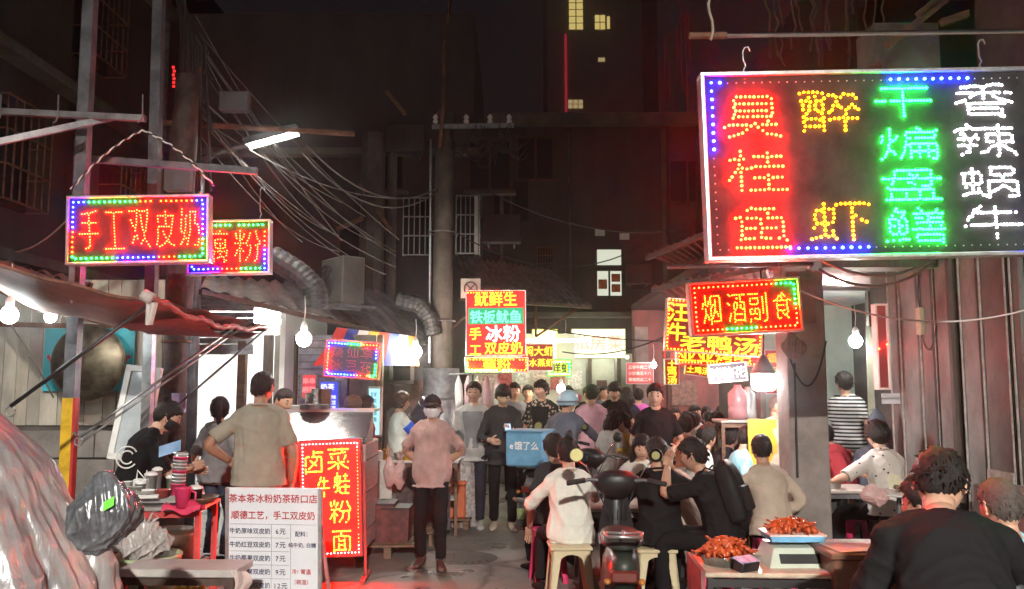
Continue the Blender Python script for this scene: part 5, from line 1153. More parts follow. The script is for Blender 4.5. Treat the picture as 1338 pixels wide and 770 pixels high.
for k_, (px, D) in enumerate(((196, 6.1), (206, 6.1))): t = thing('foam_tray', ('flat foam tray at the front of the counter, left one', 'flat foam tray at the front of the counter, right one')[k_], 'tray', (gx(px, D), D, T0 + .03), .2, 'foam trays on the counter'); m = MB(); m.box((0, 0, .012), (.11, .09, .024), taper=(1.1, 1.1)); m.build('tray', wplas, t)
t = thing('blue_sheet', 'pale blue sheet of paper held over the counter', 'paper', (gx(226, 6.35), 6.35, 1.20)); m = MB(); m.grid(lambda u, v: (-.07 + .16 * u, .03 * math.sin(u * 3), -.02 + .08 * v + .05 * u), 6, 4); m.build('sheet', mat('blue paper', (.25, .42, .66), .5), t, smooth=True)
# bucket with bag, second shelf board
t = thing('green_bucket', 'pale green plastic bucket below the counter', 'bucket', (gx(205, 5.6), 5.6, 0)); m = MB(); m.lathe((0, 0, 0), [(.001, 0), (.16, 0), (.2, .58), (.21, .60), (.21, .63), (.195, .63), (.15, .02)], 24); m.build('tub', mat('green bucket', (.36, .42, .25), .45, var=.15), t, smooth=True)
m = MB(); m.tube([(.205 * math.cos(a), .205 * math.sin(a), .62) for a in np.linspace(0, 6.3, 26)], .012, 6); m.build('rim', mat('green bucket', (.36, .42, .25)), t, smooth=True)
pbag('clear_plastic_bag', 'clear plastic bag with a pink flap stuffed into the green bucket', (gx(198, 5.5), 5.55, .60), (.34, .24, .24), mat('clear bag film', (.55, .52, .50), .25, var=.3, scale=10, trans=.35, bump=.2), 9)
t = table('low stand with a plastic wrapped top at the front of the dessert stall', (gx(255, 5.15), 5.15, 0), rad(-2), .70, .30, .66, mat('plastic wrapped board', (.40, .38, .36), .3, var=.15, scale=6, bump=.2), dwood, name='wrapped_stand', th=.045)
m = MB(); m.grid(lambda u, v: (.32 + .10 * u + .03 * math.sin(v * 5), -.16 + .02 * math.sin(u * 6 + v * 3), .64 - .22 * v * (1 - .3 * u) + .02 * (1 - v)), 8, 10); m.build('loose_film', mat('pinkish film', (.62, .48, .45), .3, var=.2, trans=.2), t, smooth=True)
for k_, px in enumerate((250, 272)): pbag('pink_plastic_bag', ('small pink bag of yellow fruit under the wrapped stand, left one', 'small pink bag of yellow fruit under the wrapped stand, right one')[k_], (gx(px, 5.4), 5.4, .24), (.13, .12, .22), mat('pink film', (.6, .25, .24), .35, var=.2), 20 + k_, group='pink bags under the stand', handles=False)
for k_ in range(4): t = thing('yellow_fruit', 'yellow fruit peeping out of a pink bag under the wrapped stand', 'fruit', (gx(244 + k_ * 10, 5.3), 5.32, .47), 0, 'yellow fruit under the stand'); m = MB(); m.ell((0, 0, 0), (.03, .03, .034), 10, 8); m.build('fruit', mat('yellow fruit', (.6, .42, .05), .4), t, smooth=True)
t = table('low crate table carrying the pink fruit bags under the wrapped stand', (gx(258, 5.4), 5.4, 0), 0, .42, .26, .24, dwood, dwood, name='low_crate_table')
# ---- white menu board
bc = P(362, 632, 5.9); Wb, Hb = .625, 1.12
t = thing('menu_board', 'white standing menu board with red heading and price table in the left foreground', 'menu board', (bc.x, 5.9, 0), rot=(rad(4), 0, rad(-5)))
zt = bc.z - .02
m = MB(); m.cbox((0, .012, zt - Hb / 2), (Wb, .022, Hb), .004); m.build('board', mat('white board', (.66, .68, .72), .4, var=.05, scale=3), t)
for s_ in (-1, 1):
    m = MB(); m.bar((s_ * (Wb / 2 + .012), .012, 0.02), (s_ * (Wb / 2 + .012), .012, zt), .024); m.build('side_rail', alum, t)
    m = MB(); m.bar((s_ * (Wb / 2 - .02), .03, zt - .05), (s_ * (Wb / 2 - .02), .40, .02), .022); m.build('back_leg', alum, t)
kb = 5.9 / F; bx = lambda px: (px - 361) * kb; bz = lambda py: zt - (py - 633) * kb
redt = mat('red lettering', (.42, .035, .045), .5, var=.05); blut = mat('dark blue lettering', (.035, .04, .09), .5, var=.05); lnm = mat('rule line', (.25, .27, .3), .5)
def bt(s, px, py, size, mm, xs=1.0, al='c', bold=.016): q = MB(); text(q, s, (bx(px), bz(py)), size * kb, -.002, bold=bold, align=al, xs=xs); return q.build('lettering', mm, t)
bt('茶本茶冰粉奶茶硚口店', 361, 646, 11.6, redt); bt('顺德工艺，手工双皮奶', 361, 667, 11.2, redt, .98)
for i, (s, p_) in enumerate((('牛奶原味双皮奶', '6元'), ('牛奶红豆双皮奶', '7元'), ('牛奶椰果双皮奶', '7元'), ('牛奶芒果双皮奶', '9元'), ('牛奶什锦双皮奶', '12元'))): bt(s, 331, 687 + i * 17, 7.7, blut); bt(p_, 371, 687 + i * 17, 8.4, blut)
bt('配料：', 400, 690, 7, blut); bt('纯牛奶,白糖', 399, 704, 6.4, blut); bt('冷/常温', 398, 737, 7, redt); bt('（碗温）', 398, 750, 6.6, redt); bt('健康', 392, 773, 9, blut)
m = MB()
for i in range(6): m.box((bx(361), -.0015, bz(678.5 + i * 17)), ((.6 if i in (0, 5) else .43) * 1.0 if i in (0, 5) else .41, .003, .002)) if i in (0, 5) else m.box((bx(343), -.0015, bz(678.5 + i * 17)), (.42, .003, .002))
for px in (359, 384): m.box((bx(px), -.0022, bz(721)), (.002, .003, 85 * kb))
m.build('table_rules', lnm, t)
# ---- red stainless food cart
cx0, cD = gx(430, 8.3), 8.3
t = thing('food_cart', 'stainless food cart reflecting red light with a slanted glass hood', 'food cart', (cx0, cD, 0), rad(0)); kc = 8.3 / F
m = MB(); m.cbox((0, 0.1, .66), (.86, .75, 1.0), .015); m.build('cabinet', ssteel, t)
for s_ in (-1, 1):
    for sy in (-.2, .4): m = MB(); m.lathe((s_ * .36, sy, .075), [(.02, -.02), (.075, -.02), (.075, .02), (.02, .02)], 14, R=roty(math.pi / 2)); m.build('wheel', rub, t, smooth=False)
for zz_ in (.35, .7, 1.0): m = MB(); m.box((.434, .1, zz_), (.006, .70, .012)); m.build('seam', dsteel, t)
for k_ in range(3): m = MB(); m.cbox((-.26 + k_ * .27, -.28, .62), (.24, .012, .8), .006); dr = m.build('door', mat('red glow tinted steel door', (.42, .20, .18), .35, .6, var=.2), t); m = MB(); m.tube([(-.18 + k_ * .27, -.30, .5), (-.18 + k_ * .27, -.30, .75)], .008, 6); m.build('handle', chrome, dr)  # door steel tinted red to carry the glow of the LED sign
m = MB(); m.add([(-.43, -.30, 1.17), (.43, -.30, 1.17), (.43, .12, 1.45), (-.43, .12, 1.45), (-.43, -.30, 1.165), (.43, -.30, 1.165), (.43, .12, 1.445), (-.43, .12, 1.445)], [(0, 1, 2, 3), (7, 6, 5, 4), (0, 4, 5, 1), (2, 6, 7, 3)]); m.build('glass_hood', mat('mirror glass', (.20, .20, .21), .2, .9, var=.3, scale=3, bump=.15, bscale=4), t)
for s_ in (-1, 1): m = MB(); m.add([(s_ * .43, -.30, 1.16), (s_ * .43, .12, 1.16), (s_ * .43, .12, 1.45), (s_ * .425, -.30, 1.16), (s_ * .425, .12, 1.16), (s_ * .425, .12, 1.45)], [(0, 1, 2), (5, 4, 3), (0, 2, 5, 3), (1, 4, 5, 2)]); m.build('hood_side', ssteel, t)
m = MB(); m.box((0, .3, 1.45), (.88, .4, .025)); m.build('top_shelf', ssteel, t)
m = MB(); m.box((-.30, -.295, 1.10), (.14, .012, .12)); m.build('plate', mat('brass', (.5, .36, .12), .35, .8), t)
q = MB(); text(q, '回', (-.30, 1.10), .09, -.303, bold=.01); q.build('emblem', mat('red lettering', (.42, .035, .045)), t)
for i, (px, r, h, mm, n_, lab) in enumerate(((402, .04, .16, stain, 'canister', 'narrow steel canister on the cart shelf, left'), (411, .05, .20, stain, 'canister', 'tall steel canister on the cart shelf, middle'), (424, .055, .20, wood, 'canister', 'brown canister on the cart shelf, right'), (386, .10, .035, wplas, 'tray', 'stack of white trays at the left end of the cart shelf'), (415, .15, .05, stain, 'basin', 'flat steel basin in front of the canisters'))):
    cup(lab, (gx(px, 8.5) , 8.62 - (.18 if n_ == 'basin' else 0), 1.463), r, h, mm, n_, taper=.95)
# lit menus on the wall behind
def litmenu(name, label, px, py, D, wpx, hpx, bgm, rows, yaw=0, tm=None, fmm=None):
    k = D / F; t = thing(name, label, 'menu', P(px, py, D), rad(yaw)); W, H = wpx * k, hpx * k
    m = MB(); m.cbox((0, .02, 0), (W, .04, H), .004); m.build('panel', bgm, t)
    m = MB()
    for s_ in (-1, 1): m.bar((s_ * W / 2, .01, -H / 2), (s_ * W / 2, .01, H / 2), .025); m.bar((-W / 2, .01, s_ * H / 2), (W / 2, .01, s_ * H / 2), .025)
    m.build('frame', fmm or dsteel, t)
    for s, x, z, sz in rows: q = MB(); text(q, s, (x * k, z * k), sz * k, -.012, bold=.02); q.build('lettering', tm or wl, t)
    return t
wdim = glowmat('soft white print', (.85, .9, 1), .9)
litmenu('red_lit_menu', 'red lit menu panel on the wall behind the man at the cart', 404, 505, 10.1, 20, 32, glowmat('red lit menu', (.85, .03, .05), .55), [('串串', 0, 7, 8.5), ('麻辣', 0, -4, 8.5)], tm=glowmat('pink print', (1, .3, .3), .7))
litmenu('blue_lit_menu', 'blue lit menu screen on the wall behind the food cart', 430, 518, 10.1, 26, 40, glowmat('blue lit menu', (.02, .05, .75), .7), [('奶茶', -2, 12, 9), ('原味', 4, -1, 5.5), ('红豆', 4, -8, 5.5), ('芒果', 4, -15, 5.5)], tm=wdim)
litmenu('cyan_lit_menu', 'bright cyan lit menu panel turned sideways past the food cart', 489, 538, 10.0, 22, 62, glowmat('cyan lit menu', (.35, .80, .95), .9), [('豆浆', 0, 22, 6), ('豆花', 0, 14, 6), ('凉粉', 0, 6, 6), ('米酒', 0, -2, 6), ('汤圆', 0, -10, 6)], yaw=-35, tm=mat('dark blue lettering', (.035, .04, .09)), fmm=mat('pinkish frame', (.7, .55, .5)))
# ---- second stall: table, hanging bags, crates
t = table('stall table with white cloth side beyond the red cart', (gx(545, 10.0), 10.0, 0), 0, 1.05, .6, .84, mat('white cloth top', (.55, .5, .47), .8, var=.2), wood, shelf=.4, name='stall_table')
m = MB(); m.box((-.38, -.305, .62), (.30, .012, .40)); m.build('cloth_skirt', mat('white cloth top', (.55, .5, .47)), t)
m = MB(); m.box((.12, -.28, .42), (.62, .012, .70)); m.build('front_panel', mat('dark printed panel', (.06, .04, .04), .5, var=.6, scale=18), t)
for k_, (px, py) in enumerate(((508, 608), (523, 612))): q = P(px, py + 28, 9.55); pbag('pink_carrier_bag', ('pale pink carrier bag hanging from the stall table, left one', 'pale pink carrier bag hanging from the stall table, right one')[k_], q, (.15, .07, .34), mat('pale pink film', (.66, .42, .40), .4, var=.15, trans=.15), 30 + k_, group='carrier bags hanging at the stall', handles=True)
def pallet(label, loc, rz, w_, d, h, n=5):
    t = thing('wooden_pallet', label, 'pallet', loc, rz, 'pallets under the stalls')
    for i in range(n): m = MB(); m.cbox((0, -d / 2 + d * (i + .5) / n, h - .012), (w_, d / n * .7, .024), .004); m.build('slat', wood, t)
    for x_ in (-w_ / 2 + .05, 0, w_ / 2 - .05): m = MB(); m.box((x_, 0, (h - .025) / 2), (.07, d - .02, h - .026)); m.build('bearer', wood, t)
pallet('wooden pallet on the ground right of the standing sign', (gx(513, 8.75), 8.75, 0), .05, .72, .5, .13)
pallet('wooden pallet lying under the stall table', (gx(522, 9.35), 9.4, 0), 0, .9, .5, .14)
pallet('low wooden pallet behind the legs of the man in the cap', (gx(590, 10.4), 10.4, 0), -.1, .55, .5, .12)
t = thing('orange_cooler', 'orange plastic cooler box on the pallet behind the man in the cap', 'cooler', (gx(592, 10.3), 10.35, .12)); m = MB(); m.cbox((0, 0, .19), (.34, .34, .38), .02); m.build('box', mat('orange plastic', (.55, .13, .05), .4), t); m = MB(); m.cbox((0, 0, .41), (.36, .36, .05), .015); m.build('lid', mat('orange plastic', (.55, .13, .05)), t)
for k_, (px, h_) in enumerate(((497, .36), (516, .32))): t = thing('dark_crate', ('dark crate with red goods on the pallet, left one', 'dark crate with red goods on the pallet, right one')[k_], 'crate', (gx(px + 6, 8.8), 8.8, .13), 0, 'crates on the pallet'); m = MB(); m.box((0, 0, h_ / 2), (.26, .3, h_), taper=(1.08, 1.08)); m.build('box', mat('dark crate', (.10, .03, .03), .5, var=.5, scale=12), t); m = MB(); m.box((0, 0, h_ + .012), (.29, .33, .022)); m.build('rim', black, t)
t = thing('glass_display', 'small lit glass display of yellow snacks right of the man in the cap', 'display case', (gx(604, 10.4), 10.5, .84))
m = MB(); m.lathe((0, 0, 0), [(.22, 0), (.22, .12), (.19, .25), (.10, .33), (.001, .35)], 18); m.build('dome', mat('dome glass', (.7, .7, .7), .08, var=.05, trans=.85), t, smooth=True)
m = MB()
for k_ in range(24): m.ell((random.uniform(-.14, .14), random.uniform(-.14, .14), .03 + random.uniform(0, .08)), (.035, .03, .025), 7, 5)
m.build('snacks', mat('yellow snack', (.7, .42, .06), .5, var=.3), t, smooth=True, kind='stuff')
m = MB(); m.lathe((0, 0, 0), [(.23, -.84), (.23, 0), (.001, 0)], 18); m.build('stand', mat('newsprint', (.4, .36, .35), .7, var=.5, scale=25), t)
for i, (px, r, h, mm, lab) in enumerate(((499, .06, .10, wplas, 'white bowl on the stall table'), (507, .05, .12, mat('amber jar', (.6, .3, .05), .3, trans=.3), 'amber drink jar on the stall table'), (522, .05, .08, stain, 'steel pot on the stall table'), (534, .09, .05, mat('yellow snack', (.7, .42, .06)), 'basket of yellow snacks on the stall table'))): cup(lab, (gx(px, 9.85), 9.85, .84), r, h, mm, ('bowl', 'jar', 'pot', 'basket')[i], taper=.9)
t = thing('black_barrel', 'tilted black barrel carried at the stall behind the man in the cap', 'barrel', P(553, 545, 10.6), rot=(rad(10), rad(38), 0)); m = MB(); m.lathe((0, 0, -.2), [(.001, 0), (.15, 0), (.16, .02), (.16, .38), (.17, .40), (.15, .42), (.001, .42)], 20); m.build('drum', mat('dark drum', (.05, .045, .06), .3), t, smooth=True)
for z in (-.08, .12): m = MB(); m.tube([(.163 * math.cos(a), .163 * math.sin(a), z) for a in np.linspace(0, 6.3, 24)], .008, 6); m.build('hoop', black, t)
# ================================================================== RIGHT SIDE
pc_ = gx(1045, 7.7); t = thing('square_pillar', 'square grey-brown concrete pillar left of the right hand doorway', 'pillar', (pc_, 7.7, 0))
m = MB(); m.cbox((0, 0, 1.75), (.345, .34, 3.5), .012); m.build('shaft', mat('pillar render', (.24, .21, .195), .8, var=.3, scale=2.5, bump=.2, bscale=20), t)
m = MB(); m.box((-.06, -.18, 2.45), (.30, .02, .40)); m.build('board', mat('reddish board', (.24, .15, .135), .6, var=.3), t)
m = MB(); m.tube(sag((-.17, -.18, 2.0), (.17, -.19, 2.1), .35), .008, 6); m.tube([(-.12, -.19, 1.9), (-.125, -.19, .9)], .01, 6); m.build('wall_cable', wire, t)
q = P(1046, 452, 7.45); pbag('hanging_brown_bag', 'small brown bag hanging on the square pillar', (q.x - .07, 7.45, q.z - .12), (.22, .08, .22), mat('brown bag', (.22, .13, .11), .5, var=.3), 41)
bars('sign_rail', 'steel rail between the pillar and the eave carrying the grocery sign', [((872, 349, 6.55), (1062, 345, 6.6)), ((1060, 346, 6.6), (1056, 352, 7.55))], .018, steel, 'rail')
# beam, porch and doorway
t = thing('porch_beam', 'dark timber beam and porch roof over the right hand doorway', 'beam', (3.2, 7.7, 2.75)); m = MB(); m.box((.2, .1, .2), (1.9, .3, .34)); m.build('beam', dwood, t)
for k_ in range(7): m = MB(); m.bar((-.6 + k_ * .25, .0, .42), (-.6 + k_ * .25, 2.0, .62), .06, .08); m.build('rafter', dwood, t)
m = MB(); m.box((.2, 1.0, .62), (2.1, 2.2, .04), rotx(.1)); m.build('roof_board', dwood, t)
sr = thing('right_shop', 'lit shop interior with pale green walls behind the right hand doorway', 'shop', (3.75, 9.5, 0))
gw = mat('pale green wall', (.38, .44, .38), .6, var=.15, scale=2)
m = MB(); m.box((0, 1.9, 1.4), (1.9, .06, 2.8)); m.build('back_wall', gw, sr)
m = MB(); m.box((-.95, .9, 1.4), (.06, 1.9, 2.8)); m.build('side_wall', concd, sr)
m = MB(); m.box((.52, .0, 1.4), (.5, .08, 2.8)); m.build('front_wall', concd, sr)
m = MB(); m.box((.0, .9, 2.78), (1.9, 1.9, .05)); m.build('ceiling', mat('tin ceiling', (.35, .35, .34), .5, .4, var=.2), sr)
for k_ in range(5): m = MB(); m.tube([(.22 + .012 * k_, -.06 - .02 * k_, 1.0), (.24 + .012 * k_, -.06 - .02 * k_, 2.35)], .02, 6); m.build('curtain_fold', mat('strip curtain', (.55, .56, .42), .3, var=.1, trans=.3), sr, smooth=True)
t = thing('paper_notice', 'small white paper notice on the right hand door post', 'notice', P(1164, 521, 8.35)); m = MB(); m.box((0, 0, 0), (.18, .006, .10)); m.build('sheet', mat('notice paper', (.5, .48, .5), .7, var=.1), t)
t = thing('green_jacket', 'dark green jacket hanging on the door post', 'jacket', P(1146, 560, 8.5)); m = MB(); m.tube([(0, 0, .2), (0, 0, .12), (0.01, 0, -.05), (0, 0, -.22)], [(.02, .02), (.08, .04), (.11, .05), (.09, .04)], 12); m.build('cloth', C['slate'], t, smooth=True); m = MB(); m.tube([(0, .03, .2), (0, .03, .28)], .006, 6); m.build('hanger', steel, t)
# corrugated red eave, left of the large sign
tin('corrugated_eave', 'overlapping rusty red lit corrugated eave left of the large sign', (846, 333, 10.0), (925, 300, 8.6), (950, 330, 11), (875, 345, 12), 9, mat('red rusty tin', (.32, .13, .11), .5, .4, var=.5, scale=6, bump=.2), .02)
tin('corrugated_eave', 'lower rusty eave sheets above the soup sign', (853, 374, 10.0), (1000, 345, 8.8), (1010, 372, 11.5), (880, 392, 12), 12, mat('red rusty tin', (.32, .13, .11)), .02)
# restaurant behind the crowd
rw = thing('open_restaurant', 'open fronted restaurant at the end on the right with red lit back wall', 'restaurant', (4.0, 16.8, 0))
m = MB(); m.box((.5, .0, 1.6), (4.2, .1, 3.2)); m.build('back_wall', mat('red-lit plaster', (.09, .04, .038), .7, var=.5, scale=2.5, col2=(.24, .085, .08), stretch=(1, 1, .4)), rw)  # red light of the room is mixed into the plaster colour
m = MB(); m.box((.5, -3.4, 3.2), (4.2, 7.0, .12)); m.build('roof_slab', dwall, rw)
for y_ in (-1.5, -3.5, -5.2): m = MB(); m.box((.3, y_, 3.1), (1.1, .06, .04)); m.build('tube_lamp', glowmat('restaurant tube', (1, .76, .70), 200), rw)  # assumed tubes, tinted pink and strengthened to light the crowd
m = MB(); m.box((-1.45, -.1, 1.4), (.25, .3, 2.8)); m.build('door_post', conc, rw)
for k_, (x_, z_, w_, h_, c_) in enumerate(((-.75, 2.35, .5, .7, (.35, .05, .04)), (-.1, 2.3, .55, .6, (.5, .42, .3)), (.7, 2.4, .7, .5, (.45, .08, .05)), (1.6, 2.3, .6, .7, (.3, .26, .2)), (-.6, 1.5, .5, .5, (.16, .10, .08)), (.5, 1.55, .8, .6, (.4, .33, .25)))):
    m = MB(); m.cbox((x_, -.07, z_), (w_, .03, h_), .006); m.build('wall_menu', mat('wall menu %d' % k_, c_, .6, var=.6, scale=14), rw)
for x_ in (-.9, .4, 1.7): m = MB(); m.box((x_, -.08, 1.6), (.07, .08, 3.1)); m.build('pilaster', dwood, rw)
# shop under the yellow-white light box
es = thing('alley_end_shop', 'small lit shop front under the bright light box at the alley end', 'shop', (2.0, 20.4, 0))
m = MB(); m.box((0, .4, 1.2), (2.2, .06, 2.4)); m.build('back_wall', mat('pale shop wall', (.5, .5, .42), .6, var=.1), es)
for x_ in (-1.1, -.15, .55, 1.1): m = MB(); m.box((x_, 0, 1.2), (.1, .5, 2.4)); m.build('door_post', conc, es)
m = MB(); m.box((0, -.1, 2.3), (1.6, .08, .06)); m.build('tube_lamp', glowmat('end shop tube', (.95, 1, .8), 16), es)
for (x_, z_, w_, h_, c_) in ((-.55, 1.75, .36, .42, (.05, .10, .7)), (-.55, 1.2, .5, .4, (.6, .1, .15)), (.2, 1.5, .25, .5, (.12, .06, .05))): m = MB(); m.box((x_, .34, z_), (w_, .03, h_)); m.build('poster', mat('poster %g' % c_[2], c_, .5, var=.4, scale=12), es)
bc_ = thing('back_stall', 'lit pale food stall under the tin canopy behind the walkers', 'stall', (.35, 15.2, 0))
m = MB(); m.box((-.2, .3, 1.3), (2.0, .05, 2.6)); m.build('back_wall', mat('pale shop wall', (.5, .5, .42)), bc_)
m = MB(); m.cbox((0, -.3, .5), (2.2, .5, 1.0), .01); m.build('counter', ssteel, bc_)
m = MB(); m.box((0, -.2, 2.45), (1.9, .07, .05)); m.build('tube_lamp', glowmat('end shop tube', (.95, 1, .8), 16), bc_)
for k_ in range(6): m = MB(); m.cbox((-.8 + k_ * .32, .26, 1.75), (.26, .02, .34), .004); m.build('poster', mat('stall poster %d' % (k_ % 3), ((.55, .45, .4), (.4, .1, .1), (.6, .6, .55))[k_ % 3], .6, var=.5, scale=20), bc_)
# hanging goods beside the pole stall
t = thing('white_shirt_rack', 'row of pale clothes and bags hanging behind the walkers at the stall', 'rack', P(620, 512, 11.6))
for k_ in range(5): m = MB(); m.tube([(-.22 + k_ * .13, 0, .22), (-.22 + k_ * .13, 0, .1), (-.21 + k_ * .13, .01, -.1), (-.22 + k_ * .13, 0, -.25)], [(.01, .01), (.05, .03), (.06, .03), (.05, .02)], 8); m.build('hanging_bag', mat('hung film %d' % (k_ % 2), ((.6, .58, .58), (.45, .3, .32))[k_ % 2], .5, var=.2), t, smooth=True)
m = MB(); m.tube([(-.35, 0, .24), (.45, 0, .26)], .012, 6); m.build('rail', steel, t)

# ---- furniture of the diners
def stool(label, loc, rz, h=.45, w_=.30, m_=None, group='plastic stools'):
    m_ = m_ or mat('beige stool plastic', (.55, .47, .30), .35, var=.08); t = thing('plastic_stool', label, 'stool', loc, rz, group)
    m = MB(); m.cbox((0, 0, h - .014), (w_ * .92, w_ * .92, .028), .012); m.build('seat', m_, t)
    for sx in (-1, 1):
        for sy in (-1, 1):
            m = MB(); t0 = V(sx * w_ * .41, sy * w_ * .41, h - .03); b0 = V(sx * w_ * .52, sy * w_ * .52, 0)
            for ax in (0, 1):
                e = V(-sx, 0, 0) if ax == 0 else V(0, -sy, 0); m.loft([np.array([t0, t0 + e * .075, t0 + e * .075 + V(0, 0, -.001) - (V(0, sy, 0) if ax == 0 else V(sx, 0, 0)) * .014, t0 - (V(0, sy, 0) if ax == 0 else V(sx, 0, 0)) * .014]), np.array([b0, b0 + e * .042, b0 + e * .042 - (V(0, sy, 0) if ax == 0 else V(sx, 0, 0)) * .014, b0 - (V(0, sy, 0) if ax == 0 else V(sx, 0, 0)) * .014])])
            m.build('leg', m_, t)
    for a_ in range(4):                                     # arched apron between the legs
        m = MB(); R = rotz(a_ * math.pi / 2); pts = []
        for i in range(9):
            u = -1 + 2 * i / 8; pts.append((u * w_ * .34, w_ * .425, h - .035 - .075 * abs(u) ** 2.2))
        m.loft([np.array([(p[0], p[1], h - .028), (p[0], p[1] - .012, h - .028), (p[0], p[1] - .012, p[2] - .022), (p[0], p[1], p[2] - .022)]) @ R.T for p in pts]); m.build('apron', m_, t)
    return t
pkst = mat('pink stool plastic', (.65, .04, .14), .35, var=.08)
stool('beige plastic stool under the diner in the white top', (gx(742, 6.85), 6.85, 0), .05, .46, .36)
stool('beige plastic stool under the diner in black by the scooter', (gx(852, 6.85), 6.85, 0), -.05, .44, .34)
stool('pink plastic stool beside the diner in the white top', (gx(715, 7.6), 7.6, 0), .2, .45, .28, pkst)
stool('red plastic stool under the man with the backpack', (gx(925, 6.7), 6.7, 0), 0, .44, .30, pkst)
stool('red stool under the man in the pale shirt by the pillar', (gx(1000, 7.25), 7.25, 0), 0, .44, .30, pkst)
stool('dark stool under the man in the printed tee', (gx(1150, 8.0), 8.0, 0), 0, .50, .30, mat('dark stool plastic', (.03, .025, .025), .4))
stool('pink stool by the small table in the right doorway', (gx(1100, 8.6), 8.6, 0), .3, .42, .28, pkst)
stool('pale green stool behind the crayfish table', (gx(915, 5.6), 5.6, 0), .3, .34, .30, mat('green stool plastic', (.35, .38, .28), .4, var=.1))
woodt = mat('laminate table top', (.45, .42, .38), .35, var=.15)
table('small folding table between the diners beyond the scooter', (gx(800, 7.5), 7.5, 0), 0, .7, .6, .68, woodt, dsteel, 'folding tables')
table('small table with bowls in front of the man in the printed tee', (gx(1090, 8.3), 8.3, 0), 0, .55, .5, .72, woodt, dsteel, 'folding tables')
table('folding table with dishes before the pale shirted man', (gx(945, 8.0), 8.0, 0), 0, .9, .6, .70, woodt, dsteel, 'folding tables')
table('narrow black table at the bottom right corner', (gx(1330, 3.2), 3.35, 0), 0, .5, .5, .84, black, black, 'folding tables')
cup('white noodle bowl on the table before the man in the printed tee', (gx(1080, 8.2), 8.2, .72), .09, .06, wplas, 'bowl')
t = thing('folding_tray', 'small round tray stand with bowl and bag right of the printed tee man', 'tray', (gx(1165, 7.2), 7.2, .80)); m = MB(); m.lathe((0, 0, 0), [(.001, 0), (.24, 0), (.25, .012), (.24, .015), (.001, .010)], 24); m.build('tray', wplas, t, smooth=True); m = MB(); m.tube([(0, 0, 0), (0, 0, -.8)], .02, 8); m.build('stem', dsteel, t)
cup('yellow-white bowl on the round tray', (gx(1172, 7.2), 7.2, .815), .065, .06, mat('cream bowl', (.6, .56, .40), .3), 'bowl')
t = thing('round_lid', 'pale yellow round lid leaning on the tray bowl', 'plate', (gx(1163, 7.25), 7.3, .89), rot=(rad(80), 0, 0)); m = MB(); m.lathe((0, 0, 0), [(.001, 0), (.06, 0), (.065, .01), (.001, .015)], 18); m.build('disc', mat('cream bowl', (.6, .56, .40)), t)  # the disc is a lid propped against the bowl
pbag('pale_pink_bag', 'crumpled pale pink plastic bag at the edge of the round tray', (gx(1130, 7.1), 7.05, .72), (.22, .16, .18), mat('pale pink film', (.66, .42, .40)), 55, handles=False)
t = thing('yellow_chair', 'yellow plastic chair back beside the pillar', 'chair', (gx(999, 8.6), 8.6, 0)); ym = mat('yellow chair plastic', (.62, .36, .04), .4, var=.1)
m = MB(); m.cbox((0, .18, 1.05), (.30, .03, .60), .014); m.build('backrest', ym, t); m = MB(); m.cbox((0, 0, .47), (.38, .38, .03), .012); m.build('seat', ym, t)
for sx in (-1, 1):
    for sy in (-1, 1): m = MB(); m.bar((sx * .16, sy * .16, 0), (sx * .16, sy * .16, .46 if sy < 0 else .8), .03); m.build('leg', ym, t)
for k_, (px, mm, r, h) in enumerate(((962, mat('pink jug', (.62, .30, .32), .3, trans=.3), .11, .38), (975, clear, .09, .36))):
    t = thing('water_jug', ('pinkish water jug on the far counter, left one', 'clear water jug on the far counter, right one')[k_], 'jug', (gx(px, 9.4), 9.4, 1.32), 0, 'water jugs on the counter'); m = MB(); m.lathe((0, 0, 0), [(.001, 0), (r, .01), (r, h * .3), (r * .92, h * .35), (r, h * .4), (r, h * .75), (r * .4, h * .92), (r * .35, h), (.001, h)], 16); m.build('body', mm, t, smooth=True)
table('tall counter carrying the water jugs', (gx(965, 9.4), 9.4, 0), 0, .55, .4, 1.32, woodt, wood, name='tall_counter')
# ---- crayfish table
ct = table('worn wooden table with crayfish trays and a scale in the foreground', (gx(1000, 4.55), 4.55, 0), rad(-3), .78, .46, .79, mat('greasy table top', (.42, .36, .28), .3, var=.3, scale=8), black, name='crayfish_table', th=.025, lw=.03)
m = MB(); m.box((-.40, 0, .70), (.02, .46, .20)); m.build('side_board', mat('worn red board', (.22, .07, .07), .6, var=.5, scale=12), ct)
for x_ in (-.22, -.08, .1, .24): m = MB(); m.box((x_, -.18, .38), (.035, .02, .76)); m.build('front_slat', black, ct)
def tray_round(label, loc, r, h, mm):
    t = thing('steel_tray', label, 'tray', loc); m = MB(); m.lathe((0, 0, 0), [(.001, 0), (r * .8, 0), (r, h), (r * 1.06, h + .004), (r * .97, h - .002), (r * .78, .006), (.001, .006)], 26); m.build('dish', mm, t, smooth=True); return t
tz = .79
L1 = (gx(940, 4.55), 4.55, tz); L2 = (gx(1026, 4.62), 4.62, tz + .112)
tray_round('wide steel basin under the larger heap of crayfish', L1, .135, .05, stain); 
t = thing('blue_tray', 'shallow blue and red tray on the scale under the smaller heap of crayfish', 'tray', L2); m = MB(); m.box((0, 0, .018), (.27, .2, .03), taper=(1.08, 1.08)); m.build('dish', mat('blue tray', (.16, .42, .66), .35), t); m = MB(); m.box((0, 0, .037), (.30, .22, .008)); m.build('rim', mat('pinkish frame', (.7, .55, .5)), t)
crm = mat('cooked crayfish', (.25, .028, .012), .25, var=.4, col2=(.55, .11, .03), scale=45, bump=.2, bscale=60)
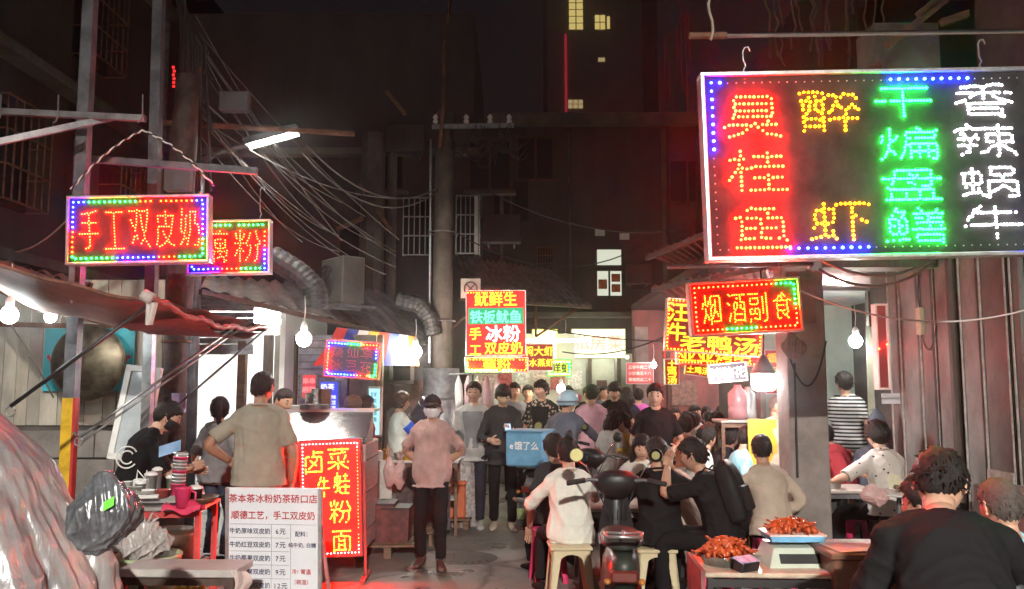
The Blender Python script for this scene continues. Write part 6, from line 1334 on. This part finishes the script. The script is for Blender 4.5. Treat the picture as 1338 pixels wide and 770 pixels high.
def crayfish_mesh():
    m = MB(); pts = [(0, -.034, -.004), (0, -.026, .006), (0, -.012, .013), (0, .003, .014), (0, .016, .010), (0, .026, .001), (0, .028, -.011), (0, .022, -.02)]; m.tube(pts, [(.006, .006), (.011, .012), (.013, .014), (.012, .013), (.011, .012), (.009, .011), (.007, .012), (.003, .014)], 9)
    for s_ in (-1, 1): m.tube([(s_ * .010, -.022, .002), (s_ * .022, -.030, .003), (s_ * .019, -.044, .004)], [.003, .004, .003], 5); m.ell((s_ * .017, -.048, .004), (.006, .012, .005), 7, 5)
    return m
proto = None; rg = random.Random(5)
for (c_, rx, ry, hh, n, lab, gr) in ((L1, .118, .11, .075, 70, 'glossy red cooked crayfish heaped in the wide steel basin', 'crayfish in the steel basin'), (L2, .115, .08, .05, 44, 'glossy red cooked crayfish heaped on the blue tray', 'crayfish on the blue tray')):
    for k_ in range(n):
        rr = math.sqrt(rg.random()); a = rg.uniform(0, 6.28); x_, y_ = rr * rx * math.cos(a), rr * ry * math.sin(a); z_ = .045 + hh * (1 - rr ** 2) * rg.uniform(.75, 1)
        if proto is None: proto = crayfish_mesh().build('crayfish', crm, smooth=True); ob = proto
        else: ob = proto.copy(); COL.objects.link(ob)
        ob.location = (c_[0] + x_, c_[1] + y_, c_[2] + z_); ob.rotation_euler = (rg.uniform(-.6, .6), rg.uniform(-.7, .7), rg.uniform(0, 6.28)); s_ = rg.uniform(.95, 1.2); ob.scale = (s_,) * 3
        ob['label'] = lab; ob['category'] = 'crayfish'; ob['group'] = gr
t = thing('kitchen_scale', 'pale green market scale with slanted display under the blue tray', 'scale', (gx(1035, 4.55), 4.6, tz)); m = MB(); m.add([(-.19, -.16, 0), (.19, -.16, 0), (.19, .12, 0), (-.19, .12, 0), (-.15, -.10, .09), (.15, -.10, .09), (.15, .10, .10), (-.15, .10, .10)], MB.BF); m.build('case', mat('scale plastic', (.45, .50, .42), .35, var=.08), t)
m = MB(); m.box((-.02, -.138, .042), (.22, .006, .05), rotx(-.55)); m.build('display', black, t); m = MB(); m.box((0, 0.02, .106), (.10, .08, .012)); m.build('load_post', mat('pinkish frame', (.7, .55, .5)), t)
t = thing('tissue_box', 'small black and white packet beside the crayfish basin', 'packet', (gx(967, 4.38), 4.38, tz), .5); m = MB(); m.cbox((0, 0, .03), (.12, .07, .05), .006, rotx(.25)); m.build('box', black, t); m = MB(); m.box((0, 0, .058), (.121, .071, .006), rotx(.25)); m.build('top_print', mat('blue print paper', (.4, .4, .62), .5, var=.5, scale=25), t)
cup('white dish between the two crayfish heaps', (gx(985, 4.68), 4.70, tz), .07, .03, wplas, 'dish')
# wooden counter with papers
t = thing('wooden_counter', 'brown wooden cabinet counter with a sheet of paper on top in the foreground', 'counter', (gx(1122, 4.3), 4.45, 0)); m = MB(); m.cbox((0, 0, .435), (.36, .36, .87), .008); m.build('cabinet', mat('brown veneer', (.16, .075, .045), .4, var=.25, scale=4, stretch=(1, 1, 7)), t); m = MB(); m.cbox((0, 0, .885), (.40, .40, .03), .006); m.build('top', mat('brown veneer', (.16, .075, .045)), t)
m = MB()
for (a, b_) in (((-.14, .70), (.14, .70)), ((.14, .70), (.14, .1)), ((.14, .1), (-.14, .1)), ((-.14, .1), (-.14, .70))): m.bar((a[0], -.183, a[1]), (b_[0], -.183, b_[1]), .008)
m.build('moulding', wood, t)
t2 = thing('paper_sheet', 'pinkish white paper lying on the wooden counter', 'paper', (gx(1122, 4.3), 4.40, .901), .1); m = MB(); m.grid(lambda u, v: (-.16 + .30 * u, -.12 + .24 * v, .003 + .004 * math.sin(u * 5)), 5, 4); m.build('sheet', mat('paper pink', (.62, .55, .50), .6, var=.15, scale=10), t2)
pbag('silver_bag', 'dark shiny plastic bag on the table at the bottom right corner', (gx(1325, 3.0), 3.05, .86), (.32, .22, .17), mat('dark silver film', (.14, .15, .16), .18, .3, var=.5, scale=6, bump=.3, bscale=9), 61, handles=False)
pbag('red_snack_bag', 'crumpled red snack bag below the crayfish table', (gx(1072, 4.4), 4.35, .50), (.16, .12, .16), mat('red snack film', (.5, .06, .04), .3, .2, var=.5, scale=12), 62, handles=False)
table('low box under the red snack bag', (gx(1072, 4.4), 4.35, 0), 0, .24, .2, .50, wood, wood, name='low_stand')
cup('clear glass on the ledge by the panelled wall', (gx(1302, 5.6), 5.75, .95), .03, .12, clear, 'glass'); cup('white cup on the ledge by the panelled wall', (gx(1290, 5.7), 5.85, .95), .035, .06, wplas, 'cup')
t = thing('wall_ledge', 'narrow concrete ledge along the foot of the panelled wall', 'ledge', (3.75, 5.9, 0)); m = MB(); m.cbox((0, 0, .475), (.3, 1.6, .95), .01); m.build('ledge', conc, t)

# ---- scooters
def scooter(label, loc, rz, bodym, seatm, box=None):
    """step-through scooter, local +y is its front, origin on the ground at the middle"""
    t = thing('scooter', label, 'scooter', loc, rz)
    for y_, nm in ((-.62, 'wheel'), (.62, 'wheel')):
        m = MB(); n = 26; m.tube([(0, y_ + .19 * math.cos(a), .235 + .19 * math.sin(a)) for a in np.linspace(0, 2 * math.pi, n)], .048, 8, cap=False); w_ = m.build('wheel', rub, t, smooth=True)
        m = MB(); m.lathe((0, y_, .235), [(.001, -.03), (.05, -.03), (.06, -.015), (.145, -.02), (.15, .02), (.06, .015), (.05, .03), (.001, .03)], 20, R=roty(math.pi / 2)); m.build('rim', steel, w_, smooth=True)
    m = MB(); rr = []
    for y_, hw, z0, z1 in ((-.86, .05, .60, .68), (-.74, .09, .46, .72), (-.5, .115, .38, .72), (-.2, .12, .30, .68), (-.06, .13, .26, .52), (.02, .12, .25, .34), (.30, .14, .25, .33)):
        an = np.arange(16) / 16 * 2 * math.pi; sq = lambda c: np.sign(c) * np.abs(c) ** .7; rr.append(np.stack([hw * sq(np.cos(an)), np.full(16, y_), (z0 + z1) / 2 + (z1 - z0) / 2 * sq(np.sin(an))], 1))
    m.loft(rr); m.build('body', bodym, t, smooth=True)
    m = MB(); rr = []
    for y_, hw, z0, z1 in ((-.76, .09, .73, .78), (-.68, .13, .72, .81), (-.4, .14, .71, .80), (-.12, .125, .69, .775), (-.02, .09, .68, .74)):
        an = np.arange(16) / 16 * 2 * math.pi; rr.append(np.stack([hw * np.cos(an), np.full(16, y_), (z0 + z1) / 2 + (z1 - z0) / 2 * np.sin(an)], 1))
    m.loft(rr); m.build('seat', seatm, t, smooth=True)
    m = MB(); m.tube([(-.11, -.55, .80), (-.11, -.80, .84), (-.10, -.93, .84), (.10, -.93, .84), (.11, -.80, .84), (.11, -.55, .80)], .012, 8); m.tube([(-.11, -.80, .84), (.11, -.80, .84)], .009, 6); m.tube([(0, -.75, .84), (0, -.92, .84)], .009, 6)
    m.build('rear_rack', steel, t, smooth=True)
    m = MB(); m.add([(-.11, .33, .30), (.11, .33, .30), (.135, .46, .62), (.08, .40, .93), (-.08, .40, .93), (-.135, .46, .62), (-.12, .40, .30), (.12, .40, .30), (.13, .54, .62), (.07, .47, .93), (-.07, .47, .93), (-.10, .54, .62)], [(0, 1, 2, 5), (5, 2, 3, 4), (6, 11, 8, 7), (11, 10, 9, 8), (0, 6, 7, 1), (1, 7, 8, 2), (2, 8, 9, 3), (3, 9, 10, 4), (4, 10, 11, 5), (5, 11, 6, 0)]); m.build('leg_shield', black, t)
    m = MB(); m.tube([(0, .62, .24), (0, .46, .70), (0, .38, .98)], [.03, .028, .025], 10); m.build('steering_column', dsteel, t, smooth=True)
    m = MB(); m.tube([(-.34, .30, 1.0), (-.20, .36, 1.02), (0, .39, 1.0), (.20, .36, 1.02), (.34, .30, 1.0)], [.014, .014, .018, .014, .014], 10); hb = m.build('handlebar', dsteel, t, smooth=True)
    for s_ in (-1, 1):
        m = MB(); m.tube([(s_ * .23, .345, 1.017), (s_ * .35, .297, 1.0)], [.020, .019], 10); m.ell((s_ * .352, .296, 1.0), (.014, .02, .02), 8, 6); m.build('grip', rub, hb, smooth=True)
        m = MB(); m.tube([(s_ * .21, .38, 1.02), (s_ * .33, .37, 1.0)], .006, 6); m.build('brake_lever', chrome, hb, smooth=True)
        m = MB(); m.tube([(s_ * .17, .37, 1.03), (s_ * .22, .34, 1.12), (s_ * .27, .35, 1.16)], .007, 6); mr = m.build('mirror', chrome, t, smooth=True)
        m = MB(); R = rotz(-.10) @ rotx(rad(-16 if s_ < 0 else 4)); m.lathe((s_ * .29, .35, 1.20), [(.001, .03), (.038, .025), (.052, .0), (.050, -.006)], 20, R=R @ rotx(math.pi / 2) @ np.diag([1, 1, -1])); m.build('shell', black, mr, smooth=True)
        m = MB(); m.lathe((s_ * .29, .342, 1.20), [(.001, 0), (.047 if s_ < 0 else .03, 0)], 20, R=R @ rotx(math.pi / 2)); m.build('mirror_glass', mat('mirror', (.34, .32, .15), .5, 1.0, var=0), mr)  # yellow of the reflected light is put into the glass colour
    m = MB(); rr = []
    for z_, hw, y0, y1 in ((.88, .07, .36, .48), (.95, .15, .33, .50), (1.0, .19, .32, .52), (1.04, .17, .32, .52), (1.075, .10, .34, .49), (1.085, .04, .38, .45)):
        an = np.arange(14) / 14 * 2 * math.pi; rr.append(np.stack([hw * np.cos(an), (y0 + y1) / 2 + (y1 - y0) / 2 * np.sin(an), np.full(14, z_)], 1))
    m.loft(rr); m.build('headlight_cowl', black, t, smooth=True)
    m = MB(); m.ell((0, .335, 1.03), (.075, .012, .03), 12, 6); m.build('dial', glass, t, smooth=True)
    m = MB()
    for q in range(5): m.tube(sag((-.18 + .09 * q, .36, 1.01), (-.05 + .03 * q, .42, .72), -.03 - .01 * q, 8), .005, 5)
    m.build('control_cable', wire, t, smooth=True)
    m = MB(); m.tube([(.02, -.10, .62), (.0, .05, .40), (.02, .22, .34)], .02, 6); m.box((0, -.94, .50), (.20, .03, .05)); m.build('frame_tube', dsteel, t, smooth=True)
    for s_ in (-1, 1): m = MB(); m.ell((s_ * .10, -.90, .58), (.022, .03, .018), 8, 6); m.build('indicator', mat('amber lens', (.4, .16, .03), .3), t, smooth=True); m = MB(); m.box((s_ * .13, .02, .285), (.05, .18, .02)); m.build('footrest', rub, t)
    m = MB(); m.ell((0, .53, 1.0), (.07, .03, .05), 12, 8); m.build('headlight', glass, t, smooth=True)
    m = MB(); m.cbox((0, -.86, .60), (.16, .05, .07), .012); m.build('tail_light', mat('tail lens', (.12, .02, .015), .3), t)
    m = MB(); rr = []
    for y_, z_ in ((-.66, .52), (-.80, .46), (-.90, .34), (-.94, .22)): rr.append(np.array([(-.11, y_, z_), (.11, y_, z_), (.11, y_ - .015, z_ + .01), (-.11, y_ - .015, z_ + .01)]))
    m.loft(rr); m.build('mudguard', black, t)
    m = MB(); m.cbox((0, -.955, .36), (.19, .01, .12), .003, rotx(.3)); pl = m.build('number_plate', mat('plate green', (.22, .26, .12), .5, var=.3, scale=12), t)
    m = MB(); m.tube([(-.11, -.5, .34), (-.14, -.7, .44), (-.16, -.86, .50)], [.015, .024, .022], 10); m.build('exhaust', mat('faded orange', (.28, .12, .08), .5, var=.5), t, smooth=True)
    m = MB(); m.tube([(.13, -.45, .40), (.15, -.62, .26)], .025, 8); m.build('shock_absorber', steel, t, smooth=True)
    if box:
        m = MB(); m.cbox((0, -.80, 1.03), (.42, .40, .36), .02); bo = m.build('delivery_box', box, t); q = MB(); text(q, 'e饿了么', (0, 1.07), .09, -1.006, bold=.03); q.build('lettering', mat('white print', (.75, .75, .75), .5), bo)
        m = MB(); m.cbox((0, -.80, 1.218), (.43, .41, .016), .006); m.build('lid', box, bo)
    return t
grn = mat('dark green scooter paint', (.02, .028, .022), .45, .0, var=.3, scale=6, coat=.4)
scooter('parked dark scooter seen from behind between the two nearest diners', (gx(805, 5.95), 5.95, 0), rad(-5), grn, mat('scooter seat vinyl', (.025, .028, .025), .45, var=.2))
scooter('delivery scooter with a blue insulated box in the middle of the alley', (gx(722, 9.75), 9.85, 0), rad(-20), mat('grey scooter paint', (.10, .09, .09), .35), black, mat('blue nylon', (.12, .32, .50), .6, var=.15, scale=8, bump=.15, bscale=12))
scooter('dark scooter parked beyond the nearest diners with its bars turned to us', (gx(800, 8.6), 8.7, 0), rad(140), mat('brown scooter paint', (.13, .10, .09), .4), black)
# ================================================================== THE PEOPLE OF THE MARKET
whm = mat('white mask', (.62, .66, .68), .7, var=.06, scale=20); blm = mat('black mask', (.015, .015, .018), .7)
def at(px, D, z=0): return (gx(px, D), D, z)
# man in cap, walking to the camera, hands behind his back
person('man in grey polo, black cap and white face mask walking with hands behind his back', at(566, 8.2), 180, H=1.62, top='polo', bottom='black', sleeve=.75, mask=whm, cap=C['black'], hair='crop', lod=0, collar=True, lh=(-.10, -.19, .92), rh=(.10, -.19, .92), el=(-1, -.25, 0), er=(1, -.25, 0), lf=(-.10, .13, .075), rf=(.10, -.05, .075), skin=1, girth=1.12, hem=.14, shoes=mat('brown shoe', (.09, .035, .03), .5))
person('man in open white jacket over grey tee walking beside the man with a phone', at(620, 10.4), 172, H=1.74, top='lgrey', bottom='djean', sleeve=1.85, shirt2='grey', hair='short', lod=1, lf=(-.1, .12, .075), rf=(.1, -.1, .075), rh=(.14, .22, 1.0), hem=.16, shoes='lgrey', skin=0)
p = person('man in dark overshirt looking down at the phone in his hands', at(657, 10.2), 186, H=1.72, top='char', bottom='black', sleeve=1.8, hair='fringe', lod=1, head=(0, 22, 0), lh=(-.06, .34, 1.16), rh=(.16, .26, 1.05), lf=(-.1, .1, .075), rf=(.1, -.06, .075), hem=.18, skin=0, lpn=(0, 0, 1), hc=.7, shoes='beige')
t = thing('mobile_phone', 'dark phone held by the man in the dark overshirt', 'phone', p['t'].matrix_basis @ Vector((-.02, .42, 1.21)), rad(6)); m = MB(); m.cbox((0, 0, 0), (.075, .15, .009), .004, rotx(.5)); m.build('case', black, t); m = MB(); m.box((0, -.002, .006), (.068, .138, .002), rotx(.5)); m.build('screen', glowmat('phone screen', (.6, .75, 1), .8), t)
person('man in floral shirt over black tee walking behind the delivery box', at(708, 11.8), 165, H=1.76, top='floral', bottom='black', shirt2='black', sleeve=.8, hair='fringe', lod=1, head=(25, 0, 0), girth=1.15, skin=0)
# delivery rider
p = person('delivery rider in dark jacket and pale blue helmet on the scooter', at(735, 10.1), -22, H=1.74, pose='sit', hip=.86, lean=18, top='slate', bottom='black', sleeve=1.92, hair='crop', lod=1, lh=(-.30, .50, 1.0), rh=(.30, .50, 1.02), lf=(-.2, .22, .36), rf=(.2, .22, .36), head=(15, 4, 0), hc=.9)
R, hc_, hs = p['Rh'], p['hc'], p['hs']
t = thing('helmet', 'pale blue rider helmet with a darker band', 'helmet', p['t'].matrix_basis @ Vector(hc_ + R @ V(0, -.005, .01)), rad(-37)); m = MB(); m.lathe((0, 0, 0), [(.118, -.045), (.128, -.03), (.132, .02), (.122, .07), (.09, .115), (.05, .135), (.001, .142)], 26); m.build('shell', mat('blue helmet', (.30, .46, .56), .3, var=.1, coat=.3), t, smooth=True)
m = MB(); m.tube([(.134 * math.cos(a), .134 * math.sin(a), .0) for a in np.linspace(0, 6.3, 30)], .012, 6); m.build('band', mat('helmet band', (.10, .13, .17), .4), t, smooth=True); m = MB(); m.grid(lambda u, v: (.14 * math.sin((u - .5) * 2) , .125 * math.cos((u - .5) * 2) + .05 * v, -.03 - .02 * v), 10, 3); m.build('peak', mat('helmet band', (.10, .13, .17)), t, smooth=True)
# walkers and standing people behind
person('man in pink shirt with his back turned past the rider', at(772, 11.5), 10, H=1.70, top='pink', bottom='djean', sleeve=.8, lod=1, hair='short', head=(40, 8, 0))
person('young man in black printed tee looking down past the pink shirt', at(802, 12.4), 170, H=1.74, top='black', bottom='jean', lod=1, hair='fringe', head=(0, 18, 0), skin=0)
person('person in navy top with long dark hair seen from behind', at(818, 13.5), 10, H=1.64, top='navy', bottom='black', lod=2, hair='long', hairlen=.16)
person('person in magenta shirt with their back turned far along the alley', at(833, 14.2), 0, H=1.62, top='purple', bottom='black', lod=2, hair='short')
person('standing man in plain black tee facing the camera among the tables', at(855, 9.4), 176, H=1.72, top='black', bottom='char', lod=1, hair='short', rh=(.16, .2, 1.0), lh=(-.18, .18, 1.02), girth=1.08, skin=0, sleeve=.7, head=(8, 4, 0))
person('child in yellow tee standing by the scooter', at(815, 9.9), 60, H=1.36, top='yellow', bottom='black', lod=1, hair='short', child=True, head=(-20, 10, 0))
person('person in pale blouse bent beside the yellow tee child', at(797, 9.9), -50, H=1.42, top='offw', bottom='black', lod=1, hair='long', hairlen=.1, head=(0, 25, 0))
person('far walker in a dark top near the squid stall', at(690, 13.5), 175, H=1.68, top='char', bottom='black', lod=2, hair='short')
person('far cook in a pale top behind the back stall counter', at(742, 14.6), 180, H=1.66, top='cream', bottom='char', lod=2, hair='short', skin=0)
person('far woman in red top near the low bulb', at(737, 12.8), 200, H=1.50, top='rust', bottom='black', lod=2, hair='long')
person('far man in grey at the canopy stall', at(672, 12.8), 190, H=1.72, top='grey', bottom='black', lod=2, hair='short')
person('far person in white seen in the alley end doorway', at(803, 19.8), 200, H=1.74, top='white', bottom='black', lod=2)
person('far person in black top between the tables and the end shop', at(768, 13.8), 180, H=1.66, top='black', bottom='black', lod=2)
person('far person in cap by the end shop door', at(788, 15.2), 190, H=1.66, top='slate', bottom='black', lod=2)
# left stall people
p = person('woman with a hair bun, black mask and black apron dress working at the left counter', at(178, 6.75), -68, H=1.66, top='black', bottom='black', sleeve=.95, hair='bun', mask=blm, lod=0, lean=24, head=(0, 30, 0), rh=(.06, .46, 1.06), lh=(-.10, .48, 1.02), skin=0, hc=.7)
m = MB()
for r_ in (.045, .075): m.tube([V(.192, -.02, 1.16) + V(.0, r_ * math.cos(a), r_ * 1.1 * math.sin(a)) + V(-.006 * abs(math.cos(a)), 0, 0) for a in np.linspace(.5, 5.6, 16)], .006, 6)
m.build('swirl_print', wplas, p['t'])
person('woman with a ponytail in grey tee standing in front of the bright doorway', at(290, 8.3), -20, H=1.60, top='grey', bottom='jean', hair='ponytail', lod=0, sleeve=.85, head=(-35, 6, 0), rh=(.28, .1, .86), skin=1)
person('tall man in olive tee seen from behind with one hand on his hip', at(343, 7.1), 12, H=1.84, top='olive', bottom='lgrey', hair='crop', lod=0, sleeve=.75, lh=(-.24, .08, 1.08), el=(-1, -.6, 0), head=(20, 4, 0), skin=2, girth=1.1)
person('man with short black hair bending behind the food cart', at(367, 8.6), -150, H=1.70, top='char', bottom='black', hair='crop', lod=1, head=(-30, 24, 0), skin=1)
person('person with brown bob hair behind the food cart hood', at(461, 9.3), -40, H=1.60, top='rust', bottom='black', hair='long', hairm=HAIRB, lod=1, head=(-20, 10, 0))
person('person with light brown hair beside the cyan menu', at(478, 9.9), -60, H=1.58, top='red', bottom='black', hair='long', hairm=HAIRB, lod=2)
p = person('woman in white top with a blue sleeve serving at the second stall', at(523, 10.5), -65, H=1.62, top='white', bottom='char', hair='long', hairm=HAIRB, lod=1, head=(0, 6, 0), rh=(.1, .40, 1.05), lh=(-.1, .4, 1.05), skin=0)
m = MB(); a, e, _ = p['arms'][1]; m.tube([a + (e - a) * .25, a + (e - a) * .6, a + (e - a) * 1.0], [.072, .070, .066], 12); m.build('blue_sleeve', C['royal'], p['t'], smooth=True)
# nearest diners
person('diner in white long sleeved top seated with back to the camera on a beige stool', at(744, 6.95), 6, H=1.66, pose='sit', hip=.53, lean=8, top='white', bottom='black', sleeve=1.55, hair='short', lod=0, lh=(-.16, .30, .80), rh=(.12, .42, .86), el=(-1, -.7, -.6), lf=(-.2, .3, .075), rf=(.2, .38, .075), hem=.14, head=(0, 14, 0), skin=0, girth=1.05)
person('diner with dark hair half hidden in front of the white top', at(728, 7.7), 20, H=1.62, pose='sit', hip=.53, top='char', bottom='black', hair='fringe', lod=1, lean=10)
person('diner in black tee seated with back to the camera beside the scooter handlebar', at(858, 6.9), -4, H=1.72, pose='sit', hip=.52, lean=7, top='black', bottom='char', sleeve=.8, hair='crop', lod=0, rh=(.26, .38, .86), lh=(-.15, .42, .84), er=(1, -.3, -.4), lf=(-.18, .34, .075), rf=(.2, .36, .075), hem=.12, head=(-10, 10, 0), skin=1)
person('woman with long dark hair seated beyond the man in black tee', at(835, 8.0), 160, H=1.60, pose='sit', hip=.53, top='cream', bottom='black', hair='long', hairlen=.2, lod=1, head=(-20, 15, 0), skin=0)
person('bald diner in a beige top seated past the man in black tee', at(890, 7.4), 40, H=1.64, pose='sit', hip=.50, top='beige', bottom='jean', hair='bald', hairm=HAIRG, lod=1, lean=22, head=(20, 25, 0), skin=2, sleeve=.8)
p = person('man in black tee with a black backpack eating with both hands', at(938, 6.7), 62, H=1.76, pose='sit', hip=.53, lean=20, top='black', bottom='black', sleeve=.85, hair='short', lod=0, lh=(-.05, .42, 1.06), rh=(.07, .42, 1.04), el=(-.7, .3, -1), er=(.7, .3, -1), lf=(-.2, .42, .075), rf=(.18, .46, .075), head=(0, 16, 0), hc=1.0, skin=1, hem=.13, lpn=(0, -.3, .6), rpn=(0, -.3, .6))
bk = thing('backpack', 'black backpack worn by the eating man in the black tee', 'backpack', p['t'].matrix_basis @ Vector(p['sp'][3] - p['fS'] * .17), rot=(rad(-18), 0, rad(62))); m = MB(); rr = []
for z_, hw, d_ in ((-.25, .10, .05), (-.22, .14, .08), (-.05, .15, .095), (.12, .145, .085), (.20, .12, .06), (.24, .07, .03)):
    an = np.arange(16) / 16 * 2 * math.pi; sq = lambda c: np.sign(c) * np.abs(c) ** .6; rr.append(np.stack([hw * sq(np.cos(an)), d_ * sq(np.sin(an)), np.full(16, z_)], 1))
m.loft(rr); me = remesh(m, .012, 3, .003, seed=5); me.materials.append(cloth('black nylon', (.014, .014, .015), rough=.55)); link('sack', me, bk)
m = MB(); m.cbox((0, -.09, -.08), (.2, .04, .2), .015); m.build('pocket', cloth('black nylon', (.014, .014, .015)), bk)
for s_ in (-1, 1): m = MB(); m.tube([(s_ * .09, .06, .18), (s_ * .11, .12, .22), (s_ * .12, .19, .18), (s_ * .13, .22, .06), (s_ * .12, .10, -.18)], [(.006, .02)] * 5, 8); m.build('strap', C['black'], bk, smooth=True)
person('man in pale shirt seated sideways beside the square pillar', at(1002, 7.25), 25, H=1.70, pose='sit', hip=.53, lean=12, top='beige', bottom='black', sleeve=1.9, hair='crop', lod=0, head=(30, 6, 0), lh=(-.2, .4, .82), rh=(.10, .05, .62), lf=(-.2, .4, .075), rf=(.2, .4, .075), hem=.12, skin=1)
person('man in white tee with small black prints seated before the panelled wall', at(1152, 7.95), 18, H=1.76, pose='sit', hip=.58, lean=10, top='print', bottom='black', sleeve=.9, hair='fringe', lod=0, lh=(-.36, .3, .80), rh=(.1, .4, .82), el=(-1, -.5, -.3), lf=(-.34, .30, .075), rf=(.2, .4, .075), hem=.12, head=(8, 8, 0), skin=0)
person('man in black and white striped tee standing in the right hand doorway', at(1102, 9.9, .1), -40, H=1.76, top='stripe', bottom='char', hair='short', lod=1, head=(-40, 5, 0), skin=0)
person('woman in red sleeveless top leaning on a chair in the doorway', at(1098, 9.0), 40, H=1.58, pose='sit', hip=.62, lean=24, top='red', bottom='black', hair='long', sleeve=.3, lod=1, rh=(.24, .0, .70), head=(0, 20, 0), skin=1)
person('person with brown hair crouched behind the man in the printed tee', at(1136, 8.9), 150, H=1.55, pose='sit', hip=.60, top='slate', bottom='black', hair='long', hairm=HAIRB, lod=2)
person('large man in black tee bent over in the right foreground seen from behind', at(1240, 3.05), -12, H=1.80, pose='sit', hip=.77, lean=30, top='black', bottom='black', sleeve=.95, hair='short', lod=0, head=(22, 38, 0), lh=(-.2, .45, .82), rh=(.22, .42, .80), er=(1, -.2, -.6), hem=.1, skin=0, girth=1.2, shoulder=1.12)
person('dark haired diner behind the large man in the right foreground', at(1268, 3.9), 40, H=1.70, pose='sit', hip=.58, lean=26, top='black', bottom='black', hair='short', lod=1, head=(0, 10, 0))
person('child with cropped hair in a sky blue top at the right edge', at(1322, 3.6), 15, H=1.34, pose='sit', hip=.70, lean=12, top='sky', bottom='black', hair='crop', hairm=HAIRG, lod=0, child=True, head=(10, 12, 0), skin=0)
# crowd at the far tables
rg = random.Random(12); tops = ['offw', 'char', 'sky', 'rust', 'lgrey', 'navy', 'white', 'black', 'pink', 'blue', 'white', 'cream', 'red', 'black', 'lgrey', 'navy', 'beige', 'white']
wd = {'black': 'black', 'char': 'charcoal', 'sky': 'sky blue', 'rust': 'rust red', 'grey': 'grey', 'navy': 'navy', 'offw': 'off-white', 'slate': 'slate', 'blue': 'pale blue', 'cream': 'cream', 'red': 'red', 'beige': 'beige', 'white': 'white', 'pink': 'pink', 'lgrey': 'light grey'}
ordw = ['nearest left', 'nearest middle', 'nearest right', 'second row left', 'second row middle left', 'second row middle', 'second row right', 'third row left', 'third row middle left', 'third row middle', 'third row middle right', 'third row right', 'back row far left', 'back row left', 'back row middle', 'back row right', 'back row far right', 'back row end']
spots = [(905, 9.0), (932, 9.4), (958, 8.9), (886, 10.4), (908, 10.6), (925, 10.9), (948, 10.7), (872, 12.2), (890, 12.5), (908, 12.0), (928, 12.6), (950, 12.3), (862, 14.0), (880, 14.4), (898, 14.2), (918, 14.6), (936, 14.1), (956, 14.5)]
for i, ((px, D), tp, ow) in enumerate(zip(spots, tops, ordw)):
    person('diner in %s top seated at the far tables, %s' % (wd[tp], ow), at(px, D, .0), rg.choice([0, 30, 160, 180, 200, -40, 90, -90]), H=rg.uniform(1.6, 1.76), pose='sit', hip=.54 + .03 * (D > 10), top=tp, bottom='black', lean=rg.uniform(5, 22), hair=rg.choice(['short', 'short', 'fringe', 'crop', 'long']), lod=2, head=(rg.uniform(-40, 40), rg.uniform(0, 20), 0), skin=rg.choice([0, 1, 1, 3]), group='diners at the far tables')
person('shaven headed man beside the bright lamp', at(1010, 8.9), -150, H=1.62, top='beige', bottom='black', hair='bald', hairm=HAIRG, lod=1, head=(-30, 10, 0), skin=2)
for i, (px, D) in enumerate(((900, 9.8), (940, 11.4), (880, 13.2), (925, 13.4))):
    table('folding table among the far diners, %s' % ('nearest', 'second', 'third left', 'third right')[i], (gx(px, D), D, 0), 0, .8, .7, .72, woodt, dsteel, 'folding tables'); 
    for k_ in range(3): cup('small white dish on the %s of the far tables' % ('nearest', 'second', 'third left', 'third right')[i], (gx(px, D) - .25 + k_ * .24, D - .1 + .1 * (k_ % 2), .72), .08, .03, wplas, 'dish', group='dishes on the far tables %d' % i)
if _tc is not None: bpy.data.objects.remove(_tc)
# ================================================================== SMOKY AIR
hz = MB(); hz.box((0, 55, 41), (200, 220, 86)); hm = bpy.data.materials.new('smoky air'); hm.use_nodes = True; n_ = hm.node_tree
for q in list(n_.nodes): n_.nodes.remove(q)
ou = n_.nodes.new('ShaderNodeOutputMaterial'); pv = n_.nodes.new('ShaderNodeVolumePrincipled'); pv.inputs['Color'].default_value = (.92, .91, .93, 1); pv.inputs['Density'].default_value = HAZE = 0.0026; pv.inputs['Anisotropy'].default_value = 0.93
n_.links.new(pv.outputs[0], ou.inputs['Volume']); hz.build('haze', hm, kind='stuff')
